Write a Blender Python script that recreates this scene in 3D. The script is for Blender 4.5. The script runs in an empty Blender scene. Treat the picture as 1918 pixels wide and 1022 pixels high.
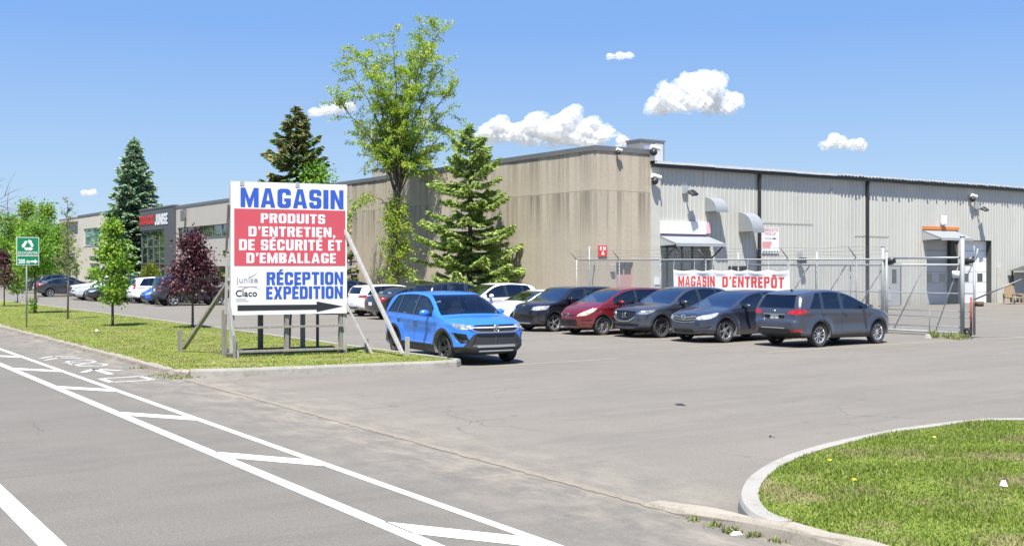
import bpy, bmesh, math, random
import numpy as np
from mathutils import Vector, Matrix
random.seed(7); np.random.seed(7)
D = bpy.data
scene = bpy.context.scene
COL = scene.collection
R_ = math.radians

# ------------------------------------------------------------------ camera, sky, sun, exposure
CAM_H = 2.4
YAW = -34.23
cam_d = D.cameras.new('camera'); cam = D.objects.new('camera', cam_d); COL.objects.link(cam)
cam.location = (0, 0, CAM_H); cam.rotation_euler = (R_(90), 0, R_(YAW))
cam_d.sensor_width = 36; cam_d.lens = 38.63; cam_d.shift_y = -0.0073
cam_d.clip_start = 0.1; cam_d.clip_end = 9000
scene.camera = cam

SUN_DIR = Vector((-0.285, -0.30, 0.91)).normalized()        # towards the sun
world = D.worlds.new('World'); scene.world = world; world.use_nodes = True
wn = world.node_tree.nodes; wl = world.node_tree.links
sky = wn.new('ShaderNodeTexSky'); sky.sky_type = 'NISHITA'; sky.sun_disc = False
sky.sun_elevation = math.asin(SUN_DIR.z); sky.sun_rotation = math.atan2(SUN_DIR.x, SUN_DIR.y)
sky.altitude = 60; sky.air_density = 1.0; sky.dust_density = 0.05; sky.ozone_density = 3.0
bg = wn['Background']; bg.inputs['Strength'].default_value = 0.10
geo = wn.new('ShaderNodeTexCoord'); sepw = wn.new('ShaderNodeSeparateXYZ'); wl.new(geo.outputs['Generated'], sepw.inputs[0])
clear = wn.new('ShaderNodeValToRGB'); wl.new(sepw.outputs['Z'], clear.inputs['Fac'])           # deep clear air of the day, by height in the sky
for _ in range(3): clear.color_ramp.elements.new(0.5)
for e, (p, c) in zip(clear.color_ramp.elements, ((0.0, (.52, .68, .86)), (.09, (.385, .58, .86)), (.21, (.225, .43, .86)), (.6, (.13, .30, .80)), (1.0, (.10, .25, .74)))): e.position = p; e.color = (*c, 1)
gain = wn.new('ShaderNodeVectorMath'); gain.operation = 'SCALE'; gain.inputs['Scale'].default_value = 4.95; wl.new(clear.outputs['Color'], gain.inputs[0])
skymix = wn.new('ShaderNodeMix'); skymix.data_type = 'RGBA'; skymix.inputs[0].default_value = 0.92
wl.new(sky.outputs['Color'], skymix.inputs[6]); wl.new(gain.outputs[0], skymix.inputs[7]); wl.new(skymix.outputs[2], bg.inputs['Color'])
sun_d = D.lights.new('sun', 'SUN'); sun_o = D.objects.new('sun', sun_d); COL.objects.link(sun_o)
sun_d.energy = 5.0; sun_d.angle = R_(0.5); sun_d.color = (1.0, 0.965, 0.90)
sun_o.rotation_euler = SUN_DIR.to_track_quat('Z', 'Y').to_euler(); sun_o.location = (0, 0, 60)
scene.cycles.transparent_max_bounces = 40
scene.view_settings.view_transform = 'Standard'; scene.view_settings.look = 'None'
scene.view_settings.exposure = 1.05; scene.view_settings.gamma = 1.0

# ------------------------------------------------------------------ measuring helpers (photo pixels -> places on known planes)
RT = np.array((0.8268, -0.5625)); FW = np.array((0.5625, 0.8268)); FPX = 2058.0; CX = 959.0; HY = 497.0
def G(px, py, z=0.0):                       # point on the level z
    d = (CAM_H - z) * FPX / (py - HY); p = d * FW + d * (px - CX) / FPX * RT
    return float(p[0]), float(p[1])
WX = 32.82; WY = 41.17                      # the two outer faces of the warehouse
def FA(px, py, x=WX):                       # face towards the street: (y, z)
    k = (px - CX) / FPX; v = FW + k * RT; d = x / v[0]
    return float(d * v[1]), float(CAM_H + (HY - py) * d / FPX)
def FB(px, py, y=WY):                       # face towards the yard: (x, z)
    k = (px - CX) / FPX; v = FW + k * RT; d = y / v[1]
    return float(d * v[0]), float(CAM_H + (HY - py) * d / FPX)

# ------------------------------------------------------------------ object helpers
def tag(o, label=None, cat=None, group=None, kind=None):
    if label: o['label'] = label
    if cat: o['category'] = cat
    if group: o['group'] = group
    if kind: o['kind'] = kind
    return o
def empty(name, loc=(0, 0, 0), rz=0.0, parent=None):
    o = D.objects.new(name, None); COL.objects.link(o); o.location = loc; o.rotation_euler = (0, 0, rz)
    o.empty_display_size = 0.3
    if parent: o.parent = parent
    return o
def copy_tree(o, parent=None):
    c = o.copy(); COL.objects.link(c)
    if parent: c.parent = parent
    for ch in o.children: copy_tree(ch, c)
    return c
class MB:
    """collects shapes, links them as one mesh object"""
    def __init__(s): s.v = []; s.f = []; s.m = []
    def _add(s, vs, fs, mi=0):
        b = len(s.v); s.v += [tuple(map(float, p)) for p in vs]
        s.f += [tuple(b + i for i in f) for f in fs]; s.m += [mi] * len(fs); return s
    def quad(s, a, b, c, d, mi=0): return s._add([a, b, c, d], [(0, 1, 2, 3)], mi)
    def box(s, x0, x1, y0, y1, z0, z1, mi=0):
        vs = [(x0,y0,z0),(x1,y0,z0),(x1,y1,z0),(x0,y1,z0),(x0,y0,z1),(x1,y0,z1),(x1,y1,z1),(x0,y1,z1)]
        return s._add(vs, [(3,2,1,0),(4,5,6,7),(0,1,5,4),(1,2,6,5),(2,3,7,6),(3,0,4,7)], mi)
    def cbox(s, x0, x1, y0, y1, z0, z1, c=0.02, mi=0):           # box with chamfered vertical and top edges
        bm = bmesh.new(); bmesh.ops.create_cube(bm, size=1.0)
        for v in bm.verts:
            v.co = Vector(((x0+x1)/2 + v.co.x*(x1-x0), (y0+y1)/2 + v.co.y*(y1-y0), (z0+z1)/2 + v.co.z*(z1-z0)))
        bmesh.ops.bevel(bm, geom=bm.edges[:], offset=c, segments=2, affect='EDGES', profile=0.6)
        return s.addbm(bm, mi)
    def addbm(s, bm, mi=0, M=None):
        bm.verts.index_update()
        vs = [(M @ v.co if M else v.co)[:] for v in bm.verts]; fs = [[v.index for v in f.verts] for f in bm.faces]
        bm.free(); return s._add(vs, fs, mi)
    def beam(s, a, b, w, h, up=(0, 0, 1), mi=0):                  # rectangular bar from a to b
        a = Vector(a); b = Vector(b); d = (b - a).normalized(); u = Vector(up)
        if abs(d.dot(u)) > 0.98: u = Vector((0, 1, 0))
        x = d.cross(u).normalized() * (w / 2); y = x.cross(d).normalized() * (h / 2)
        vs = [a-x-y, a+x-y, a+x+y, a-x+y, b-x-y, b+x-y, b+x+y, b-x+y]
        return s._add(vs, [(3,2,1,0),(4,5,6,7),(0,1,5,4),(1,2,6,5),(2,3,7,6),(3,0,4,7)], mi)
    def tube(s, pts, rad, n=8, mi=0, caps=True):
        pts = [Vector(p) for p in pts]; k = len(pts)
        rad = [rad] * k if isinstance(rad, (int, float)) else list(rad)
        b = len(s.v); ref = None
        for i in range(k):
            d = (pts[min(i+1, k-1)] - pts[max(i-1, 0)]).normalized()
            if ref is None:
                ref = d.cross(Vector((0.3, 0.9, 0.1)) if abs(d.z) > 0.9 else Vector((0, 0, 1))).normalized()
            else:
                ref = (ref - d * ref.dot(d)).normalized()
            y = d.cross(ref)
            for j in range(n):
                t = 2 * math.pi * j / n; s.v.append(tuple(pts[i] + (ref * math.cos(t) + y * math.sin(t)) * rad[i]))
        for i in range(k - 1):
            for j in range(n):
                s.f.append((b+i*n+j, b+i*n+(j+1) % n, b+(i+1)*n+(j+1) % n, b+(i+1)*n+j)); s.m.append(mi)
        if caps:
            s.f.append(tuple(b + j for j in reversed(range(n)))); s.m.append(mi)
            s.f.append(tuple(b + (k-1)*n + j for j in range(n))); s.m.append(mi)
        return s
    def cyl(s, a, b, r, n=12, mi=0): return s.tube([a, b], r, n, mi)
    def prism(s, poly, fn, t0, t1, mi=0):                          # polygon (u,v) -> fn(u,v,t), between t0 and t1
        n = len(poly); vs = [fn(u, v, t0) for u, v in poly] + [fn(u, v, t1) for u, v in poly]
        fs = [tuple(range(n)), tuple(reversed(range(n, 2*n)))] + [(i, n+i, n+(i+1) % n, (i+1) % n) for i in range(n)]
        return s._add(vs, fs, mi)
    def lathe(s, prof, fn, n=32, mi=0, closed=False):              # profile (r, h) turned; fn(x, y, h)
        k = len(prof); b = len(s.v)
        for j in range(n):
            t = 2*math.pi*j/n
            for r, h in prof: s.v.append(tuple(map(float, fn(r*math.cos(t), r*math.sin(t), h))))
        for j in range(n):
            for i in range(k if closed else k-1):
                i2 = (i+1) % k; s.f.append((b+j*k+i, b+((j+1) % n)*k+i, b+((j+1) % n)*k+i2, b+j*k+i2)); s.m.append(mi)
        return s
    def build(s, name, mats, parent=None, smooth=False, loc=None, fixn=False):
        me = D.meshes.new(name); me.from_pydata(s.v, [], s.f)
        for m in (mats if isinstance(mats, (list, tuple)) else [mats]): me.materials.append(m)
        me.polygons.foreach_set('material_index', s.m)
        if fixn:
            bm = bmesh.new(); bm.from_mesh(me); bmesh.ops.recalc_face_normals(bm, faces=bm.faces[:]); bm.to_mesh(me); bm.free()
        if smooth is True: me.polygons.foreach_set('use_smooth', [True] * len(s.f))
        elif smooth:
            me.polygons.foreach_set('use_smooth', [True] * len(s.f)); me.set_sharp_from_angle(angle=R_(smooth))
        me.update()
        o = D.objects.new(name, me); COL.objects.link(o)
        if loc is not None: o.location = loc
        if parent: o.parent = parent
        return o
def fix(o):                                                        # outward normals
    bm = bmesh.new(); bm.from_mesh(o.data); bmesh.ops.recalc_face_normals(bm, faces=bm.faces[:]); bm.to_mesh(o.data); bm.free(); return o
def np_obj(name, V, F, mats, parent=None, smooth=False, normals=None, mi=None):
    me = D.meshes.new(name); V = np.asarray(V, np.float32); F = np.asarray(F, np.int32); k = F.shape[1]
    me.vertices.add(len(V)); me.vertices.foreach_set('co', V.ravel())
    me.loops.add(F.size); me.loops.foreach_set('vertex_index', F.ravel())
    me.polygons.add(len(F)); me.polygons.foreach_set('loop_start', np.arange(0, F.size, k, dtype=np.int32))
    me.polygons.foreach_set('loop_total', np.full(len(F), k, np.int32))
    for m in (mats if isinstance(mats, (list, tuple)) else [mats]): me.materials.append(m)
    if mi is not None: me.polygons.foreach_set('material_index', np.asarray(mi, np.int32))
    me.update(calc_edges=True)
    if smooth: me.polygons.foreach_set('use_smooth', np.ones(len(F), bool))
    if normals is not None: me.normals_split_custom_set_from_vertices(np.asarray(normals, np.float32).tolist())
    o = D.objects.new(name, me); COL.objects.link(o)
    if parent: o.parent = parent
    return o
_tx = {}
def text_polys(body, bold=0.0, shear=0.0):
    """flat letters as (verts, faces) scaled into the unit box"""
    key = (body, bold, shear)
    if key not in _tx:
        cu = D.curves.new('letters', 'FONT'); cu.body = body; cu.size = 1; cu.offset = bold; cu.shear = shear; cu.resolution_u = 4
        cu.fill_mode = 'FRONT'; cu.space_character = 1.0 + bold * 1.4
        ob = D.objects.new('letters', cu); COL.objects.link(ob)
        dg = bpy.context.evaluated_depsgraph_get(); ev = ob.evaluated_get(dg); me = ev.to_mesh()
        V = [tuple(v.co) for v in me.vertices]; F = [tuple(p.vertices) for p in me.polygons]; ev.to_mesh_clear()
        D.objects.remove(ob); D.curves.remove(cu)
        xs = [v[0] for v in V]; ys = [v[1] for v in V]; x0, x1, y0, y1 = min(xs), max(xs), min(ys), max(ys)
        _tx[key] = ([((a-x0)/(x1-x0), (b-y0)/(y1-y0)) for a, b, c in V], F)
    return _tx[key]
def add_text(mb, body, fn, u0, u1, v0, v1, t, bold=0.0, mi=0, shear=0.0):
    """letters fitted into u0..u1 x v0..v1, placed with fn(u, v, t)"""
    V, F = text_polys(body, bold, shear)
    mb._add([fn(u0 + a*(u1-u0), v0 + b*(v1-v0), t) for a, b in V], F, mi); return mb

# heavy poster capitals drawn as flat pieces in a 1 x 1 cell: (width / height, [polygons])
def _rc(x0, y0, x1, y1, r, corners='abcd', n=5):
    """contour anticlockwise from the right end of the top edge; corners a top-left, b bottom-left, c bottom-right, d top-right"""
    P = []
    for key, cx, cy, a0 in (('a', x0, y1, 90), ('b', x0, y0, 180), ('c', x1, y0, 270), ('d', x1, y1, 0)):
        rx, ry = (r if key in corners else (0, 0)); mx = cx+rx if key in 'ab' else cx-rx; my = cy+ry if key in 'bc' else cy-ry
        P += [(mx+rx*math.cos(math.radians(a0+90*k/n)), my+ry*math.sin(math.radians(a0+90*k/n))) for k in range(n+1)]
    return P
def _strip(o, i): return [[o[k], i[k], i[k+1], o[k+1]] for k in range(len(o)-1)]
def _glyphs():
    sx, sy = .37, .19; R = (.30, .20); r = (.10, .09); g = {}
    O = _rc(0, 0, 1, 1, R); I = _rc(sx, sy, 1-sx, 1-sy, r); q = lambda x0, y0, x1, y1: [(x0, y0), (x1, y0), (x1, y1), (x0, y1)]
    g['O'] = (.58, _strip(O+O[:1], I+I[:1]))
    n = 6
    def openright(yt, yb): oo = [(1, yt)]+O[18:24]+O[0:18]+[(1, yb)]; ii = [(1-sx, yt)]+I[18:24]+I[0:18]+[(1-sx, yb)]; return _strip(oo, ii)
    g['C'] = (.56, openright(.62, .38)); g['G'] = (.60, openright(.68, .50)+[q(.50, .34, 1-sx, .50)])
    oo = [(1, 1)]+O[18:18]; g['U'] = (.58, _strip([(0, 1)]+O[6:18]+[(1, 1)], [(sx, 1)]+I[6:18]+[(1-sx, 1)]))
    Od = _rc(0, 0, 1, 1, R, 'cd'); Id = _rc(sx, sy, 1-sx, 1-sy, r, 'cd'); g['D'] = (.58, _strip(Od+Od[:1], Id+Id[:1]))
    def bowl(y0, y1): o = _rc(sx, y0, 1, y1, (.28, .17), 'cd'); i2 = _rc(sx, y0+sy*.9, 1-sx, y1-sy*.9, (.09, .07), 'cd'); return _strip([(sx, y0)]+o[12:24]+[(sx, y1)], [(sx, y0+sy*.9)]+i2[12:24]+[(sx, y1-sy*.9)])
    stem = q(0, 0, sx, 1); g['P'] = (.55, [stem]+bowl(.40, 1)); g['B'] = (.58, [stem]+bowl(.50, 1)+bowl(0, .50))
    g['R'] = (.58, [stem]+bowl(.44, 1)+[[(.50, .44), (.62, 0), (1, 0), (.84, .44)]])
    u = _rc(0, .5-sy*.5, 1, 1, (.28, .17)); ui = _rc(sx, .5+sy*.5, 1-sx, 1-sy*.95, (.08, .06)); l = _rc(0, 0, 1, .5+sy*.5, (.28, .17)); li = _rc(sx, sy*.95, 1-sx, .5-sy*.5, (.08, .06))
    g['S'] = (.55, _strip([(1, .68)]+u[18:24]+u[0:12]+[(.5, .5-sy*.5)], [(1-sx, .68)]+ui[18:24]+ui[0:12]+[(.5, .5+sy*.5)]) + _strip([(0, .32)]+l[6:18][0:0]+l[6:24]+[(.5, .5+sy*.5)], [(sx, .32)]+li[6:24]+[(.5, .5-sy*.5)]))
    g['E'] = (.46, [q(0, 0, .46, 1), q(.46, 0, 1, sy), q(.46, 1-sy, 1, 1), q(.46, .5-sy*.48, .93, .5+sy*.48)]); g['L'] = (.44, [q(0, 0, .48, 1), q(.48, 0, 1, sy)])
    g['T'] = (.52, [q(0, 1-sy, 1, 1), q(.295, 0, .705, 1-sy)]); g['I'] = (.235, [q(0, 0, 1, 1)])
    J = _rc(0, 0, 1, 1, R); K = _rc(sx, sy, 1-sx, 1-sy, r); g['J'] = (.50, _strip([(0, .34)]+J[6:18]+[(1, 1)], [(sx, .34)]+K[6:18]+[(1-sx, 1)]))
    g['N'] = (.60, [q(0, 0, .33, 1), q(.67, 0, 1, 1), [(.33, 1), (.33, .56), (.67, 0), (.67, .44)]])
    g['M'] = (.78, [q(0, 0, .26, 1), q(.74, 0, 1, 1), [(.26, 1), (.26, .56), (.42, 0), (.5, 0), (.5, .42)], [(.74, 1), (.5, .42), (.5, 0), (.58, 0), (.74, .56)]])
    g['A'] = (.64, [[(0, 0), (.31, 0), (.5, .80), (.5, 1), (.31, 1)], [(1, 0), (.69, 1), (.5, 1), (.5, .80), (.69, 0)], [(.352, .18), (.648, .18), (.608, .35), (.392, .35)]])
    g['X'] = (.60, [[(0, 0), (.36, 0), (.5, .30), (.34, .5), (.30, .5)], [(.64, 0), (1, 0), (.70, .5), (.66, .5), (.5, .30)], [(0, 1), (.30, .5), (.34, .5), (.5, .70), (.36, 1)], [(1, 1), (.64, 1), (.5, .70), (.66, .5), (.70, .5)], [(.34, .5), (.5, .30), (.66, .5), (.5, .70)]])
    g["\u2019"] = (.20, [[(.05, .66), (.55, .66), (1, .82), (1, 1), (.1, 1), (.1, .80), (.45, .80)]]); g[','] = (.20, [[(.05, -.16), (.55, -.16), (1, .02), (1, .20), (.1, .20), (.1, 0), (.45, 0)]])
    g['\u00c9'] = (.46, g['E'][1]+[[(.30, 1.05), (.62, 1.05), (1.0, 1.22), (.52, 1.22)]]); g['\u00d4'] = (.58, g['O'][1]+[[(.12, 1.05), (.34, 1.05), (.5, 1.12), (.5, 1.24), (.38, 1.24)], [(.88, 1.05), (.62, 1.24), (.5, 1.24), (.5, 1.12), (.66, 1.05)]])
    return g
GLYPH = _glyphs()
def add_caps(mb, body, fn, u0, u1, v0, v1, t, mi=0, gap=.075, space=.26):
    """poster capitals with their baseline at v0 and cap height at v1, spread over u0..u1"""
    ws = [space if c == ' ' else GLYPH[c][0] for c in body]; total = sum(ws)+gap*(len(body)-1); x = 0.0; k = (u1-u0)/total
    for c, w in zip(body, ws):
        if c != ' ':
            for poly in GLYPH[c][1]: mb._add([fn(u0+(x+px*w)*k, v0+py*(v1-v0), t) for px, py in poly], [tuple(range(len(poly)))], mi)
        x += w+gap
    return mb

# ------------------------------------------------------------------ materials
def new_mat(name):
    m = D.materials.new(name); m.use_nodes = True; nt = m.node_tree
    return m, nt, nt.nodes['Principled BSDF'], nt.nodes['Material Output']
def mixc(nt, fac, a, b, mode='MIX'):
    n = nt.nodes.new('ShaderNodeMix'); n.data_type = 'RGBA'; n.blend_type = mode
    for sock, val in ((n.inputs[0], fac), (n.inputs[6], a), (n.inputs[7], b)):
        if hasattr(val, 'node'): nt.links.new(val, sock)
        elif isinstance(val, (int, float)): sock.default_value = val if sock.type == 'VALUE' else (val, val, val, 1)
        else: sock.default_value = (*val, 1)
    return n.outputs[2]
def math_(nt, op, a, b=None, c=None):
    n = nt.nodes.new('ShaderNodeMath'); n.operation = op
    for i, val in enumerate((a, b, c)):
        if val is None: continue
        if hasattr(val, 'node'): nt.links.new(val, n.inputs[i])
        else: n.inputs[i].default_value = val
    return n.outputs[0]
def coords(nt, kind='Position', scale=(1, 1, 1), rot=(0, 0, 0)):
    if kind == 'Position': src = nt.nodes.new('ShaderNodeNewGeometry').outputs['Position']
    else: src = nt.nodes.new('ShaderNodeTexCoord').outputs[kind]
    mp = nt.nodes.new('ShaderNodeMapping'); mp.inputs['Scale'].default_value = scale; mp.inputs['Rotation'].default_value = rot
    nt.links.new(src, mp.inputs['Vector']); return mp.outputs['Vector']
def noise(nt, vec, scale=5, detail=4, rough=0.55, dist=0.0):
    n = nt.nodes.new('ShaderNodeTexNoise'); n.inputs['Scale'].default_value = scale; n.inputs['Detail'].default_value = detail
    n.inputs['Roughness'].default_value = rough; n.inputs['Distortion'].default_value = dist
    nt.links.new(vec, n.inputs['Vector']); return n.outputs['Fac']
def ramp(nt, fac, stops):
    n = nt.nodes.new('ShaderNodeValToRGB'); el = n.color_ramp.elements
    while len(el) < len(stops): el.new(0.5)
    for e, (p, c) in zip(el, stops): e.position = p; e.color = (c, c, c, 1) if isinstance(c, (int, float)) else (*c, 1)
    nt.links.new(fac, n.inputs['Fac']); return n.outputs['Color']
def bump(nt, bsdf, height, strength=0.3, dist=0.02):
    n = nt.nodes.new('ShaderNodeBump'); n.inputs['Strength'].default_value = strength; n.inputs['Distance'].default_value = dist
    nt.links.new(height, n.inputs['Height']); nt.links.new(n.outputs['Normal'], bsdf.inputs['Normal'])
def simple(name, col, rough=0.6, metal=0.0, var=0.12, scale=3.0, fine=0.0, coord='Object', coat=0.0, spec=0.5):
    """plain surface with soft blotches and optional fine grain"""
    m, nt, b, o = new_mat(name); v = coords(nt, coord)
    c = mixc(nt, noise(nt, v, scale, 5), [x*(1-var) for x in col], [min(1, x*(1+var)) for x in col])
    if fine:
        c = mixc(nt, noise(nt, v, 90, 2), mixc(nt, 1.0, c, (1-fine,)*3, 'MULTIPLY'), c)
    nt.links.new(c, b.inputs['Base Color']); b.inputs['Roughness'].default_value = rough; b.inputs['Metallic'].default_value = metal
    b.inputs['Coat Weight'].default_value = coat; b.inputs['Specular IOR Level'].default_value = spec
    return m
# ------------------------------------------------------------------ setting materials
def asphalt_mat(name, base, warm, tracks_rot):
    m, nt, b, o = new_mat(name); p = coords(nt)
    big = noise(nt, p, 0.16, 4, 0.6); mid = noise(nt, p, 1.1, 5, 0.65); fine = noise(nt, p, 55, 3, 0.7); grit = noise(nt, p, 160, 2, 0.6)
    st = noise(nt, coords(nt, scale=(0.09, 1.5, 1), rot=(0, 0, tracks_rot)), 1.0, 5, 0.6, 0.6)
    c = mixc(nt, ramp(nt, big, [(0.3, 0.0), (0.7, 1.0)]), [x*0.94 for x in base], warm)
    c = mixc(nt, ramp(nt, mid, [(0.35, 0.0), (0.75, 0.5)]), c, [x*1.10 for x in warm])
    c = mixc(nt, ramp(nt, st, [(0.46, 0.0), (0.62, 0.28)]), c, [x*0.80 for x in base])
    c = mixc(nt, ramp(nt, fine, [(0.38, 0.75), (0.56, 0.0)]), c, [x*0.58 for x in base])
    c = mixc(nt, ramp(nt, grit, [(0.55, 0.0), (0.70, 0.6)]), c, [min(1, x*1.7) for x in warm])
    spk = noise(nt, p, 26, 2, 0.6); c = mixc(nt, ramp(nt, spk, [(0.30, 0.55), (0.42, 0.0)]), c, [x*0.62 for x in base]); c = mixc(nt, ramp(nt, spk, [(0.60, 0.0), (0.74, 0.5)]), c, [x*1.45 for x in warm])
    sx_ = nt.nodes.new('ShaderNodeSeparateXYZ'); nt.links.new(p, sx_.inputs[0])       # sand washed against the lowered kerb
    near = math_(nt, 'SUBTRACT', 1.0, math_(nt, 'MINIMUM', math_(nt, 'DIVIDE', math_(nt, 'ABSOLUTE', math_(nt, 'SUBTRACT', sx_.outputs['X'], 7.2)), 2.0), 1.0))
    c = mixc(nt, math_(nt, 'MULTIPLY', near, ramp(nt, noise(nt, coords(nt, scale=(1.6, .7, 1)), 1.6, 7, 0.72), [(0.42, 0.0), (0.66, 1.0)])), c, (0.255, 0.225, 0.178))
    wv0 = nt.nodes.new('ShaderNodeTexNoise'); wv0.inputs['Scale'].default_value = 0.35; wv0.inputs['Detail'].default_value = 8; wv0.inputs['Roughness'].default_value = 0.68; nt.links.new(coords(nt, scale=(.35, 1.6, 1), rot=(0, 0, tracks_rot+0.35)), wv0.inputs['Vector'])
    c = mixc(nt, ramp(nt, wv0.outputs['Fac'], [(0.50, 0.0), (0.56, 0.30), (0.60, 0.0)]), c, [x*0.70 for x in base])      # tyre sweeps
    spots = noise(nt, p, 2.3, 2, 0.5); c = mixc(nt, ramp(nt, spots, [(0.70, 0.0), (0.78, 0.55)]), c, [x*0.55 for x in base])   # oil spots
    # cracks: thin edges of large warped cells, broken up by noise
    wv = nt.nodes.new('ShaderNodeVectorMath'); wv.operation = 'ADD'
    nz = nt.nodes.new('ShaderNodeTexNoise'); nz.inputs['Scale'].default_value = 0.9; nz.inputs['Detail'].default_value = 6
    nt.links.new(p, nz.inputs['Vector']); nt.links.new(p, wv.inputs[0]); nt.links.new(nz.outputs['Color'], wv.inputs[1])
    vo = nt.nodes.new('ShaderNodeTexVoronoi'); vo.feature = 'DISTANCE_TO_EDGE'; vo.inputs['Scale'].default_value = 0.22
    nt.links.new(wv.outputs[0], vo.inputs['Vector'])
    cr = math_(nt, 'MULTIPLY', ramp(nt, vo.outputs['Distance'], [(0.0, 0.75), (0.0028, 0.0)]), ramp(nt, big, [(0.48, 0.0), (0.58, 0.8)]))
    c = mixc(nt, cr, c, [x*0.35 for x in base])
    nt.links.new(c, b.inputs['Base Color']); b.inputs['Roughness'].default_value = 0.88; b.inputs['Specular IOR Level'].default_value = 0.3
    bump(nt, b, fine, 0.35, 0.004); return m
M_ROAD = asphalt_mat('road_asphalt', (0.150, 0.140, 0.121), (0.170, 0.156, 0.132), R_(90))
M_LOT = asphalt_mat('lot_asphalt', (0.174, 0.160, 0.136), (0.198, 0.180, 0.150), R_(15))
def concrete_mat(name, base, stain=0.5, scale=1.0):
    m, nt, b, o = new_mat(name); p = coords(nt)
    c = mixc(nt, noise(nt, p, 1.3*scale, 6, 0.65), [x*0.8 for x in base], [x*1.12 for x in base])
    c = mixc(nt, ramp(nt, noise(nt, p, 5*scale, 6, 0.7), [(0.5, 0.0), (0.72, stain)]), c, (base[0]*0.5, base[1]*0.46, base[2]*0.40))
    c = mixc(nt, ramp(nt, noise(nt, p, 70, 2), [(0.4, 0.35), (0.55, 0.0)]), c, [x*0.6 for x in base])
    nt.links.new(c, b.inputs['Base Color']); b.inputs['Roughness'].default_value = 0.9; b.inputs['Specular IOR Level'].default_value = 0.25
    bump(nt, b, noise(nt, p, 40, 5), 0.4, 0.008); return m
M_KERB = concrete_mat('kerb_concrete', (0.33, 0.315, 0.28), 0.55)
M_OLDKERB = concrete_mat('worn_kerb_concrete', (0.33, 0.295, 0.24), 0.85, 1.6)
def paint_mat(name, col, wear):
    m, nt, b, o = new_mat(name); p = coords(nt)
    w = ramp(nt, noise(nt, p, 9, 8, 0.75), [(0.5, 0.0), (0.75, wear)])
    c = mixc(nt, w, col, (0.17, 0.16, 0.145)); c = mixc(nt, noise(nt, p, 120, 2), mixc(nt, 1.0, c, (0.86,)*3, 'MULTIPLY'), c)
    nt.links.new(c, b.inputs['Base Color']); b.inputs['Roughness'].default_value = 0.7; return m
M_LINE = paint_mat('road_paint', (0.66, 0.655, 0.635), 0.55)
M_OLDLINE = paint_mat('worn_road_paint', (0.50, 0.485, 0.45), 1.1)
M_YLINE = paint_mat('worn_yellow_paint', (0.34, 0.30, 0.19), 1.7)
def grass_ground_mat():
    m, nt, b, o = new_mat('turf'); p = coords(nt)
    c = mixc(nt, ramp(nt, noise(nt, p, 0.5, 5, 0.65), [(0.35, 0.0), (0.65, 1.0)]), (0.145, 0.205, 0.028), (0.225, 0.262, 0.055))
    c = mixc(nt, ramp(nt, noise(nt, p, 0.85, 7, 0.72), [(0.50, 0.0), (0.62, 0.9)]), c, (0.27, 0.245, 0.115))
    c = mixc(nt, ramp(nt, noise(nt, p, 26, 4, 0.7), [(0.38, 0.7), (0.55, 0.0)]), c, (0.085, 0.125, 0.022))
    nt.links.new(c, b.inputs['Base Color']); b.inputs['Roughness'].default_value = 0.95; b.inputs['Specular IOR Level'].default_value = 0.15
    bump(nt, b, noise(nt, p, 30, 4), 0.8, 0.03); return m
M_TURF = grass_ground_mat()
def blade_mat(name='grass_blades', dryness=0.0):
    m, nt, b, o = new_mat(name); g = nt.nodes.new('ShaderNodeNewGeometry')
    p = coords(nt)
    dry = ramp(nt, noise(nt, p, 0.85, 7, 0.72), [(0.50, 0.0), (0.62, 0.9)])
    c = ramp(nt, g.outputs['Random Per Island'], [(0.0, (0.115, 0.185, 0.022)), (0.5, (0.20, 0.265, 0.042)), (0.9, (0.275, 0.32, 0.075)), (1.0, (0.42, 0.37, 0.18))])
    c = mixc(nt, dry, c, (0.33, 0.285, 0.15))
    c = mixc(nt, dryness, c, (0.40, 0.37, 0.13))
    nt.links.new(c, b.inputs['Base Color']); b.inputs['Roughness'].default_value = 0.7; b.inputs['Specular IOR Level'].default_value = 0.2
    tr = nt.nodes.new('ShaderNodeBsdfTranslucent'); nt.links.new(c, tr.inputs['Color'])
    mx = nt.nodes.new('ShaderNodeMixShader'); mx.inputs[0].default_value = 0.35
    nt.links.new(b.outputs[0], mx.inputs[1]); nt.links.new(tr.outputs[0], mx.inputs[2]); nt.links.new(mx.outputs[0], o.inputs['Surface']); return m
M_BLADE = blade_mat(); M_BLADEDRY = blade_mat('dry_grass_blades', 0.42)

# ------------------------------------------------------------------ ground, road, lot, kerbs, markings
def sheet(name, polys, z, mat):
    mb = MB()
    for poly in polys: mb._add([(x, y, z) for x, y in poly], [tuple(range(len(poly)))])
    return mb.build(name, mat)
def structure(o): o['kind'] = 'structure'; return o
structure(sheet('ground', [[(-3000, -3000), (3000, -3000), (3000, 3000), (-3000, 3000)]], -0.03, simple('dry_ground', (0.15, 0.145, 0.11), 0.95, var=0.2, scale=0.02)))
structure(sheet('road', [[(-7.5, -60), (7.3, -60), (7.3, 400), (-7.5, 400)]], 0.0, M_ROAD))
structure(sheet('parking_lot', [[(7.3, -60), (120, -60), (120, 210), (7.3, 210)]], 0.0, M_LOT))

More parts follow.
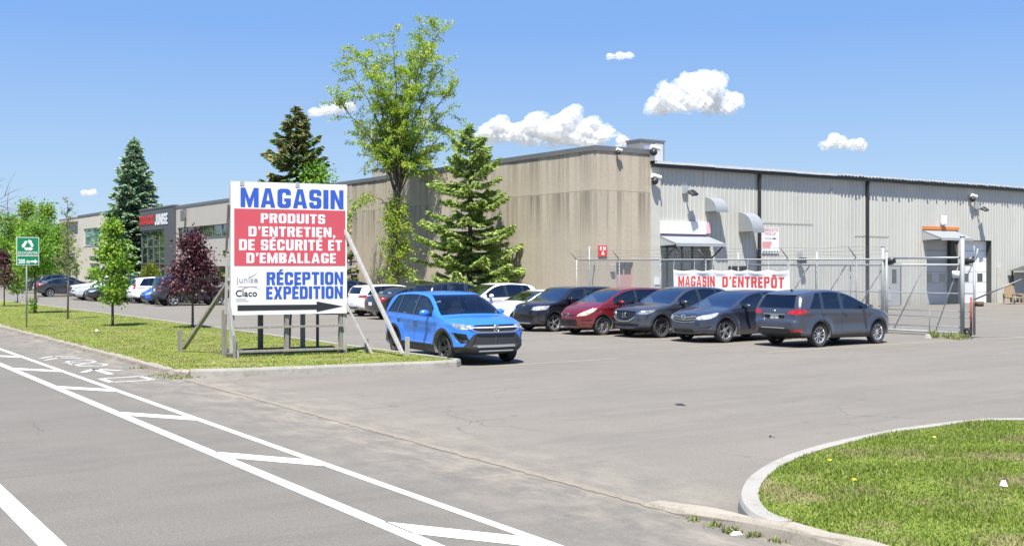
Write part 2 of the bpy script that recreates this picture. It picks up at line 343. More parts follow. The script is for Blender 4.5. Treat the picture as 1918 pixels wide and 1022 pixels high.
def ribbon_on(name, segs, z, mat):
    """flat painted strips: (points, width)"""
    mb = MB()
    for pts, w in segs:
        P = [Vector((x, y, 0)) for x, y in pts]; L = []
        for i, p in enumerate(P):
            d = (P[min(i+1, len(P)-1)] - P[max(i-1, 0)]).normalized(); n = Vector((-d.y, d.x, 0)) * (w/2)
            L.append((p - n, p + n))
        for (a, b), (c, d) in zip(L, L[1:]):
            mb.quad((a.x, a.y, z), (c.x, c.y, z), (d.x, d.y, z), (b.x, b.y, z))
    return structure(mb.build(name, mat))
ribbon_on('road_marking', [([(4.74, -20), (4.74, 150)], 0.155), ([(5.60, -20), (5.60, 150)], 0.115), ([(2.04, -20), (2.04, 150)], 0.20)], 0.004, M_LINE)
def diag(y0):                                                     # slanting bar between the two lane lines
    return [(4.80, y0 - 0.02), (5.555, y0 - 1.22), (5.555, y0 - 1.78), (4.80, y0 - 0.58)]
structure(sheet('road_marking', [diag(9.22 + 4.68*i) for i in range(-3, 24)], 0.004, M_LINE))
# worn cycle symbol on the lane
def bike_symbol(x, y):
    segs = []
    rect = [(x-0.42, y), (x+0.42, y), (x+0.42, y+0.9), (x-0.42, y+0.9), (x-0.42, y)]
    segs += [(rect[i:i+2], 0.14) for i in range(4)]
    a0 = y + 1.7
    segs += [([(x, a0), (x, a0+1.5)], 0.16), ([(x, a0+1.5), (x-0.42, a0+0.8)], 0.16), ([(x, a0+1.5), (x+0.42, a0+0.8)], 0.16)]
    w0 = a0 + 2.2
    for cx in (w0 + 0.45, w0 + 1.55):
        ring = [(x + 0.22 + 0.32*math.cos(t), cx + 0.42*math.sin(t)) for t in np.linspace(0, 2*math.pi, 15)]
        segs.append((ring, 0.10))
    segs += [([(x+0.22, w0+0.45), (x-0.15, w0+0.8), (x-0.15, w0+1.35), (x+0.22, w0+1.0), (x-0.15, w0+0.8)], 0.09), ([(x+0.22, w0+1.55), (x-0.25, w0+1.35)], 0.09)]
    for c in (w0+2.5, w0+3.1):
        segs += [([(x, c+0.55), (x-0.45, c)], 0.13), ([(x, c+0.55), (x+0.45, c)], 0.13)]
    return segs
ribbon_on('cycle_symbol', bike_symbol(6.32, 23.3), 0.0045, M_OLDLINE)
# stall lines in the row of parked cars and by the fence
stall = [([(22.6, 24.0 + 2.75*i - 0.05), (28.0, 24.0 + 2.75*i - 0.05)], 0.10) for i in range(0, 11)]
stall += [([(22.9, 21.15), (31.3, 21.15)], 0.10), ([(31.6, 21.2), (31.9, 21.75)], 0.12), ([(33.5, 20.9), (46, 20.5)], 0.12), ([(13.95, 21.9), (18.2, 21.9)], 0.10)]
ribbon_on('parking_marking', stall, 0.004, M_YLINE)
# pale worn joint where the kerb is lowered across the driveway
def joint():
    mb = MB(); rnd = random.Random(3); ys = np.linspace(7.7, 23.6, 150)
    L = [(7.275 + rnd.uniform(-0.022, 0.022), y) for y in ys]; Rr = [(7.415 + rnd.uniform(-0.022, 0.022), y) for y in ys]
    for i in range(len(ys)-1): mb.quad((*L[i], 0.006), (*Rr[i], 0.006), (*Rr[i+1], 0.006), (*L[i+1], 0.006))
    return structure(mb.build('kerb_joint', concrete_mat('joint_sand', (0.245, 0.215, 0.172), 0.8, 3.0)))
joint()

def offset_path(P, d):
    out = []
    for i, p in enumerate(P):
        a = Vector(P[max(i-1, 0)]); b = Vector(P[min(i+1, len(P)-1)]); t = (b - a).normalized(); out.append((p[0] - t.y*d, p[1] + t.x*d))
    return out
def curve(P, n=5):
    """smooth open path through the points"""
    out = []; Q = [np.array(p, float) for p in P]; Q = [2*Q[0]-Q[1]]+Q+[2*Q[-1]-Q[-2]]
    for i in range(1, len(Q)-2):
        for k in range(n): t = k/n; out.append(tuple(.5*(2*Q[i]+(Q[i+1]-Q[i-1])*t+(2*Q[i-1]-5*Q[i]+4*Q[i+1]-Q[i+2])*t*t+(3*Q[i]-Q[i-1]-3*Q[i+1]+Q[i+2])*t**3)))
    return out+[tuple(Q[-2])]
def kerb(name, path, w, h, mat, rough=0.0, lo_start=False):
    """path = outer edge; the kerb lies to its left; slightly rounded top edge"""
    mb = MB(); rnd = random.Random(5); prof = [(0, 0), (0.012, h*0.72), (0.035, h), (w, h), (w, 0)]
    # resample
    P = [path[0]]
    for a, b in zip(path, path[1:]):
        n = max(1, int((Vector(b) - Vector(a)).length / 0.35))
        P += [(a[0] + (b[0]-a[0])*i/n, a[1] + (b[1]-a[1])*i/n) for i in range(1, n+1)]
    rows = [offset_path(P, o) for o, z in prof]; n = len(P); b = 0
    for i in range(n):
        s = min(1.0, 0.12 + i*0.22) if lo_start else 1.0
        for k, (o, z) in enumerate(prof):
            j = rnd.uniform(-rough, rough) if z > 0 else 0
            mb.v.append((rows[k][i][0] + j, rows[k][i][1] + j*0.6, z*s + j))
    k = len(prof)
    for i in range(n-1):
        for q in range(k-1): mb.f.append((i*k+q, (i+1)*k+q, (i+1)*k+q+1, i*k+q+1)); mb.m.append(0)
    for e in (0, n-1): mb.f.append(tuple(e*k+q for q in range(k))); mb.m.append(0)
    o = mb.build(name, mat); fix(o); return structure(o)
# left island (sign, young trees): x 7.3..13.7, y 22.3..140
LI = [(7.35, 140), (7.35, 60), (7.35, 24.2), (7.55, 23.5)]
kerb('kerb', LI, 0.17, 0.14, M_OLDKERB, 0.012)
LI2 = [(7.55, 23.35), (8.6, 22.95), (11.0, 22.5), (13.0, 22.15), (13.5, 22.15), (13.78, 22.4), (13.82, 22.9), (13.7, 26), (13.6, 45), (12.9, 75), (12.4, 140)]
kerb('kerb', LI2, 0.17, 0.17, M_KERB, 0.0015)
# right island
RI = [(15.9, 0.0), (15.9, 8.0), (15.75, 8.9), (15.1, 9.45), (14.4, 9.6), (13.0, 9.62), (11.45, 9.40), (10.3, 9.10), (9.40, 8.72), (8.6, 8.25), (7.95, 7.72), (7.55, 7.25), (7.40, 6.95), (7.36, 6.70)]
kerb('kerb', curve(RI), 0.20, 0.142, M_KERB, 0.0015)
RI2 = [(7.28, 8.35), (7.28, 7.6), (7.29, 7.0), (7.31, 5.0), (7.32, -5.0)]
kerb('kerb', RI2, 0.20, 0.145, M_OLDKERB, 0.014, lo_start=True)
LG = [(7.45, 140), (7.45, 24.2), (7.62, 23.58), (8.7, 23.08), (11.0, 22.64), (13.0, 22.28), (13.45, 22.3), (13.66, 22.5), (13.68, 22.9), (13.56, 26), (13.46, 45), (12.76, 75), (12.26, 140)]
RG = [(15.75, -5), (15.75, 8.0), (15.55, 8.8), (15.0, 9.3), (14.4, 9.44), (13.0, 9.46), (11.5, 9.24), (10.36, 8.93), (9.49, 8.56), (8.7, 8.10), (8.08, 7.58), (7.66, 7.10), (7.48, 6.85), (7.44, 6.5), (7.45, -5)]
def mound(name, poly, z0, crown):
    """lawn with a gently uneven surface"""
    bm = bmesh.new(); vs = [bm.verts.new((x, y, z0)) for x, y in poly]; f = bm.faces.new(vs)
    bmesh.ops.triangulate(bm, faces=[f])
    bmesh.ops.subdivide_edges(bm, edges=[e for e in bm.edges if e.calc_length() > 3], cuts=4, use_grid_fill=True)
    mb = MB().addbm(bm); o = mb.build(name, M_TURF); return structure(o)
mound('lawn', LG, 0.145, 0); mound('lawn', RG, 0.13, 0)
def inside(poly, X, Y):
    c = np.zeros(len(X), bool); n = len(poly)
    for i in range(n):
        x0, y0 = poly[i]; x1, y1 = poly[i-1]
        k = ((y0 > Y) != (y1 > Y)); c ^= k & (X < (x1-x0)*(Y-y0)/((y1-y0) if y1 != y0 else 1e-9) + x0)
    return c
def blades(name, label, poly, z, n, h, bbox, dens=None, seed=1, wid=0.012, mat=None):
    rs = np.random.RandomState(seed); X = rs.uniform(bbox[0], bbox[1], n); Y = rs.uniform(bbox[2], bbox[3], n)
    if dens is not None: k = rs.rand(n) < dens(X, Y); X = X[k]; Y = Y[k]
    k = inside(poly, X, Y); X = X[k]; Y = Y[k]; n = len(X)
    a = rs.uniform(0, 2*np.pi, n); hh = h*rs.uniform(0.5, 1.3, n)*(0.75+0.35*np.sin(X*3.1+np.sin(Y*2.3)*2)*np.cos(Y*2.7)); ln = rs.uniform(0.2, 0.9, n)*hh; b = rs.uniform(0, 2*np.pi, n); w = wid*rs.uniform(0.6, 1.4, n)
    V = np.empty((n, 3, 3)); V[:, 0] = np.c_[X-np.cos(a)*w, Y-np.sin(a)*w, np.full(n, z)]; V[:, 1] = np.c_[X+np.cos(a)*w, Y+np.sin(a)*w, np.full(n, z)]
    V[:, 2] = np.c_[X+np.cos(b)*ln, Y+np.sin(b)*ln, z+hh]
    o = np_obj(name, V.reshape(-1, 3), np.arange(3*n).reshape(-1, 3), mat or M_BLADE)
    return tag(o, label, 'grass', kind='stuff')
blades('grass', 'short patchy lawn on the right corner island inside the pale kerb', RG, 0.128, 210000, 0.046, (7.5, 15.8, 0.5, 9.5), seed=2, wid=0.008)
blades('grass', 'long strip of lawn under the big sign and young trees', LG, 0.143, 170000, 0.030, (7.4, 13.7, 22.2, 72), dens=lambda X, Y: np.clip(30/Y, 0, 1)**1.6, seed=3, wid=0.016, mat=M_BLADEDRY)
# ------------------------------------------------------------------ building materials
def wall_conc_mat():
    m, nt, b, o = new_mat('precast_concrete'); p = coords(nt)
    base = (0.475, 0.415, 0.318)
    c = mixc(nt, noise(nt, p, 0.45, 5, 0.6), [x*0.86 for x in base], [x*1.10 for x in base])
    c = mixc(nt, ramp(nt, noise(nt, p, 7, 5, 0.7), [(0.42, 0.3), (0.6, 0.0)]), c, [x*0.72 for x in base])
    # rain streaks hanging from the panel band at 6 m and from the coping
    st = noise(nt, coords(nt, scale=(2.3, 2.3, 0.07)), 1.0, 6, 0.65, 0.3)
    sep = nt.nodes.new('ShaderNodeSeparateXYZ'); nt.links.new(coords(nt), sep.inputs[0])
    up = ramp(nt, math_(nt, 'DIVIDE', sep.outputs['Z'], 8.2), [(0.05, 0.06), (0.45, 0.22), (0.725, 1.0), (0.735, 0.20), (1.0, 0.85)])
    c = mixc(nt, math_(nt, 'MULTIPLY', ramp(nt, st, [(0.44, 0.0), (0.63, 0.9)]), up), c, (0.17, 0.145, 0.11))
    nt.links.new(c, b.inputs['Base Color']); b.inputs['Roughness'].default_value = 0.92; b.inputs['Specular IOR Level'].default_value = 0.2
    bump(nt, b, noise(nt, p, 25, 5), 0.25, 0.01); return m
M_CONC = wall_conc_mat()
def siding_mat(name, base):
    m, nt, b, o = new_mat(name); p = coords(nt)
    c = mixc(nt, noise(nt, coords(nt, scale=(1.2, 1.2, 0.12)), 1.0, 6, 0.6), [x*0.88 for x in base], [x*1.06 for x in base])
    c = mixc(nt, ramp(nt, noise(nt, p, 0.7, 5, 0.7), [(0.52, 0.0), (0.75, 0.35)]), c, (base[0]*0.75, base[1]*0.70, base[2]*0.62))
    sx_ = nt.nodes.new('ShaderNodeSeparateXYZ'); nt.links.new(p, sx_.inputs[0])
    wn_ = nt.nodes.new('ShaderNodeTexWhiteNoise'); wn_.noise_dimensions = '1D'; nt.links.new(math_(nt, 'FLOOR', math_(nt, 'DIVIDE', sx_.outputs['X'], 0.915)), wn_.inputs['W'])
    c = mixc(nt, wn_.outputs['Value'], mixc(nt, 1.0, c, (.93, .93, .94), 'MULTIPLY'), c)                         # sheets from different batches
    low = math_(nt, 'MULTIPLY', ramp(nt, math_(nt, 'DIVIDE', sx_.outputs['Z'], 8.0), [(0.0, 1.0), (0.13, 0.0)]), ramp(nt, noise(nt, coords(nt, scale=(1, 1, .3)), 2.2, 6, .7), [(.38, 0), (.62, .8)]))
    c = mixc(nt, low, c, (0.26, 0.22, 0.17))
    rust = math_(nt, 'MULTIPLY', ramp(nt, noise(nt, coords(nt, scale=(3.2, 3.2, .10)), 1.0, 6, .65), [(.60, 0), (.72, .55)]), ramp(nt, noise(nt, p, .35, 3), [(.5, 0), (.62, 1)]))
    c = mixc(nt, rust, c, (0.30, 0.235, 0.16))
    nt.links.new(c, b.inputs['Base Color']); b.inputs['Roughness'].default_value = 0.55; return m
M_SIDING = siding_mat('corrugated_steel', (0.505, 0.498, 0.445))
M_TRIM = simple('ivory_trim', (0.50, 0.49, 0.43), 0.6)
M_STUCCO = simple('grey_stucco', (0.40, 0.375, 0.325), 0.9, var=0.07, scale=0.4, coord='Object')
M_STUCCO2 = simple('cream_stucco', (0.55, 0.50, 0.42), 0.9, var=0.07, scale=0.4)
M_DARKCLAD = simple('dark_cladding', (0.085, 0.088, 0.09), 0.5, var=0.1)
M_COPING = simple('grey_coping', (0.17, 0.17, 0.165), 0.5, metal=0.3)
M_ROOFMETAL = simple('roof_metal', (0.62, 0.62, 0.60), 0.45, metal=0.2, var=0.2, scale=2)
M_ROOF = simple('roof_felt', (0.20, 0.195, 0.185), 0.9)
M_BLACKMET = simple('black_metal', (0.025, 0.026, 0.03), 0.45, var=0.2)
M_AWN = simple('awning_steel', (0.27, 0.288, 0.295), 0.5, metal=0.1, var=0.06)
M_DOORGREY = simple('grey_door', (0.42, 0.43, 0.44), 0.55, var=0.06)
M_DOORWHITE = simple('white_door', (0.80, 0.80, 0.79), 0.5, var=0.05)
M_DOORPINK = simple('faded_red_door', (0.46, 0.27, 0.25), 0.7, var=0.1)
M_WHITE = simple('white_plastic', (0.78, 0.78, 0.77), 0.45, var=0.05)
def sign_mat():
    m, nt, b, o = new_mat('white_sign_face'); v = coords(nt, 'Object')
    c = mixc(nt, noise(nt, v, 1.1, 5), (.68, .68, .68), (.77, .77, .765))
    c = mixc(nt, ramp(nt, noise(nt, coords(nt, 'Object', scale=(4, 4, .35)), 1.0, 6, .7), [(.50, 0), (.74, .5)]), c, (.50, .485, .45))
    nt.links.new(c, b.inputs['Base Color']); b.inputs['Roughness'].default_value = .5; return m
M_SIGNW = sign_mat()
M_GALV = simple('galvanised_steel', (0.30, 0.315, 0.32), 0.55, metal=0.35, var=0.18, scale=6)
M_POST = simple('bright_galvanised_post', (0.33, 0.345, 0.34), 0.6, metal=0.2, var=0.15)
M_GREYBOX = simple('grey_box', (0.36, 0.37, 0.37), 0.5, var=0.1)
M_INSIDE = simple('dark_inside', (0.055, 0.056, 0.055), 0.9)
def window_mat(name, tint, rough=0.03, refl=0.28):
    m, nt, b, o = new_mat(name)
    d = nt.nodes.new('ShaderNodeBsdfDiffuse'); d.inputs['Color'].default_value = (*tint, 1)
    g = nt.nodes.new('ShaderNodeBsdfGlossy'); g.inputs['Roughness'].default_value = rough; g.inputs['Color'].default_value = (0.92, 0.97, 0.97, 1)
    fr = nt.nodes.new('ShaderNodeFresnel'); fr.inputs['IOR'].default_value = 1.5
    f = math_(nt, 'MINIMUM', math_(nt, 'ADD', fr.outputs[0], refl), 1.0)
    mx = nt.nodes.new('ShaderNodeMixShader'); nt.links.new(f, mx.inputs[0]); nt.links.new(d.outputs[0], mx.inputs[1]); nt.links.new(g.outputs[0], mx.inputs[2])
    nt.links.new(mx.outputs[0], o.inputs['Surface']); return m
M_WIN = window_mat('office_glass', (0.02, 0.03, 0.032), refl=0.16)
M_WINTEAL = window_mat('teal_glass', (0.06, 0.13, 0.14), refl=0.22)
M_GLASSDK = window_mat('shop_glass', (0.12, 0.14, 0.13), refl=0.10)
M_RED = simple('red_letters', (0.62, 0.03, 0.03), 0.5, var=0.05)
M_BLUE = simple('blue_letters', (0.03, 0.09, 0.42), 0.5, var=0.06)
M_PINKRED = simple('faded_red_panel', (0.52, 0.072, 0.095), 0.55, var=0.10, scale=0.9)
M_BLACK = simple('black_print', (0.02, 0.02, 0.025), 0.5, var=0.05)
M_GREYPRINT = simple('grey_print', (0.33, 0.31, 0.33), 0.5, var=0.05)
M_ORANGE = simple('orange_strip', (0.62, 0.20, 0.04), 0.7, var=0.2, scale=8)
def cut_rects(x0, x1, z0, z1, holes):
    """rectangles that tile the wall around the holes"""
    xs = sorted({x0, x1, *[min(max(h[i], x0), x1) for h in holes for i in (0, 1)]})
    out = []
    for a, b in zip(xs, xs[1:]):
        if b - a < 1e-4: continue
        mid = (a+b)/2; zz = [z0]
        hs = sorted([(h[2], h[3]) for h in holes if h[0] < mid < h[1]]); z = z0
        for h0, h1 in hs:
            if h0 > z: out.append((a, b, z, h0))
            z = max(z, h1)
        if z < z1: out.append((a, b, z, z1))
    return out
# ------------------------------------------------------------------ warehouse: concrete block, office, entrance, steel hall
ZP = 8.10                                       # parapet top
Y_CO = 78.0                                     # concrete block ends, office begins (behind the big sign)
Y_OFF = FA(330, 400)[0]; Y_ENT = FA(266, 400)[0]
X_CON = FB(1218, 400)[0]; X_END = 96.0
ZE = FB(1219, 303)[1]                           # eave of the steel hall
wh = empty('warehouse_building', (WX, WY, 0))
tag(wh, 'long low warehouse with tan concrete walls, office front and ribbed steel hall', 'building')
def P(mb, name, mat, smooth=False, parent=wh):
    o = mb.build(name, mat, None, smooth); o.parent = parent; o.matrix_parent_inverse = Matrix.Translation((-WX, -WY, 0)) if parent is wh else Matrix()
    return o
# roof slab (inside the parapets)
P(MB().box(WX+0.26, 80, WY+0.26, Y_ENT, 7.5, 7.62), 'roof', M_ROOF)
# concrete panels with open joints
mb = MB(); P(MB().box(WX+0.10, WX+0.25, WY+0.25, Y_CO, 0, ZP-0.02), 'wall_core', M_INSIDE)
jp = [1112.5, 1087, 1028.6, 956.7, 897, 845, 800, 760, 724, 690, 660]
ys = [WY+0.075] + [FA(p, 400)[0] for p in jp[1:]] + [Y_CO]
rnd = random.Random(11)
for a, b in zip(ys, ys[1:]):
    off = rnd.uniform(-0.012, 0.012)
    mb.box(WX+off, WX+0.097, a+0.03, b-0.03, -0.05, 6.0); mb.box(WX+off+rnd.uniform(-.006, .006), WX+0.097, a+0.02, b-0.02, 6.012, ZP-0.03)
DX0 = FB(1154.5, 500)[0]; DX1 = FB(1186, 500)[0]; DZ1 = FB(1170, 491)[1]
mb.box(WX+0.25, X_CON-0.02, WY+0.12, WY+0.25, DZ1+0.02, ZP-0.02); mb.box(WX+0.25, DX0-0.02, WY+0.12, WY+0.25, 0, DZ1+0.02); mb.box(DX1+0.02, X_CON-0.02, WY+0.12, WY+0.25, 0, DZ1+0.02)
xs = [WX+0.02] + [FB(p, 400)[0] for p in (1156, 1182)] + [X_CON]
for a, b in zip(xs, xs[1:]):
    off = rnd.uniform(-0.010, 0.010)
    for r in cut_rects(a+0.012, b-0.012, -0.05, 6.0, [(DX0, DX1, -1, DZ1)]): mb.box(r[0], r[1], WY+off, WY+0.14, r[2], r[3])
    mb.box(a+0.008, b-0.008, WY+off+0.004, WY+0.14, 6.012, ZP-0.03)
P(mb, 'concrete_wall', M_CONC)
mb = MB().box(WX-0.05, WX+0.30, WY-0.05, Y_OFF, ZP-0.20, ZP+0.04); mb.box(WX+0.30, X_CON+0.02, WY-0.05, WY+0.30, ZP-0.20, ZP+0.04)
mb.box(X_CON-0.30, X_CON+0.02, WY+0.30, WY+30, ZP-0.9, ZP+0.04)
P(mb, 'coping', M_COPING)
# side door
mb = MB().box(DX0, DX1, WY+0.10, WY+0.13, 0.02, DZ1); d_ = P(mb, 'door', M_DOORPINK); d_['label'] = 'faded red metal door'
f_ = MB().box(DX0+0.08, (DX0+DX1)/2-0.05, WY+0.085, WY+0.10, DZ1-0.55, DZ1-0.05); f_.box((DX0+DX1)/2+0.05, DX1-0.08, WY+0.085, WY+0.10, DZ1-0.55, DZ1-0.05)
o = f_.build('window', M_WIN); o.parent = d_
hb = MB().cyl((DX1-0.18, WY+0.04, 1.05), (DX1-0.18, WY+0.10, 1.05), 0.03); hb.beam((DX1-0.18, WY+0.04, 1.05), (DX1-0.32, WY+0.04, 1.05), 0.03, 0.03); o = hb.build('handle', M_GALV); o.parent = d_

# office wall on the street side: two bands with a ribbon window
def officewall():
    mb = MB(); z1, z0 = FA(380, 420)[1], 0
    rw0 = FA(330.5, 447)[1]; rw1 = FA(330.5, 427)[1]
    lw0, lw1 = 0.9, 2.35
    holes = [(Y_CO+0.8, Y_OFF-0.5, rw0, rw1), (Y_CO+0.8, Y_OFF-6, lw0, lw1)]
    for a, b, c, d in cut_rects(Y_CO, Y_OFF, -0.05, ZP-0.03, holes): mb.box(WX, WX+0.25, a, b, c, d)
    return P(mb, 'office_wall', M_STUCCO), holes
_, holes = officewall()
for i, (a, b, c, d) in enumerate(holes):
    mb = MB().box(WX+0.16, WX+0.18, a, b, c, d); w = P(mb, 'window', M_WIN)
    fr = MB(); n = 11
    for k in range(n+1):
        y = a + (b-a)*k/n; fr.box(WX+0.10, WX+0.15, y-0.035, y+0.035, c, d)
    fr.box(WX-0.04, WX+0.155, a, b, c-0.10, c-0.001); fr.box(WX+0.10, WX+0.15, a, b, d-0.07, d-0.002)
    o = fr.build('frame', M_COPING); o.parent = w
    # blinds and darker rooms behind some panes
# dark entrance bay
zb = FA(298, 430)[1]; mb = MB(); yp = FA(312, 450)[0]
mb.box(WX-0.25, WX+0.2, Y_OFF, Y_ENT, zb, ZP+0.02); mb.box(WX-0.25, WX+0.2, Y_OFF, yp, -0.05, zb-0.003); mb.box(WX+0.25, WX+12, Y_ENT-0.2, Y_ENT, 0, ZP)
P(mb, 'entrance_cladding', M_DARKCLAD)
mb = MB().box(WX-0.02, WX+0.05, yp, Y_ENT-0.15, 0.3, zb-0.004); cw = P(mb, 'curtain_wall', M_WIN)
fr = MB()
for k in range(5):
    y = yp + (Y_ENT-0.15-yp)*k/4; fr.box(WX-0.10, WX-0.021, y-0.04, y+0.04, 0.3, zb-0.01)
for z in (0.32, 2.6, 4.3, zb-0.1): fr.box(WX-0.095, WX-0.022, yp, Y_ENT-0.15, z-0.05, z+0.05)
o = fr.build('frame', M_COPING); o.parent = cw
mb = MB().box(WX-0.30, WX+0.25, Y_OFF-0.02, Y_ENT+0.02, ZP+0.021, ZP+0.16); P(mb, 'entrance_coping', M_COPING)

# ribbed steel front of the hall
D1 = (FB(1735, 500)[0], FB(1784, 500)[0], -0.1, FB(1760, 450)[1])
D2 = (FB(1803, 500)[0], FB(1857, 500)[0], -0.1, FB(1830, 450)[1])
PD = (FB(1664, 500)[0], FB(1688, 500)[0], -0.1, FB(1675, 493)[1])
EN = (FB(1239, 500)[0], FB(1331, 500)[0], -0.1, FB(1270, 457)[1])
BO = (FB(1364, 500)[0], FB(1399, 500)[0], -0.1, FB(1380, 498)[1])
holesB = [EN, BO, PD, (D1[0], D2[1], -0.1, max(D1[3], D2[3]))]
mb = MB(); X0 = X_CON + 0.62; step = 0.305
for a, b, c, d in cut_rects(X0, X_END, -0.05, ZE-0.02, holesB):
    k0 = math.floor((a - X0)/step); x = X0 + k0*step; prof = []
    pts = [(0, 0), (0.215, 0), (0.235, -0.024), (0.285, -0.024), (0.305, 0)]
    while x < b:
        for u, v in pts[:-1]:
            if a <= x+u <= b: prof.append((x+u, v))
        x += step
    prof = [(a, prof[0][1] if prof else 0)] + prof + [(b, prof[-1][1] if prof else 0)]
    for (xa, va), (xb, vb) in zip(prof, prof[1:]):
        if xb - xa > 1e-5: mb.quad((xa, WY+va, c), (xb, WY+vb, c), (xb, WY+vb, d), (xa, WY+va, d))
P(mb, 'steel_wall', M_SIDING)
for z, xa, xb in ((FB(1470, 417)[1], FB(1427, 420)[0], FB(1522, 420)[0]), (FB(1630, 441)[1], FB(1600, 440)[0], FB(1664, 440)[0])): P(MB().box(xa, xb, WY-0.045, WY-0.033, z, z+0.03), 'conduit', M_TRIM)
P(MB().box(FB(1556, 400)[0], FB(1556, 400)[0]+0.05, WY-0.06, WY-0.033, 0, FB(1556, 350)[1]), 'conduit', M_TRIM)
P(MB().box(FB(1866, 500)[0], FB(1874, 500)[0], WY-0.14, WY-0.035, 0, FB(1866, 500)[1]), 'wall_post', M_TRIM)
mb = MB().box(X_CON+0.01, X_CON+0.62, WY-0.07, WY+0.1, 0, ZE-0.12); P(mb, 'corner_trim', M_TRIM)
# eave: sheet roof edge, dark gutter below, bent ends further right
XK = FB(1560, 330)[0]
mb = MB()
for i in range(60):                                     # roof sheets with small steps between
    a = X_CON + 0.02 + i*2.05
    if a > XK: break
    b = min(a + 2.03, XK); z = ZE + 0.02*math.sin(i*2.1)*0.5
    mb.box(a, b, WY-0.34, WY-0.30, z-0.10, z+0.03); mb._add([(a, WY-0.34, z+0.031), (b, WY-0.34, z+0.031), (b, WY+4, z+0.16), (a, WY+4, z+0.16)], [(0, 1, 2, 3)])
x = XK
while x < X_END:
    z = ZE + rnd.uniform(-0.015, 0.03); mb.box(x, x+0.17, WY-0.36-rnd.uniform(0, .08), WY-0.30, z-0.05, z+0.03)
    mb.box(x+0.17, x+0.30, WY-0.33, WY-0.30, z-0.09, z-0.03)
    x += 0.305
mb._add([(XK, WY-0.30, ZE+0.0), (X_END, WY-0.30, ZE+0.0), (X_END, WY+4, ZE+0.14), (XK, WY+4, ZE+0.14)], [(0, 1, 2, 3)])
P(mb, 'roof_edge', M_ROOFMETAL)
P(MB().box(X_CON+0.02, X_END, WY-0.285, WY-0.04, ZE-0.26, ZE-0.06), 'gutter', M_BLACKMET)
for px in (1419, 1621.5):
    x = FB(px, 400)[0]; mb = MB().box(x-0.07, x+0.07, WY-0.20, WY-0.06, 0.15, ZE-0.5); mb.beam((x, WY-0.13, ZE-0.5), (x, WY-0.20, ZE-0.2), 0.15, 0.15, up=(1, 0, 0))
    mb.beam((x, WY-0.13, 0.15), (x, WY-0.45, 0.03), 0.13, 0.13, up=(1, 0, 0)); P(mb, 'downspout', M_BLACKMET)
# quarter-round hoods over vents
def hood(px0, px1, py0, py1, p):
    x0 = FB(px0, py0)[0]; x1 = x0 + px1; z1 = FB(px0, py0)[1]; z0 = FB(px0, py1)[1]; h = z1 - z0
    arc = [(p*math.sin(t), z0 + h*math.cos(t)) for t in np.linspace(0, math.pi/2, 12)]
    mb = MB()
    for (a, b), (c, d) in zip(arc, arc[1:]): mb.quad((x0, WY-a-0.034, b), (x1, WY-a-0.034, b), (x1, WY-c-0.034, d), (x0, WY-c-0.034, d))
    for x in (x0, x1): mb._add([(x, WY-0.034, z0)] + [(x, WY-a-0.034, b) for a, b in arc], [tuple(range(13))])
    mb.box(x0-0.01, x1+0.01, WY-p-0.05, WY-p-0.034, z0-0.06, z0); o = P(mb, 'awning', M_AWN, 30); fix(o); o['label'] = 'quarter round metal hood'
hood(1320, 0.85, 370, 396, 0.80); hood(1383, 0.85, 398, 434, 1.0)
# shop entrance: recess, glazing, canopy with braces
x0, x1, _, z1 = EN; xg = x1 - 0.75
mb = MB().box(x0-0.001, x1+0.001, WY+0.62, WY+0.72, 0, z1); mb.box(x1, x1+0.06, WY+0.005, WY+0.615, 0, z1); mb.box(x0-0.06, x0, WY+0.005, WY+0.615, 0, z1); mb.box(x0, x1, WY+0.005, WY+0.615, z1, z1+0.05); P(mb, 'entrance_recess', M_GREYBOX)
zt = FB(1280, 489)[1]
mb = MB().box(x0+0.02, xg, WY+0.56, WY+0.60, 0.1, z1-0.02); gl = P(mb, 'shop_window', M_GLASSDK)
fr = MB()
for x in (x0+0.02, x0+0.9, x0+1.9, xg): fr.box(x-0.035, x+0.035, WY+0.50, WY+0.559, 0.1, z1-0.02)
for z in (zt, 0.15): fr.box(x0+0.02, xg, WY+0.505, WY+0.5585, z-0.05, z+0.05)
o = fr.build('frame', M_COPING); o.parent = gl
tx = MB(); za, zb_ = FB(1280, 486)[1], FB(1280, 466)[1]
add_caps(tx, 'MAGASIN', lambda u, v, t: (u, WY+0.548, v), x0+0.25, xg-0.15, za+0.03, zb_-0.03, 0, gap=.12); o = tx.build('lettering', M_GREYBOX); o.parent = gl
def canopy(xa, xb, zw, zf, p, name='canopy', brace=True):
    mb = MB(); y0 = WY-0.036; y1 = WY-p; t = 0.06
    mb._add([(xa, y0, zw), (xb, y0, zw), (xb, y1, zf), (xa, y1, zf), (xa, y0, zw-t), (xb, y0, zw-t), (xb, y1, zf-t), (xa, y1, zf-t)], [(0, 3, 2, 1), (4, 5, 6, 7), (0, 1, 5, 4), (1, 2, 6, 5), (2, 3, 7, 6), (3, 0, 4, 7)])
    o = P(mb, name, M_AWN); fix(o)
    mb = MB()
    for x in (xa+0.02, xb-0.02):
        mb._add([(x-0.012, y0, zw-t), (x-0.012, y0, zf-t-0.06), (x-0.012, y1+0.02, zf-t)], [(0, 1, 2)]); mb._add([(x+0.012, y0, zw-t), (x+0.012, y0, zf-t-0.06), (x+0.012, y1+0.02, zf-t)], [(0, 1, 2)])
    mb.box(xa, xb, y1-0.02, y1+0.03, zf-t-0.08, zf-t-0.002)
    q = mb.build('side_panel', M_GREYBOX); q.parent = o
    if brace:
        for x in (xa+0.08, xb-0.08): q = MB().beam((x, y1+0.1, zf-0.12), (x, WY-0.05, zf-0.95), 0.06, 0.06).build('brace', M_BLACKMET); q.parent = o
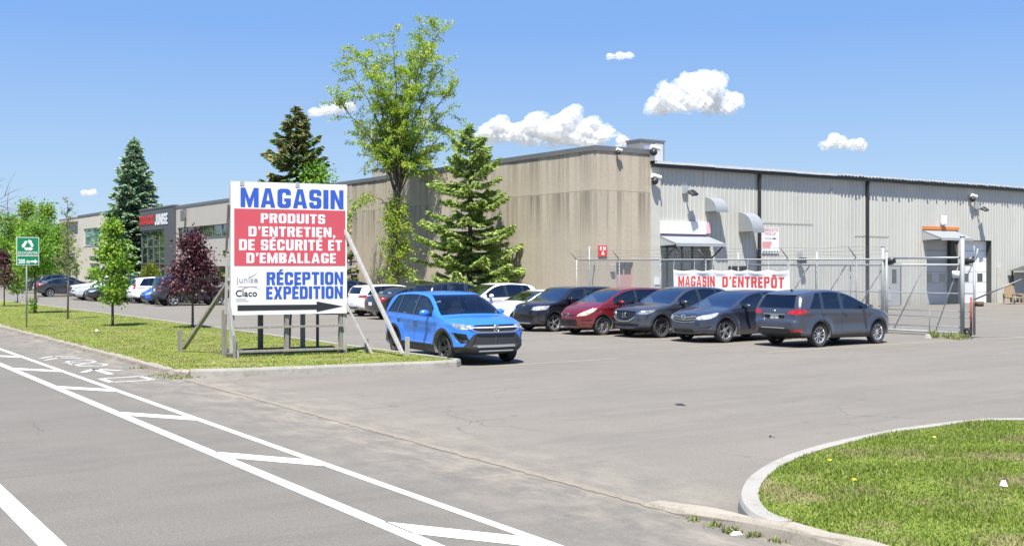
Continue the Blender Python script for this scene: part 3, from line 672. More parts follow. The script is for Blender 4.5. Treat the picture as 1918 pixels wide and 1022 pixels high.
canopy(FB(1234, 440)[0], FB(1234, 440)[0]+3.35, FB(1240, 441)[1], FB(1234, 456)[1]+0.0, 1.30)
canopy(FB(1727, 432)[0], FB(1727, 432)[0]+3.2, FB(1740, 431)[1], FB(1727, 446)[1], 1.35, brace=False)
xa = FB(1727, 432)[0]; z = FB(1740, 429)[1]; P(MB().box(xa, xa+3.6, WY-0.12, WY-0.037, z-0.02, z+0.16), 'flashing', M_ORANGE)
# dark opening behind the banner
P(MB().box(BO[0], BO[1], WY+0.9, WY+1.0, 0, BO[3]).box(BO[0]-0.05, BO[0], WY+0.005, WY+0.9, 0, BO[3]).box(BO[1], BO[1]+0.05, WY+0.005, WY+0.9, 0, BO[3]).box(BO[0], BO[1], WY+0.005, WY+0.9, BO[3], BO[3]+0.05), 'hatch_opening', M_INSIDE)
# person door
mb = MB().box(PD[0], PD[1], WY+0.05, WY+0.09, 0.02, PD[3]); d_ = P(mb, 'door', M_GREYBOX)
w = MB().box((PD[0]+PD[1])/2-0.2, (PD[0]+PD[1])/2+0.2, WY+0.03, WY+0.049, PD[3]-1.15, PD[3]-0.35).build('window', M_WIN); w.parent = d_
w = MB().cyl((PD[0]+0.12, WY-0.02, 1.05), (PD[0]+0.12, WY+0.05, 1.05), 0.035).build('handle', M_BLACKMET); w.parent = d_
# two overhead doors with a post between and dark jambs
zt = max(D1[3], D2[3])
for dd, mt, lab in ((D1, M_DOORGREY, 'grey overhead door in the shade'), (D2, M_DOORWHITE, 'white overhead door')):
    mb = MB(); n = 6; h = zt/n
    for k in range(n): mb.cbox(dd[0], dd[1], WY+0.36, WY+0.41, 0.01+k*h, (k+1)*h-0.012, 0.008)
    d_ = P(mb, 'overhead_door', mt); d_['label'] = lab
    for u in (0.20, 0.68):
        xw = dd[0] + (dd[1]-dd[0])*u; w = MB().box(xw, xw+0.55, WY+0.345, WY+0.359, 2*h+0.05, 3*h-0.10).build('window', M_WIN); w.parent = d_
mb = MB().box(D1[1]+0.001, D2[0]-0.35, WY+0.1, WY+0.355, 0, zt).box(D1[0]-0.12, D1[0], WY+0.01, WY+0.6, 0, zt).box(D2[1], D2[1]+0.12, WY+0.01, WY+0.6, 0, zt).box(D1[0], D2[1], WY+0.01, WY+0.6, zt, zt+0.1)
mb.box(D1[0]-0.2, D2[1]+0.2, WY+0.42, WY+0.60, 0, zt); P(mb, 'door_jamb', M_INSIDE)
P(MB().box(D2[0]-0.35, D2[0]-0.002, WY-0.02, WY+0.355, 0, zt), 'door_post', M_TRIM)
P(MB().box(WX+0.3, X_END, WY+25, WY+25.2, 0, 7.4).box(X_END, X_END+0.2, WY, WY+25.2, 0, 7.4).box(X_CON, X_END, WY+4, WY+25, ZE+0.1, ZE+0.2), 'back_wall', M_TRIM)

# ------------------------------------------------------------------ next building down the street
BX = WX; z1 = CAM_H + (497-398)*((lambda k: BX/(FW[0]+k*RT[0]))((205-CX)/FPX))/FPX
ya = FA(212, 400)[0]; yb = FA(146, 400)[0]; yc = FA(100, 400)[0]
nb = tag(empty('office_building', (BX, ya, 0)), 'cream two storey building with teal windows beyond the tall spruce', 'building')
def PB(mb, name, mat, parent=None):
    o = mb.build(name, mat); o.parent = parent or nb
    if not parent: o.matrix_parent_inverse = Matrix.Translation((-BX, -ya, 0))
    return o
wins = []
def pxrect(px0, px1, py0, py1, x=BX):
    a = FA(px1, (py0+py1)/2, x)[0]; b = FA(px0, (py0+py1)/2, x)[0]; pm = (px0+px1)/2
    return (min(a, b), max(a, b), FA(pm, py1, x)[1], FA(pm, py0, x)[1])
h1 = [pxrect(157, 188, 427, 461), pxrect(168, 186, 493, 530), pxrect(196, 206, 430, 461)]
h2 = [pxrect(110, 123, 431, 460, BX+0.8), pxrect(138, 147, 493, 540, BX+0.8)]
mb = MB()
for r in cut_rects(ya, yb, -0.05, z1, h1): mb.box(BX, BX+0.3, *r)
for r in cut_rects(yb, yc, -0.05, z1, h2): mb.box(BX+0.8, BX+1.1, *r)
mb.box(BX+0.3, BX+0.8, yb-0.3, yb, 0, z1); mb.box(BX+0.3, BX+14, ya, ya+0.3, 0, z1); mb.box(BX+0.3, BX+14, ya+0.3, yc, z1-0.4, z1-0.2)
PB(mb, 'wall', M_STUCCO2)
mb = MB().box(BX-0.06, BX+0.35, ya-0.05, yb+0.05, z1, z1+0.22).box(BX+0.74, BX+1.15, yb+0.051, yc, z1, z1+0.22); PB(mb, 'coping', M_COPING)
for (a, b, c, d), xo in [(h, 0) for h in h1] + [(h, 0.8) for h in h2]:
    w = PB(MB().box(BX+xo+0.14, BX+xo+0.16, a, b, c, d), 'window', M_WINTEAL)
    fr = MB().box(BX+xo+0.06, BX+xo+0.139, a, a+0.08, c, d).box(BX+xo+0.06, BX+xo+0.139, b-0.08, b, c, d).box(BX+xo+0.06, BX+xo+0.139, a, b, d-0.08, d).box(BX+xo-0.04, BX+xo+0.139, a, b, c, c+0.08)
    o = fr.build('frame', M_TRIM); o.parent = w
# ------------------------------------------------------------------ vehicle materials
def car_paint(name, col, metal=0.35, rough=0.32, coat=0.8):
    m, nt, b, o = new_mat(name); v = coords(nt, 'Object')
    c = mixc(nt, noise(nt, v, 1.2, 3), [x*0.93 for x in col], [min(1, x*1.05) for x in col])
    sep = nt.nodes.new('ShaderNodeSeparateXYZ'); nt.links.new(v, sep.inputs[0])
    low = math_(nt, 'MULTIPLY', ramp(nt, sep.outputs['Z'], [(0.25, 0.55), (0.62, 0.0)]), noise(nt, v, 6, 5))      # road dust on the sills
    c = mixc(nt, low, c, (0.20, 0.185, 0.165))
    nt.links.new(c, b.inputs['Base Color']); b.inputs['Metallic'].default_value = metal; b.inputs['Roughness'].default_value = rough
    b.inputs['Coat Weight'].default_value = coat; b.inputs['Coat Roughness'].default_value = 0.04; return m
def car_glass(name, tint, extra=0.06):
    m, nt, b, o = new_mat(name)
    t = nt.nodes.new('ShaderNodeBsdfTransparent'); t.inputs['Color'].default_value = (*tint, 1)
    g = nt.nodes.new('ShaderNodeBsdfGlossy'); g.inputs['Roughness'].default_value = 0.02
    fr = nt.nodes.new('ShaderNodeFresnel'); fr.inputs['IOR'].default_value = 1.55
    f = math_(nt, 'MINIMUM', math_(nt, 'ADD', fr.outputs[0], extra), 1.0)
    mx = nt.nodes.new('ShaderNodeMixShader'); nt.links.new(f, mx.inputs[0]); nt.links.new(t.outputs[0], mx.inputs[1]); nt.links.new(g.outputs[0], mx.inputs[2])
    nt.links.new(mx.outputs[0], o.inputs['Surface']); return m
M_CGLASS = car_glass('clear_car_glass', (0.74, 0.81, 0.77), 0.09); M_CTINT = car_glass('tinted_car_glass', (0.30, 0.33, 0.33), 0.08); M_CSHIELD = car_glass('windscreen_glass', (0.72, 0.79, 0.77), 0.30)
M_CTRIM = simple('gloss_black_trim', (0.018, 0.019, 0.021), 0.12, var=0.05, coat=1.0, spec=1.0)
M_CCLEAR = car_glass('clear_windscreen_glass', (0.88, 0.93, 0.90), 0.06)
M_CBLACK = simple('black_car_plastic', (0.028, 0.029, 0.031), 0.55, var=0.15, scale=8)
M_CLINING = simple('dark_car_lining', (0.17, 0.17, 0.17), 0.9)
M_CSEAT = simple('car_seat_fabric', (0.22, 0.22, 0.22), 0.9, var=0.2)
M_CSEATL = simple('light_seat_fabric', (0.36, 0.35, 0.33), 0.85, var=0.2)
M_TYRE = simple('tyre_rubber', (0.030, 0.030, 0.031), 0.85, var=0.25, scale=9)
M_CHROME = simple('chrome', (0.72, 0.73, 0.74), 0.14, metal=1.0, var=0.03)
M_ALLOY = simple('alloy_wheel', (0.62, 0.62, 0.63), 0.30, metal=0.85, var=0.06)
M_ALLOYDK = simple('dark_alloy_wheel', (0.16, 0.16, 0.17), 0.35, metal=0.7, var=0.1)
M_ALLOYBK = simple('black_alloy_wheel', (0.06, 0.06, 0.068), 0.32, metal=0.6, var=0.1)
M_HUB = simple('brake_disc', (0.05, 0.05, 0.052), 0.6, metal=0.5)
def lamp_mat(name, col, spec=0.8):
    m, nt, b, o = new_mat(name); v = coords(nt, 'Object', scale=(1, 1, 1))
    st = ramp(nt, noise(nt, v, 14, 2), [(0.40, 0.15), (0.6, 1.0)])
    c = mixc(nt, st, [x*0.45 for x in col], col)
    nt.links.new(c, b.inputs['Base Color']); b.inputs['Roughness'].default_value = 0.15; b.inputs['Metallic'].default_value = 0.15
    b.inputs['Coat Weight'].default_value = 1.0; b.inputs['Coat Roughness'].default_value = 0.02; return m
M_HEAD = lamp_mat('headlight_lens', (0.50, 0.51, 0.53)); M_HEADDK = lamp_mat('smoked_headlight', (0.30, 0.31, 0.34)); M_HEADYEL = lamp_mat('aged_headlight', (0.66, 0.62, 0.46)); M_TAIL = lamp_mat('tail_light_lens', (0.55, 0.02, 0.02))
M_AMBER = lamp_mat('amber_lens', (0.6, 0.22, 0.05)); M_PLATE = simple('licence_plate', (0.68, 0.70, 0.76), 0.5, var=0.05)

# ------------------------------------------------------------------ vehicle bodies: a signed distance field meshed with surface nets
def poly_sdf(P, X, Y):
    P = np.asarray(P, float); d = np.full(X.shape, 1e9); c = np.zeros(X.shape, bool); n = len(P)
    for i in range(n):
        ax, ay = P[i-1]; bx, by = P[i]; ex, ey = bx-ax, by-ay; wx, wy = X-ax, Y-ay
        t = np.clip((wx*ex+wy*ey)/max(ex*ex+ey*ey, 1e-12), 0, 1); d = np.minimum(d, (wx-ex*t)**2+(wy-ey*t)**2)
        if ay != by: c ^= ((ay > Y) != (by > Y)) & (X < (bx-ax)*(Y-ay)/(by-ay)+ax)
    d = np.sqrt(d); return np.where(c, -d, d)
def smooth_poly(P, n=4, closed=True):
    """Catmull-Rom through the points; a third value 1 keeps a corner sharp"""
    out = []; m = len(P)
    Q = [np.array(p[:2], float) for p in P]; sh = [len(p) > 2 and p[2] for p in P]
    for i in range(m):
        p1, p2 = Q[i], Q[(i+1) % m]; p0 = p1-(p2-p1) if sh[i] else Q[i-1]; p3 = p2+(p2-p1) if sh[(i+1) % m] else Q[(i+2) % m]
        d0 = max(np.linalg.norm(p1-p0), 1e-6)**.5; d1 = max(np.linalg.norm(p2-p1), 1e-6)**.5; d2 = max(np.linalg.norm(p3-p2), 1e-6)**.5
        m1 = (p2-p1) + d1*((p1-p0)/d0 - (p2-p0)/(d0+d1))*1.0; m2 = (p2-p1) + d1*((p3-p2)/d2 - (p3-p1)/(d1+d2))*1.0
        for k in range(n):
            t = k/n; h = (2*t**3-3*t**2+1, t**3-2*t**2+t, -2*t**3+3*t**2, t**3-t**2); out.append(h[0]*p1+h[1]*m1+h[2]*p2+h[3]*m2)
    return np.array(out)
def sstep(a, b, x): t = np.clip((x-a)/(b-a), 0, 1); return t*t*(3-2*t)
def surface_nets(f, org, h):
    nx, ny, nz = f.shape; s = f < 0
    c = np.zeros((nx-1, ny-1, nz-1), np.int8)
    for i in (0, 1):
        for j in (0, 1):
            for k in (0, 1): c += s[i:nx-1+i, j:ny-1+j, k:nz-1+k]
    act = (c > 0) & (c < 8); idx = -np.ones(act.shape, np.int64); I = np.argwhere(act); idx[act] = np.arange(len(I))
    acc = np.zeros((len(I), 3)); cnt = np.zeros(len(I))
    cor = [(0,0,0),(1,0,0),(0,1,0),(1,1,0),(0,0,1),(1,0,1),(0,1,1),(1,1,1)]
    val = [f[I[:,0]+a, I[:,1]+b, I[:,2]+g] for a, b, g in cor]
    for p in range(8):
        for q in range(p+1, 8):
            dv = np.array(cor[q])-np.array(cor[p])
            if np.abs(dv).sum() != 1: continue
            cr = (val[p] < 0) != (val[q] < 0); t = np.where(cr, val[p]/np.where(cr, val[p]-val[q], 1), 0)
            acc += np.where(cr[:, None], np.array(cor[p])+t[:, None]*dv, 0); cnt += cr
    V = (I + acc/cnt[:, None])*h + org; F = []
    for ax in range(3):
        a1, a2 = [(1, 2), (2, 0), (0, 1)][ax]; sl0 = [slice(None)]*3; sl1 = [slice(None)]*3; sl0[ax] = slice(0, -1); sl1[ax] = slice(1, None)
        s0 = s[tuple(sl0)]; s1 = s[tuple(sl1)]; E = np.argwhere(s0 != s1)
        ok = (E[:, a1] > 0) & (E[:, a2] > 0) & (E[:, a1] < f.shape[a1]-1) & (E[:, a2] < f.shape[a2]-1); E = E[ok]
        def cell(d1, d2):
            q = E.copy(); q[:, a1] += d1; q[:, a2] += d2; return idx[q[:, 0], q[:, 1], q[:, 2]]
        quad = np.c_[cell(-1, -1), cell(0, -1), cell(0, 0), cell(-1, 0)]; flip = s0[E[:, 0], E[:, 1], E[:, 2]]
        F.append(np.where(flip[:, None], quad, quad[:, ::-1]))
    return V, np.concatenate(F)
def split_mesh(V, T, f):
    """cut the triangles along f = 0"""
    fv = f.copy(); eps = 1e-5; fv[np.abs(fv) < eps] = eps; s = fv > 0; k = s[T].sum(1); keep = T[(k == 0) | (k == 3)]; mx = T[(k == 1) | (k == 2)]
    if not len(mx): return V, T, fv
    sm = s[mx]; lone = np.where(sm.sum(1)[:, None] == 1, sm, ~sm).argmax(1); r = np.arange(len(mx))
    a = mx[r, lone]; b = mx[r, (lone+1) % 3]; c = mx[r, (lone+2) % 3]
    e = np.concatenate([np.c_[a, b], np.c_[a, c]]); es = np.sort(e, 1); u, inv = np.unique(es[:, 0]*np.int64(len(V))+es[:, 1], return_inverse=True)
    i0 = u // len(V); i1 = u % len(V); t = (fv[i0]/(fv[i0]-fv[i1]))[:, None]; NV = V[i0]+(V[i1]-V[i0])*t; n = len(V); inv = inv.ravel()
    p = n+inv[:len(mx)]; q = n+inv[len(mx):]
    return np.concatenate([V, NV]), np.concatenate([keep, np.c_[a, p, q], np.c_[p, b, c], np.c_[p, c, q]]), np.concatenate([fv, np.zeros(len(NV))])

class CarShape:
    """u = metres behind the front bumper, z = height; +x is forward in the finished car"""
    def __init__(s, sp):
        s.sp = sp; s.L = sp['L']; s.w = sp['W']/2; s.wb = sp['wb']; s.fo = sp['fo']; s.xf = s.wb/2 + s.fo; s.R = sp.get('R', 0.34); s.rw = s.R + sp.get('gap', 0.065)
        s.sil = smooth_poly(sp['sil'], 5); s.sil[:, 0] = s.xf - s.sil[:, 0]
        zz = sp.get('zbelt', (1.02, 1.10)); s.zb0, s.zb1 = zz
        lo = s.sil.min(0)-0.45; hi = s.sil.max(0)+0.45; s.g0 = lo; s.gh = 0.015
        gx = np.arange(lo[0], hi[0], s.gh); gz = np.arange(lo[1], hi[1], s.gh); a, b = np.meshgrid(gx, gz, indexing='ij'); s.gd = poly_sdf(s.sil, a, b)
    def belt(s, x): t = np.clip((s.xf - x)/s.L, 0, 1); return s.zb0 + (s.zb1 - s.zb0)*t
    def width(s, x, z):
        sp = s.sp; u = s.xf - x; lf, kf = sp.get('nose', (0.85, 0.42)); lr, kr = sp.get('tail', (0.6, 0.22))
        a = np.clip((lf-u)/lf, 0, 1); b = np.clip((u-(s.L-lr))/lr, 0, 1)
        w = s.w - kf*(1-np.sqrt(np.clip(1-a**2.6, 0, 1)))*0.85 - kf*0.25*a**1.5 - kr*(1-np.sqrt(np.clip(1-b**2.6, 0, 1)))*0.85 - kr*0.25*b**1.5
        zb = s.belt(x); up = np.maximum(z-zb+0.02, 0)
        w = w - np.sqrt(up**2+0.05**2)*sp.get('tumble', 0.36) + 0.05*sp.get('tumble', 0.36) - up**2*0.12
        lo = np.maximum(0.62-z, 0); w = w - lo**2*0.28 - 0.012*np.exp(-((z-(zb-0.02))/0.05)**2)*0
        # shoulder and waist creases, hollow between them
        w = w - 0.022*np.exp(-((z-0.66)/0.14)**2)*sstep(-s.wb/2+s.rw, -s.wb/2+s.rw+.3, x)*sstep(s.wb/2-s.rw, s.wb/2-s.rw-.3, x) + 0.012*np.exp(-((z-0.42)/0.05)**2)
        w = w + 0.012*sstep(zb-0.22, zb-0.10, z)*(1-sstep(zb-0.10, zb-0.02, z))
        for xa in (s.wb/2, -s.wb/2):
            d = np.sqrt((x-xa)**2+(z-s.R)**2); w = w + sp.get('flare', 0.025)*(1-sstep(s.rw+0.02, s.rw+0.24, d))
        return w
    def d_side(s, x, z):                                              # looked up in a fine table
        a = np.clip((x-s.g0[0])/s.gh, 0, s.gd.shape[0]-1.001); b = np.clip((z-s.g0[1])/s.gh, 0, s.gd.shape[1]-1.001)
        i = a.astype(np.int64); j = b.astype(np.int64); a = a-i; b = b-j; g = s.gd
        return (g[i, j]*(1-a)+g[i+1, j]*a)*(1-b)+(g[i, j+1]*(1-a)+g[i+1, j+1]*a)*b
    def field(s, x, y, z, ds=None, w=None):
        sp = s.sp
        if ds is None: ds = s.d_side(x, z)
        if w is None: w = s.width(x, z)
        u = s.xf - x; ay = np.abs(y)
        crown = sp.get('crown', 0.035)*(ay/s.w)**2                      # hood, roof and bumpers bow gently
        bow = sp.get('bow', 0.10)*(ay/s.w)**2.2*sstep(1.1, 0.0, u)*0.9 + 0.07*(ay/s.w)**2.2*sstep(s.L-0.7, s.L, u)
        a = ds + crown + bow; b = (ay - w)*0.96
        r = 0.055 + 0.06*sstep(s.belt(x)-0.05, s.belt(x)+0.35, z)*0.9 + sp.get('noser', 0.10)*sstep(0.9, 0.1, u) + 0.05*sstep(s.L-0.5, s.L, u)
        q = np.sqrt(np.maximum(a+r, 0)**2+np.maximum(b+r, 0)**2) + np.minimum(np.maximum(a, b)+r, 0) - r
        for fn in sp.get('carve', ()): q = q + fn(s, x, y, z)
        for xa in (s.wb/2, -s.wb/2):
            wd = np.sqrt((x-xa)**2+(z-s.R)**2) - s.rw; wd = np.maximum(wd, 0.50-ay); q = np.maximum(q, -wd)
        return q
    def grid(s, h):
        x0 = s.xf-s.L-0.06; org = np.array((x0, 0.0, 0.10)) - h*0.5; org[1] = -h*0.5
        nx = int((s.L+0.12)/h)+2; ny = int((s.w+0.10)/h)+2; nz = int((s.sil[:, 1].max()+0.08-0.10)/h)+2
        X = org[0]+h*np.arange(nx); Y = org[1]+h*np.arange(ny); Z = org[2]+h*np.arange(nz)
        x2, z2 = np.meshgrid(X, Z, indexing='ij'); ds = s.d_side(x2, z2); w = s.width(x2, z2)
        f = np.empty((nx, ny, nz), np.float64)
        for j in range(ny): f[:, j] = s.field(x2, np.full_like(x2, Y[j]), z2, ds, w)
        return f, org
    def y_at(s, x, z, off=0.0):
        lo, hi = 0.0, 1.3
        for _ in range(22):
            m = (lo+hi)/2
            v = float(s.field(np.array([x]), np.array([m]), np.array([z]))[0])
            if v < -off if off < 0 else v < 0: lo = m
            else: hi = m
        return lo
    def x_at(s, y, z, front=True):
        lo, hi = 0.0, (s.xf+0.3 if front else -(s.L-s.xf)-0.3); lo = 0.3 if front else -0.3
        for _ in range(24):
            m = (lo+hi)/2
            if float(s.field(np.array([m]), np.array([y]), np.array([z]))[0]) < 0: lo = m
            else: hi = m
        return lo
def both(fn):                                                      # mirror: field functions use |y|
    return fn
def vpoly(P): return [tuple(p) for p in P]

def build_car(sp, label, group=None, loc=(0, 0), heading=0.0, h=None, steer=0.0):
    s = CarShape(sp); h = h or 0.026
    f, org = s.grid(h); V, Q = surface_nets(f, org, h)
    # pull the points onto the surface
    for _ in range(2):
        e = 0.004; x, y, z = V.T
        g0 = s.field(x, y, z); g = np.c_[s.field(x+e, y, z)-g0, s.field(x, y+e, z)-g0, s.field(x, y, z+e)-g0]/e
        l2 = np.maximum((g*g).sum(1), 0.25); st = np.clip(g0/l2, -0.3*h, 0.3*h); V = V - g*st[:, None]
    V[:, 1] = np.where(V[:, 1] < h*0.51, 0.0, V[:, 1])
    T = np.concatenate([Q[:, [0, 1, 2]], Q[:, [0, 2, 3]]])
    T = T[(V[T][:, :, 1].max(1) > 1e-6)]
    ar = np.linalg.norm(np.cross(V[T[:, 1]]-V[T[:, 0]], V[T[:, 2]]-V[T[:, 0]]), axis=1); T = T[ar > 1e-12]
    xf, L, wb, R = s.xf, s.L, s.wb, s.R
    zmax = s.sil[:, 1].max()
    def U(x): return xf - x
    # scalar fields: negative inside the part
    wi = sp['win']
    m_roof = wi.get('roof', 0.085)
    def side_glass(x, y, z):
        zb = s.belt(x) + 0.015; d = np.maximum(s.d_side(x, z)+m_roof, zb-z)
        d = np.maximum(d, (wi['u0']-U(x))); 
        d = np.maximum(d, (U(x) - (wi['u1'] - (z-zb)*wi.get('slant', 0.6)))*0.85)
        return d
    fields = {}
    def F_(name, fn): fields[name] = fn
    F_('side', side_glass)
    trim = wi.get('trim', 0.022)
    F_('sidetrim', lambda x, y, z: side_glass(x, y, z)-trim)
    for i, (ua, ub, sl) in enumerate(wi['pillars']):               # opaque strips between the side windows
        F_('pil%d' % i, lambda x, y, z, ua=ua, ub=ub, sl=sl: np.maximum(ua-(U(x)+sl*(z-s.belt(x))), (U(x)+sl*(z-s.belt(x)))-ub))
    ws = sp['ws']
    F_('shield', lambda x, y, z: np.maximum.reduce([np.abs(y)-(s.width(x, z)-ws.get('m', 0.10)), ws['z0']+0.03*(np.abs(y)/s.w)**2*-1-z, z-ws['z1'], (U(x)-ws['umax']), s.belt(x)*0-1]))
    rw_ = sp['rw']
    F_('rear', lambda x, y, z: np.maximum.reduce([np.abs(y)-(s.width(x, z)-rw_.get('m', 0.14)), rw_['z0']-z, z-rw_['z1'], rw_['umin']-U(x)]))
    F_('arch', lambda x, y, z: np.minimum(np.sqrt((x-wb/2)**2+(z-R)**2), np.sqrt((x+wb/2)**2+(z-R)**2)) - (s.rw+sp.get('clad_arch', 0.012)))
    F_('sill', lambda x, y, z: z - sp.get('clad_z', 0.27))
    for nm, spec in sp.get('feat', {}).items():
        F_('feat_'+nm, spec['f'](s))
    for nm, fn in fields.items():
        x, y, z = V.T; V, T, _ = split_mesh(V, T, fn(x, y, z))
    # classify triangles at their centres
    C = V[T].mean(1); x, y, z = C.T
    N = np.cross(V[T[:, 1]]-V[T[:, 0]], V[T[:, 2]]-V[T[:, 0]]); N /= np.maximum(np.linalg.norm(N, axis=1), 1e-12)[:, None]
    part = np.zeros(len(T), np.int32); names = ['body']; 
    def setp(name, mask):
        if name not in names: names.append(name)
        part[mask] = names.index(name)
    ev = {k: fn(x, y, z) < 0 for k, fn in fields.items()}
    outward = np.abs(N[:, 1]) > 0.35
    setp('cladding', (ev['sill'] | (ev['arch'] & (y > 0.45))))
    sd = (y > 0.42*s.w) & outward & (z > s.zb0-0.12)
    setp('window_trim', ev['sidetrim'] & sd)
    gl = ev['side'] & sd
    pil = np.zeros(len(T), bool)
    for i in range(len(wi['pillars'])): pil |= ev['pil%d' % i]
    setp('window_trim', gl & pil)
    gz = gl & ~pil
    # each pane separately, front to back
    cuts = [0.5*(a+b) for a, b, sl in wi['pillars']]; ue = U(x) + (wi['pillars'][0][2] if wi['pillars'] else 0)*(z-s.belt(x))
    tintfrom = wi.get('tint_from', 1)
    for i in range(len(cuts)+1):
        lo = cuts[i-1] if i else -9; hi = cuts[i] if i < len(cuts) else 99
        setp('side_window_%d' % i, gz & (ue >= lo) & (ue < hi))
    lid = (N[:, 2] > 0.12)
    setp('windshield', ev['shield'] & (N[:, 0] > 0.12) & lid)
    setp('rear_window', ev['rear'] & (N[:, 0] < -0.2) & ((N[:, 2] > -0.1)))
    setp('wheel_well', ev['arch'] & (((np.minimum(np.hypot(x-wb/2, z-R), np.hypot(x+wb/2, z-R)) < s.rw+0.008)) | (y < 0.5)) & (y < s.w+0.1))
    for nm, spec in sp.get('feat', {}).items():
        mk = ev['feat_'+nm]
        if 'n' in spec: mk = mk & spec['n'](N, x, y, z)
        if spec.get('only'): mk = mk & np.isin(part, [names.index(q) for q in spec['only'] if q in names])
        setp(spec.get('part', nm), mk)
    # vertex normals from the field
    e = 0.006; vx, vy, vz = V.T
    g0 = s.field(vx, vy, vz); g = np.c_[s.field(vx+e, vy, vz)-s.field(vx-e, vy, vz), s.field(vx, vy+e, vz)-s.field(vx, np.maximum(vy-e, 0), vz), s.field(vx, vy, vz+e)-s.field(vx, vy, vz-e)]
    g[vy < 1e-6, 1] = 0; g /= np.maximum(np.linalg.norm(g, axis=1), 1e-9)[:, None]

    root = empty(sp.get('name', 'parked_car'), (loc[0], loc[1], 0), heading); tag(root, label, sp.get('cat', 'car'), group)
    M = sp['mats']
    def emit(nm, tri, mat, name, side, inset=0.0):
        u, inv = np.unique(tri, return_inverse=True); vv = V[u].copy(); nn = g[u].copy(); t = inv.reshape(-1, 3)
        vv = vv - nn*inset
        if side == 0:                                              # both halves in one mesh
            v2 = vv*(1, -1, 1); n2 = nn*(1, -1, 1); t2 = t[:, ::-1]+len(vv); vv = np.concatenate([vv, v2]); nn = np.concatenate([nn, n2]); t = np.concatenate([t, t2])
            # weld the middle line
            key = np.round(vv*2000).astype(np.int64); mid = np.abs(vv[:, 1]) < 1e-6
            k = key[:, 0]*100000+key[:, 2]; mp = np.arange(len(vv)); first = {}
            for i in np.nonzero(mid)[0]: mp[i] = first.setdefault(k[i], i)
            t = mp[t]
        elif side < 0: vv = vv*(1, -1, 1); nn = nn*(1, -1, 1); t = t[:, ::-1]
        fc = np.cross(vv[t[:, 1]]-vv[t[:, 0]], vv[t[:, 2]]-vv[t[:, 0]]); okk = np.linalg.norm(fc, axis=1) > 1e-13
        return np_obj(name, vv, t[okk], mat, root, True, nn)
    made = {}
    for nm in names:
        tri = T[part == names.index(nm)]
        if not len(tri): continue
        base = nm
        if nm == 'body': emit(nm, tri, M['body'], 'body', 0)
        elif nm == 'cladding': emit(nm, tri, M.get('clad', M_CBLACK), 'lower_cladding', 0)
        elif nm == 'window_trim': 
            o = emit(nm, tri, M.get('trim', M_CTRIM), 'window_trim', 1); emit(nm, tri, M.get('trim', M_CTRIM), 'window_trim', -1)
        elif nm == 'wheel_well':
            for sd_ in (1, -1):
                for xs_ in (1, -1): emit(nm, tri[(V[tri][:, :, 0].mean(1)*xs_) > 0], M_CLINING, 'wheel_well', sd_)
        elif nm == 'windshield': emit(nm, tri, M.get('shield', M_CSHIELD), 'windshield', 0, 0.004)
        elif nm == 'rear_window': emit(nm, tri, M.get('rearglass', M_CTINT), 'rear_window', 0, 0.004)
        elif nm.startswith('side_window'):
            mt = M_CGLASS if int(nm[-1]) < tintfrom else M.get('sideglass', M_CTINT)
            for sd_ in (1, -1): emit(nm, tri, mt, 'side_window', sd_, 0.010)
        else:
            spec = next(v for k, v in sp['feat'].items() if v.get('part', k) == nm); mt = spec['mat'] if not isinstance(spec['mat'], str) else M[spec['mat']]
            if spec.get('pair'):
                for sd_ in (1, -1): made[nm] = emit(nm, tri, mt, nm, sd_, spec.get('inset', 0.0))
            else: made[nm] = emit(nm, tri, mt, nm, 0, spec.get('inset', 0.0))
    # cabin lining just inside the upper shell
    tri = T[np.isin(part, [0, names.index('window_trim')]) & (z > s.zb0-0.35) & (U(x) > ws['umax']-1.0)]
    if sp.get('inside', True):
        u, inv = np.unique(tri, return_inverse=True); vv = V[u]-g[u]*0.03; t = inv.reshape(-1, 3)[:, ::-1]
        vv2 = vv*(1, -1, 1); np_obj('cabin_lining', np.concatenate([vv, vv2]), np.concatenate([t, t[:, ::-1]+len(vv)]), M_CLINING, root, True)
        ib = MB(); zc = s.zb0
        uf = ws['umax']-0.12; seat_u = wi.get('seat', ws['umax']+0.30)
        ib.cbox(xf-uf-0.15, xf-uf+0.55, -s.w+0.18, s.w-0.18, 0.55, zc-0.07, 0.06)                          # dashboard
        ib.box(xf-L+0.5, xf-uf, -s.w+0.15, s.w-0.15, 0.40, 0.46)
        ib.build('dashboard', M_CLINING, root, 30)
        sm = M.get('seat', M_CSEAT)
        for yy in (-0.38, 0.38):
            q = MB(); xs = xf-seat_u-0.35
            q.cbox(xs-0.10, xs+0.45, yy-0.25, yy+0.25, 0.46, 0.66, 0.05)
            M4 = Matrix.Translation((xs-0.16, yy, 0.92)) @ Matrix.Rotation(R_(-14), 4, 'Y'); bm = bmesh.new(); bmesh.ops.create_cube(bm, size=1, matrix=M4 @ Matrix.Diagonal((0.14, 0.48, 0.62, 1))); bmesh.ops.bevel(bm, geom=bm.edges[:], offset=0.05, segments=2, affect='EDGES'); q.addbm(bm)
            M4 = Matrix.Translation((xs-0.26, yy, zc+0.27)) @ Matrix.Rotation(R_(-10), 4, 'Y'); bm = bmesh.new(); bmesh.ops.create_cube(bm, size=1, matrix=M4 @ Matrix.Diagonal((0.10, 0.27, 0.19, 1))); bmesh.ops.bevel(bm, geom=bm.edges[:], offset=0.045, segments=2, affect='EDGES'); q.addbm(bm)
            q.build('seat', sm, root, 30)
        q = MB(); xs = xf-seat_u-1.25; q.cbox(xs-0.2, xs+0.4, -0.62, 0.62, 0.46, 0.68, 0.05); q.cbox(xs-0.32, xs-0.18, -0.62, 0.62, 0.60, zc+0.10, 0.05)
        for yy in (-0.4, 0.4): q.cbox(xs-0.31, xs-0.20, yy-0.13, yy+0.13, zc+0.12, zc+0.28, 0.04)
        q.build('rear_seat', sm, root, 30)
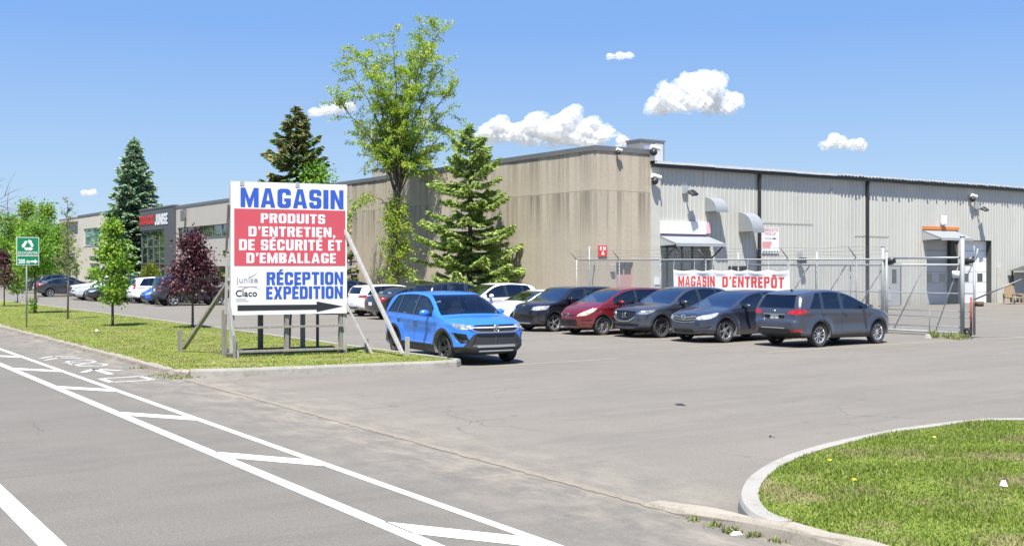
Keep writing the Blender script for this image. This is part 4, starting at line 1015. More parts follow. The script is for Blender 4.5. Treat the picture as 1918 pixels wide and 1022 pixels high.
        q = MB(); cx, cz = xf-uf-0.28, zc-0.06; q.tube([(cx+0.10*math.sin(t)*0.6, 0.38+0.18*math.cos(t), cz+0.17*math.sin(t)) for t in np.linspace(0, 2*math.pi, 17)], 0.014, 6, caps=False); q.beam((cx, 0.21, cz), (cx, 0.55, cz), 0.03, 0.05); q.build('steering_wheel', M_CBLACK, root, True)
    # wheels
    rim_m = M.get('rim', M_ALLOY); tw = sp.get('tw', 0.215); tr = sp.get('track', s.w*2-0.26)/2
    for ix, xa in enumerate((wb/2, -wb/2)):
        for sg in (1, -1):
            wh_o = MB(); sy = sg
            fn = lambda a, b, c: (a, c, b)
            wh_o.lathe([(0.001, -0.02), (R*0.62, -0.02), (R*0.62, -0.10), (0.001, -0.10)], fn, 24)
            ww = wh_o.build('wheel', M_HUB, root, 40, (xa, sy*(tr), R)); fix(ww); ww.rotation_euler = (0, 0, (steer if ix == 0 else 0) + (0 if sy > 0 else math.pi))
            ty = MB(); rr = R*sp.get('rimr', 0.70)
            ty.lathe([(rr, 0.5*tw-0.012), (rr+0.012, 0.5*tw), (R*0.90, 0.5*tw+0.012), (R*0.965, 0.5*tw-0.008), (R*0.995, 0.5*tw-0.045), (R, 0.3*tw), (R*0.985, 0.29*tw), (R*0.985, 0.27*tw), (R, 0.26*tw), (R, -0.26*tw), (R*0.985, -0.27*tw), (R*0.985, -0.29*tw), (R, -0.3*tw), (R*0.995, -0.5*tw+0.045), (R*0.95, -0.5*tw), (rr, -0.5*tw+0.02)], lambda a, b, c: (a, c, b), 40, closed=True)
            t_ = ty.build('tyre', M_TYRE, ww, 35); fix(t_)
            rm = MB(); ro = rr+0.004; yo = 0.5*tw-0.020
            rm.lathe([(ro, yo-0.002), (ro, yo+0.008), (ro-0.022, yo+0.004), (ro-0.035, yo-0.05), (ro-0.03, yo-0.14), (ro, yo-0.14)], lambda a, b, c: (a, c, b), 40, closed=True)
            n, wid, dbl = sp.get('spokes', (5, 0.075, False)); yc = yo-0.018
            for k in range(n):
                for da in ((-0.11, 0.11) if dbl else (0.0,)):
                    t0 = 2*math.pi*k/n; t1 = t0+da+sp.get('twist', 0.0); wi0 = wid*0.75; wi1 = wid
                    def pt(r, t, off, yy): return (r*math.cos(t)-off*math.sin(t), yy, r*math.sin(t)+off*math.cos(t))
                    rad = [(0.035, 0.6*t1+0.4*t0, wi0, yc+0.004), (rr*0.35, 0.7*t1+0.3*t0, wi0, yc-0.004), (rr*0.72, t1, wi1*0.9, yc-0.002), (ro-0.02, t1, wi1, yo-0.004)]
                    b0 = len(rm.v)
                    for r, t, w2, yy in rad:
                        for off, dy in ((-w2/2, -0.03), (-w2/2+0.008, 0), (w2/2-0.008, 0), (w2/2, -0.03)): rm.v.append(pt(r, t, off, yy+dy))
                    for q in range(3):
                        for j in range(3): rm.f.append((b0+q*4+j, b0+q*4+j+1, b0+q*4+4+j+1, b0+q*4+4+j)); rm.m.append(0)
            rm.lathe([(0.001, yc+0.014), (0.03, yc+0.012), (0.05, yc+0.002), (0.055, yc-0.03)], lambda a, b, c: (a, c, b), 16)
            o = rm.build('rim', rim_m, ww, 35); fix(o)
    # mirrors
    mu, mz = sp['mirror']; xm = xf-mu; ym = s.y_at(xm, mz-0.03)
    for sg in (1, -1):
        bm = bmesh.new(); bmesh.ops.create_uvsphere(bm, u_segments=20, v_segments=12, radius=1.0)
        for v in bm.verts:
            c = v.co; c.x = c.x*0.085*(1.0 if c.x > 0 else 0.45); c.y *= 0.125; c.z = c.z*0.082*(1+0.25*c.y/0.125*0); 
        mb = MB(); mb.addbm(bm, 0, Matrix.Translation((xm, sg*(ym+0.12), mz+0.02)) @ Matrix.Rotation(R_(8*sg), 4, 'Z'))
        mo = mb.build('mirror', M.get('mirror', M['body']), root, True)
        arm = MB().beam((xm+0.01, sg*(ym-0.02), mz-0.03), (xm, sg*(ym+0.12), mz-0.03), 0.05, 0.03); q = arm.build('mirror_arm', M_CBLACK); q.parent = mo
        q = MB().box(xm-0.040, xm-0.036, sg*(ym+0.12)-0.095, sg*(ym+0.12)+0.095, mz-0.035, mz+0.075).build('mirror_glass', M_CHROME); q.parent = mo
    # door handles, shut lines
    for ud, zd in sp.get('handles', ()):
        for sg in (1, -1):
            x_ = xf-ud; yy = s.y_at(x_, zd); mb = MB()
            mb.cbox(x_-0.09, x_+0.09, sg*yy-0.020 if sg > 0 else sg*yy-0.028, sg*yy+0.028 if sg > 0 else sg*yy+0.020, zd-0.018, zd+0.018, 0.012); mb.build('door_handle', M.get('handle', M['body']), root, 40)
    seams = sp.get('seams', ())
    for line in seams:
        for sg in (1, -1):
            mb = MB(); pts = []
            for (ua, za), (ub, zb2) in zip(line, line[1:]):
                n = max(2, int(math.hypot(ub-ua, zb2-za)/0.08))
                pts += [(ua+(ub-ua)*i/n, za+(zb2-za)*i/n) for i in range(n)]
            pts.append(line[-1]); ww2 = 0.006; prev = None
            for i, (u_, z_) in enumerate(pts):
                a = pts[max(i-1, 0)]; b = pts[min(i+1, len(pts)-1)]; dx, dz = b[0]-a[0], b[1]-a[1]; l = math.hypot(dx, dz); nx_, nz_ = -dz/l*ww2, dx/l*ww2
                row = []
                for q in (-1, 1):
                    uu, zz2 = u_+nx_*q, z_+nz_*q; yy = s.y_at(xf-uu, zz2)+0.0018; row.append((xf-uu, sg*yy, zz2))
                if prev: mb.quad(prev[0], prev[1], row[1], row[0])
                prev = row
            mb.build('door_seam', M_CBLACK, root)
    # roof rails
    if sp.get('rails'):
        ua, ub, mt = sp['rails']
        for sg in (1, -1):
            pts = []
            for t in np.linspace(0, 1, 9):
                u_ = ua+(ub-ua)*t; zt = float(np.interp(-(xf-u_), -np.array([p[0] for p in s.top_line()]), [p[1] for p in s.top_line()])); rise = 0.045*min(1, 6*t, 6*(1-t))
                yy = s.w - (zt-s.belt(np.array(xf-u_)))*sp.get('tumble', 0.36) - 0.17; pts.append((xf-u_, sg*float(yy), zt-0.02+rise))
            MB().tube(pts, 0.017, 8).build('roof_rail', mt, root, True)
    # front and rear plates, emblem, wipers, extra pieces
    for fn in sp.get('extra', ()): fn(s, root, M)
    return root
def top_line(s):
    P = s.sil; x = P[:, 0]; out = []
    for xx in np.linspace(x.min()+0.02, x.max()-0.02, 80):
        zs = []
        for i in range(len(P)):
            a, b = P[i-1], P[i]
            if (a[0]-xx)*(b[0]-xx) <= 0 and a[0] != b[0]: zs.append(a[1]+(b[1]-a[1])*(xx-a[0])/(b[0]-a[0]))
        out.append((xx, max(zs)))
    return out
CarShape.top_line = top_line
# ---- feature fields
def front_poly(P, umax=0.9, mirror=True):
    """(|y|, z) outline on the nose"""
    P = smooth_poly(P, 3) if any(len(p) > 2 for p in P) or len(P) > 6 else np.array(P, float)
    return lambda s: (lambda x, y, z: np.maximum(poly_sdf(P, np.abs(y), z), (s.xf-x)-umax))
def rear_poly(P, umin):
    P = np.array(P, float); return lambda s: (lambda x, y, z: np.maximum(poly_sdf(P, np.abs(y), z), umin-(s.xf-x)))
def wrap_poly(Pf, Ps):
    """lamp that wraps a corner: front outline (|y|, z) and side outline (u, z)"""
    Pf = np.array(Pf, float); Ps = np.array(Ps, float)
    return lambda s: (lambda x, y, z: np.maximum(poly_sdf(Pf, np.abs(y), z), poly_sdf(Ps, s.xf-x, z)))
def side_poly(Ps, ymin=0.4):
    Ps = np.array(Ps, float); return lambda s: (lambda x, y, z: np.maximum(poly_sdf(Ps, s.xf-x, z), ymin-np.abs(y)))
NF = lambda N, x, y, z: (N[:, 0] > 0.05)
NR = lambda N, x, y, z: (N[:, 0] < -0.05)
def carve_front(P, depth, umax=0.9, soft=0.03):
    P = np.array(P, float)
    def fn(s, x, y, z):
        d = poly_sdf(P, np.abs(y), z) if np.ndim(x) else 0
        return depth*sstep(soft, -soft, d)*((s.xf-x) < umax)
    return fn
def carve_rear(P, depth, umin, soft=0.03):
    P = np.array(P, float)
    def fn(s, x, y, z): return depth*sstep(soft, -soft, poly_sdf(P, np.abs(y), z))*((s.xf-x) > umin)
    return fn
def plate(z, front, yc=0.0, mat=None, blank=True):
    def fn(s, root, M):
        x = s.x_at(0.16, z, front); sg = 1 if front else -1
        MB().box(min(x, x+0.012*sg), max(x, x+0.012*sg), yc-0.152, yc+0.152, z-0.076, z+0.076).build('licence_plate', mat or M_PLATE, root)
    return fn
def bar_front(pts, w, hgt, mat, name, off=0.012, front=True, mirror=True):
    """trim bar following the nose: pts (y, z) from the middle outwards"""
    def fn(s, root, M):
        P = [(y, z) for y, z in pts]; full = [(-y, z) for y, z in reversed(P) if y > 0.001] + P if mirror else P
        L = []
        for i, ((y0, z0), (y1, z1)) in enumerate(zip(full, full[1:])):
            for t in np.linspace(0, 1, 6)[:-1]: L.append((y0+(y1-y0)*t, z0+(z1-z0)*t))
        L.append(full[-1]); sg = 1 if front else -1
        P3 = [(s.x_at(abs(y), z, front)+sg*off, y, z) for y, z in L]
        mb = MB(); n = len(P3); b = 0
        for i, p in enumerate(P3):
            a = P3[max(i-1, 0)]; c = P3[min(i+1, n-1)]; dy, dz = c[1]-a[1], c[2]-a[2]; l = math.hypot(dy, dz) or 1; ny, nz = -dz/l, dy/l
            for q, xo in ((-1, -0.02), (-0.8, 0.006), (0.8, 0.006), (1, -0.02)): mb.v.append((p[0]+sg*xo, p[1]+ny*q*w/2, p[2]+nz*q*w/2))
        for i in range(n-1):
            for j in range(3): mb.f.append((i*4+j, i*4+j+1, i*4+4+j+1, i*4+4+j)); mb.m.append(0)
        o = mb.build(name, mat, root, 40); fix(o)
    return fn
def emblem(z, front=True, r=0.055, mat=None, shape='ring'):
    def fn(s, root, M):
        x = s.x_at(0.0, z, front); sg = 1 if front else -1; mb = MB(); t = np.linspace(0, 2*math.pi, 25)
        if shape in ('ring', 'vee', 'wing'):
            mb.tube([(x+sg*0.02, r*math.cos(a), z+r*math.sin(a)) for a in t], 0.008, 6, caps=False)
            if shape == 'vee':
                for pts in (((-0.6, 0.62), (-0.12, -0.75), (0, -0.3), (0.12, -0.75), (0.6, 0.62)), ((-0.28, 0.9), (0, 0.1), (0.28, 0.9))):
                    mb.tube([(x+sg*0.022, a*r, z+b*r) for a, b in pts], 0.007, 5)
            if shape == 'wing': mb.tube([(x+sg*0.022, a*r, z+b*r) for a, b in ((-0.9, 0.1), (-0.5, 0.35), (0, -0.15), (0.5, 0.35), (0.9, 0.1))], 0.009, 5)
        elif shape == 'ovals':
            for ry, rz in ((r*1.25, r*0.85), (r*0.5, r*0.8)): mb.tube([(x+sg*0.02, ry*math.cos(a), z+rz*math.sin(a)) for a in t], 0.007, 6, caps=False)
            mb.tube([(x+sg*0.02, r*0.9*math.cos(a), z+r*0.3+r*0.4*math.sin(a)) for a in t], 0.007, 6, caps=False)
        elif shape == 'dot': mb.box(min(x, x+sg*.02), max(x, x+sg*.02), -r, r, z-r*0.45, z+r*0.45)
        mb.build('emblem', mat or M_CHROME, root, True)
    return fn
def fog(y, z, r, mat=None, front=True):
    def fn(s, root, M):
        for sg in (1, -1):
            x = s.x_at(y, z, front); mb = MB().lathe([(0.001, 0.012), (r*0.6, 0.008), (r*0.75, -0.01), (r, 0.006), (r, -0.04)], lambda a, b, c: (x+c*(1 if front else -1), sg*y+a, z+b), 20); o = mb.build('fog_lamp', mat or M_HEAD, root, 40); fix(o)
    return fn
# ------------------------------------------------------------------ the vehicles
def mats(col, metal=0.4, rough=0.3, **k):
    d = {'body': car_paint('car_paint', col, metal, rough)}; d.update(k); return d
M_GRILLE = simple('grille_black', (0.012, 0.012, 0.013), 0.35, var=0.3, scale=20)
M_SATIN = simple('satin_silver', (0.50, 0.51, 0.52), 0.35, metal=0.7, var=0.05)
def feat(f, mat, n=NF, **k): d = dict(f=f, mat=mat, n=n); d.update(k); return d
SIL_SUV = [(0.0, .42), (0.0, .66), (.03, .84), (.11, .955), (.30, 1.01), (.75, 1.075), (1.12, 1.12), (1.30, 1.20), (1.62, 1.395), (1.95, 1.555), (2.25, 1.615), (2.8, 1.64), (3.4, 1.625), (3.82, 1.585), (4.03, 1.535), (4.12, 1.47), (4.25, 1.24), (4.34, 1.06), (4.42, .90), (4.46, .70), (4.45, .48), (4.36, .33, 1), (4.0, .24), (2.2, .20), (.5, .21), (.10, .26, 1), (.02, .33)]
def scaled(sil, L, H, L0, H0): return [(p[0]*L/L0, p[1]*(H/H0 if p[1] > 0.45 else 1)) + tuple(p[2:]) for p in sil]

TAOS = dict(L=4.46, W=1.84, wb=2.68, fo=0.90, R=0.345, gap=0.075, sil=SIL_SUV, zbelt=(1.03, 1.11), tumble=0.34, noser=0.11, nose=(0.75, 0.36), bow=0.09,
    ws=dict(z0=1.135, z1=1.565, umax=2.15, m=0.085), rw=dict(z0=1.13, z1=1.48, umin=3.9, m=0.13),
    win=dict(u0=1.52, u1=3.98, slant=0.75, pillars=[(2.44, 2.53, 0.05), (3.36, 3.43, 0.10)], tint_from=1, roof=0.080, trim=0.012, seat=2.15),
    clad_arch=0.075, clad_z=0.43, flare=0.035, mirror=(1.66, 1.13), handles=[(2.32, 0.96), (3.30, 0.98)], rails=(2.1, 3.95, None), spokes=(5, 0.085, True), rimr=0.74,
    seams=[[(1.36, 1.05), (1.30, .75), (1.36, .46)], [(2.47, 1.05), (2.47, .46)], [(3.42, 1.08), (3.30, .82), (3.08, .62)]],
    feat=dict(
        headlight=feat(wrap_poly([(.50, .845), (.56, .91), (.93, .965), (.95, .84), (.72, .815)], [(-.1, .75), (-.1, .93), (.16, .935), (.60, .965), (.50, .90), (.30, .82)]), M_HEADDK, pair=True, n=lambda N, x, y, z: N[:, 2] < 0.9),
        grille=feat(front_poly([(0, .765), (.44, .775), (.56, .80), (.58, .875), (.50, .925), (0, .925)], .5), M_GRILLE),
        front_bumper_insert=feat(front_poly([(0, .28), (.70, .30), (.78, .42), (.70, .56), (.56, .73), (0, .73)], .6), M_CBLACK),
        side_intake=feat(front_poly([(.66, .56), (.80, .50), (.90, .66), (.92, .745), (.72, .725)], .6), M_GRILLE, pair=True)),
    extra=[bar_front([(0, .760), (.45, .765), (.62, .81), (.70, .86)], .028, 0, M_CHROME, 'grille_bar'), bar_front([(0, .852), (.50, .855)], .020, 0, M_CHROME, 'grille_bar'),
           bar_front([(0, .44), (.46, .44), (.60, .36), (.68, .32)], .055, 0, M_SATIN, 'skid_trim'), bar_front([(0, .335), (.56, .335)], .035, 0, M_SATIN, 'skid_trim'), bar_front([(.53, .868), (.70, .835), (.80, .85)], .022, 0, M_WHITE, 'running_light', off=.010), emblem(.85, True, .075, shape='vee')])
TAOS['carve'] = (carve_front([(0, .78), (.55, .79), (.55, .92), (0, .92)], .025, .5), carve_front([(0, .46), (.58, .46), (.50, .71), (0, .71)], .035, .5), carve_front([(.70, .58), (.84, .56), (.88, .72)], .05, .7))
TAOS['rails'] = (2.1, 3.95, M_ALLOYDK)
TAOS['mats'] = mats((0.035, 0.20, 0.86), 0.15, 0.28, rim=M_ALLOYBK, handle=None, seat=M_CSEATL, shield=M_CCLEAR, sideglass=M_CGLASS); TAOS['mats']['handle'] = TAOS['mats']['body']

# rear three-quarter crossover, grey blue
SIL_ROGUE = [(0.0, .45), (0.0, .66), (.04, .84), (.15, .96), (.40, 1.03), (.85, 1.09), (1.12, 1.13), (1.32, 1.20), (1.75, 1.40), (2.12, 1.55), (2.55, 1.645), (3.0, 1.685), (3.5, 1.67), (3.95, 1.625), (4.24, 1.565), (4.35, 1.49), (4.51, 1.24), (4.56, 1.12), (4.60, 1.02), (4.62, .86), (4.68, .78), (4.685, .58), (4.62, .40, 1), (4.3, .28), (2.4, .21), (.6, .21), (.12, .27, 1), (.03, .35)]
ROGUE = dict(L=4.685, W=1.84, wb=2.705, fo=.93, R=.355, sil=SIL_ROGUE, zbelt=(1.05, 1.13), tumble=.36, tail=(0.7, .20), nose=(.9, .42), flare=.035,
    ws=dict(z0=1.16, z1=1.60, umax=2.45, m=.085), rw=dict(z0=1.15, z1=1.515, umin=4.15, m=.17),
    win=dict(u0=1.55, u1=4.10, slant=.95, pillars=[(2.60, 2.76, .16), (3.48, 3.62, .22)], tint_from=1, roof=.085, trim=.020, seat=2.2),
    clad_arch=.055, clad_z=.36, mirror=(1.72, 1.15), handles=[(2.52, .985), (3.50, 1.0)], spokes=(10, .034, False), rimr=.68,
    seams=[[(1.40, 1.07), (1.34, .75), (1.38, .42)], [(2.66, 1.08), (2.66, .40)], [(3.62, 1.10), (3.50, .82), (3.26, .62)]],
    feat=dict(
        taillight=feat(wrap_poly([(.48, .985), (.56, 1.08), (.80, 1.135), (1.0, 1.14), (1.0, .985), (.80, .96)], [(4.12, 1.045), (4.30, 1.115), (4.75, 1.17), (4.75, .93), (4.52, .955), (4.30, 1.00)]), M_TAIL, n=lambda N, x, y, z: N[:, 2] < .9, pair=True),
        plate_recess=feat(rear_poly([(0, .80), (.34, .80), (.37, .955), (0, .955)], 4.4), M_CBLACK, n=NR, only=['body']),
        rear_bumper_insert=feat(rear_poly([(0, .30), (.80, .30), (.86, .46), (.62, .49), (.56, .56), (0, .56)], 4.3), M_CBLACK, n=NR),
        reflector=feat(wrap_poly([(.64, .46), (1, .46), (1, .54), (.64, .53)], [(4.36, .47), (4.8, .44), (4.8, .57), (4.42, .53)]), M_TAIL, n=NR, pair=True),
        headlight=feat(wrap_poly([(.48, .80), (.56, .93), (1.0, 1.02), (1.0, .84)], [(-.1, .78), (.05, .92), (.62, 1.0), (.40, .86)]), M_HEAD, pair=True),
        grille=feat(front_poly([(0, .62), (.3, .64), (.42, .92), (0, .92)], .5), M_GRILLE)),
    extra=[plate(.875, False), bar_front([(0, .97), (.42, .97)], .035, 0, M_CHROME, 'rear_trim', front=False), bar_front([(0, .575), (.55, .57), (.66, .52)], .028, 0, M_SATIN, 'bumper_trim', front=False), emblem(1.06, False, .05, shape='dot')])
ROGUE['carve'] = (carve_rear([(0, .80), (.36, .80), (.36, .95), (0, .95)], .03, 4.3),)
ROGUE['mats'] = mats((.072, .082, .108), .5, .28)
def spoiler(u, z, mt=None):
    def fn(s, root, M):
        mb = MB(); yy = s.w-.30; x = s.xf-u
        mb._add([(x+.16, -yy, z+.005), (x+.16, yy, z+.005), (x-.06, yy-.03, z-.035), (x-.06, -yy+.03, z-.035), (x+.16, -yy, z-.03), (x+.16, yy, z-.03), (x-.06, yy-.03, z-.06), (x-.06, -yy+.03, z-.06)], [(0, 1, 2, 3), (7, 6, 5, 4), (3, 2, 6, 7), (0, 3, 7, 4), (1, 5, 6, 2)])
        o = mb.build('spoiler', mt or M['body'], root); fix(o)
        MB().tube([(x+.5, .0, z+.03), (x+.42, 0, z+.09), (x+.36, 0, z+.10)], [.02, .03, .006], 8).build('antenna_fin', M_CBLACK, root, True)
    return fn
ROGUE['extra'].append(spoiler(4.26, 1.58))

# low wide crossover seen from the front, dark blue grey
SIL_VENZA = [(0.0, .42), (.0, .62), (.04, .78), (.14, .89), (.40, .965), (.85, 1.04), (1.12, 1.085), (1.32, 1.16), (1.75, 1.37), (2.15, 1.52), (2.55, 1.585), (3.0, 1.61), (3.6, 1.59), (4.1, 1.53), (4.38, 1.46), (4.52, 1.36), (4.68, 1.14), (4.76, .98), (4.80, .74), (4.79, .50), (4.70, .36, 1), (4.3, .26), (2.4, .20), (.6, .20), (.12, .25, 1), (.03, .33)]
VENZA = dict(L=4.80, W=1.905, wb=2.775, fo=.95, R=.365, sil=SIL_VENZA, zbelt=(1.01, 1.10), tumble=.38, nose=(.9, .40), flare=.035,
    ws=dict(z0=1.10, z1=1.545, umax=2.45, m=.085), rw=dict(z0=1.12, z1=1.45, umin=4.3, m=.15),
    win=dict(u0=1.62, u1=4.35, slant=.8, pillars=[(2.72, 2.84, .06), (3.66, 3.74, .12)], roof=.080, seat=2.3, tint_from=1),
    clad_z=.24, mirror=(1.78, 1.10), handles=[(2.62, .95), (3.60, .97)], spokes=(5, .10, False), rimr=.72,
    seams=[[(1.46, 1.03), (1.38, .72), (1.42, .34)], [(2.76, 1.05), (2.76, .34)]],
    feat=dict(
        headlight=feat(wrap_poly([(.44, .735), (.50, .80), (.80, .90), (1, .98), (1, .74), (.70, .715)], [(-.1, .70), (-.1, .84), (.20, .88), (.66, .955), (.56, .85), (.35, .75)]), M_HEAD, pair=True, n=lambda N, x, y, z: N[:, 2] < .92),
        grille=feat(front_poly([(0, .625), (.40, .645), (.50, .735), (.49, .80), (.40, .815), (.16, .775), (0, .765)], .5), M_GRILLE),
        lower_intake=feat(front_poly([(0, .30), (.46, .31), (.40, .43), (0, .43)], .5), M_GRILLE)),
    extra=[bar_front([(0, .775), (.18, .785), (.42, .82), (.50, .80)], .045, 0, M_CHROME, 'grille_bar'), bar_front([(0, .70), (.16, .71), (.46, .755)], .040, 0, M_CHROME, 'grille_bar'), bar_front([(0, .632), (.16, .636), (.44, .665), (.50, .75)], .030, 0, M_CHROME, 'grille_bar'), emblem(.80, True, .085, shape='ovals'), fog(.70, .42, .055)])
VENZA['carve'] = (carve_front([(0, .64), (.44, .66), (.48, .80), (0, .76)], .03, .5), carve_front([(0, .31), (.44, .32), (.39, .42), (0, .42)], .04, .5), carve_front([(.56, .34), (.82, .36), (.86, .50), (.60, .46)], .03, .7))
VENZA['mats'] = mats((.050, .060, .090), .5, .30, rim=M_ALLOY)

# crossover with a wide shield grille, dark grey
SIL_SHIELD = [(0.0, .42), (.0, .68), (.05, .86), (.16, .965), (.45, 1.03), (.95, 1.085), (1.22, 1.12), (1.42, 1.20), (1.80, 1.41), (2.12, 1.56), (2.45, 1.64), (2.9, 1.675), (3.4, 1.66), (3.85, 1.62), (4.12, 1.56), (4.22, 1.50), (4.38, 1.24), (4.46, 1.06), (4.53, .86), (4.55, .62), (4.53, .45), (4.45, .36, 1), (4.1, .27), (2.3, .21), (.6, .21), (.12, .26, 1), (.02, .34)]
SHIELD = dict(L=4.55, W=1.84, wb=2.70, fo=.91, R=.36, sil=SIL_SHIELD, zbelt=(1.05, 1.14), tumble=.36, nose=(.85, .38), flare=.035,
    ws=dict(z0=1.145, z1=1.60, umax=2.40, m=.085), rw=dict(z0=1.16, z1=1.50, umin=4.0, m=.14),
    win=dict(u0=1.68, u1=4.08, slant=.7, pillars=[(2.62, 2.74, .06), (3.50, 3.57, .12)], roof=.085, seat=2.25, tint_from=1),
    clad_arch=.065, clad_z=.37, mirror=(1.82, 1.14), handles=[(2.52, .98), (3.42, 1.0)], spokes=(10, .030, True), rimr=.74,
    feat=dict(
        headlight=feat(wrap_poly([(.54, .80), (.60, .85), (.80, .90), (1, .97), (1, .80), (.75, .79)], [(-.1, .76), (-.1, .88), (.20, .895), (.66, .95), (.55, .86), (.35, .80)]), M_HEADDK, pair=True, n=lambda N, x, y, z: N[:, 2] < .92),
        grille=feat(front_poly([(0, .56), (.26, .575), (.46, .68), (.54, .80), (.52, .875), (0, .895)], .5), M_GRILLE),
        lower_intake=feat(front_poly([(0, .37), (.66, .39), (.62, .47), (0, .48)], .6), M_GRILLE)),
    extra=[bar_front([(0, .548), (.27, .563), (.48, .67), (.57, .79), (.62, .83)], .035, 0, M_CHROME, 'grille_bar'), bar_front([(0, .33), (.60, .34)], .03, 0, M_ALLOYDK, 'bumper_trim'), emblem(.74, True, .075, shape='wing')])
SHIELD['carve'] = (carve_front([(0, .59), (.26, .60), (.44, .70), (.50, .86), (0, .88)], .05, .5), carve_front([(0, .38), (.64, .40), (.60, .46), (0, .47)], .04, .6))
SHIELD['mats'] = mats((.072, .080, .100), .55, .30, rim=M_ALLOYDK)

# small red people carrier
SIL_MZ = [(0.0, .40), (.0, .58), (.05, .74), (.16, .86), (.42, .985), (.75, 1.08), (.95, 1.14), (1.15, 1.23), (1.55, 1.42), (1.95, 1.555), (2.4, 1.615), (2.9, 1.625), (3.5, 1.605), (4.0, 1.56), (4.25, 1.51), (4.34, 1.44), (4.46, 1.20), (4.53, 1.0), (4.57, .80), (4.58, .55), (4.54, .40), (4.46, .32, 1), (4.1, .24), (2.3, .18), (.6, .18), (.12, .22, 1), (.03, .30)]
MZ = dict(L=4.58, W=1.755, wb=2.75, fo=.88, R=.325, sil=SIL_MZ, zbelt=(1.02, 1.10), tumble=.30, nose=(.9, .44), noser=.14,
    ws=dict(z0=1.135, z1=1.555, umax=2.2, m=.08), rw=dict(z0=1.12, z1=1.48, umin=4.1, m=.14),
    win=dict(u0=1.35, u1=4.22, slant=.5, pillars=[(2.36, 2.45, .04), (3.46, 3.54, .05)], roof=.085, seat=2.1, tint_from=1),
    clad_z=.2, mirror=(1.58, 1.10), handles=[(2.26, .94), (2.62, .95)], spokes=(10, .045, False), rimr=.70,
    seams=[[(1.28, 1.0), (1.24, .7), (1.3, .34)], [(2.40, 1.04), (2.40, .32)], [(3.50, 1.06), (3.42, .7), (3.2, .55)]],
    feat=dict(
        headlight=feat(wrap_poly([(.42, .66), (.48, .74), (.72, .88), (1, .98), (1, .74), (.65, .655)], [(-.1, .62), (-.1, .80), (.18, .86), (.68, .965), (.52, .83), (.28, .70)]), M_HEADYEL, pair=True, n=lambda N, x, y, z: N[:, 2] < .95),
        grille=feat(front_poly([(0, .655), (.34, .67), (.36, .715), (0, .70)], .5), M_GRILLE),
        lower_intake=feat(front_poly([(0, .30), (.42, .31), (.46, .42), (.40, .55), (0, .55)], .5), M_GRILLE)),
    extra=[emblem(.70, True, .065, shape='wing'), fog(.66, .44, .065)])
MZ['carve'] = (carve_front([(0, .31), (.40, .32), (.40, .53), (0, .53)], .04, .5), carve_front([(.55, .34), (.78, .36), (.80, .53), (.58, .52)], .035, .7))
MZ['mats'] = mats((.175, .012, .016), .3, .28, rim=M_ALLOY)

# boxy black hatchback
SIL_SOUL = [(0.0, .40), (.0, .68), (.04, .86), (.12, .96), (.35, 1.04), (.75, 1.09), (.98, 1.12), (1.12, 1.19), (1.42, 1.40), (1.66, 1.545), (1.90, 1.60), (2.4, 1.625), (3.0, 1.625), (3.6, 1.61), (3.86, 1.58), (3.93, 1.52), (4.00, 1.24), (4.05, 1.02), (4.09, .84), (4.12, .64), (4.11, .45), (4.04, .33, 1), (3.8, .25), (2.1, .19), (.55, .19), (.10, .23, 1), (.02, .30)]
SOUL = dict(L=4.12, W=1.80, wb=2.57, fo=.83, R=.335, sil=SIL_SOUL, zbelt=(1.06, 1.18), tumble=.24, nose=(.6, .30), flare=.03,
    ws=dict(z0=1.14, z1=1.545, umax=1.95, m=.08), rw=dict(z0=1.15, z1=1.50, umin=3.8, m=.16),
    win=dict(u0=1.30, u1=3.92, slant=.2, pillars=[(2.22, 2.32, .0), (3.16, 3.24, .0)], roof=.095, seat=1.95, tint_from=1),
    clad_z=.26, clad_arch=.03, mirror=(1.46, 1.16), handles=[(2.12, .98), (3.08, 1.0)], spokes=(5, .06, True), rimr=.74, rails=(1.75, 3.7, M_CBLACK),
    feat=dict(
        headlight=feat(wrap_poly([(.50, .80), (.54, .90), (.70, .93), (1, .96), (1, .82), (.70, .775)], [(-.1, .76), (-.1, .92), (.22, .93), (.58, .95), (.52, .85), (.34, .78)]), M_HEAD, pair=True, n=lambda N, x, y, z: N[:, 2] < .92),
        grille=feat(front_poly([(0, .85), (.50, .86), (.52, .90), (0, .91)], .5), M_GRILLE),
        lower_intake=feat(front_poly([(0, .34), (.60, .35), (.64, .58), (.54, .64), (0, .64)], .5), M_GRILLE)),
    extra=[emblem(.93, True, .05, shape='ring'), fog(.70, .44, .055), bar_front([(0, .31), (.55, .315)], .03, 0, M_SATIN, 'bumper_trim')])
SOUL['carve'] = (carve_front([(0, .36), (.58, .37), (.60, .56), (0, .62)], .04, .5),)
SOUL['mats'] = mats((.012, .013, .020), .3, .25, rim=M_ALLOY)

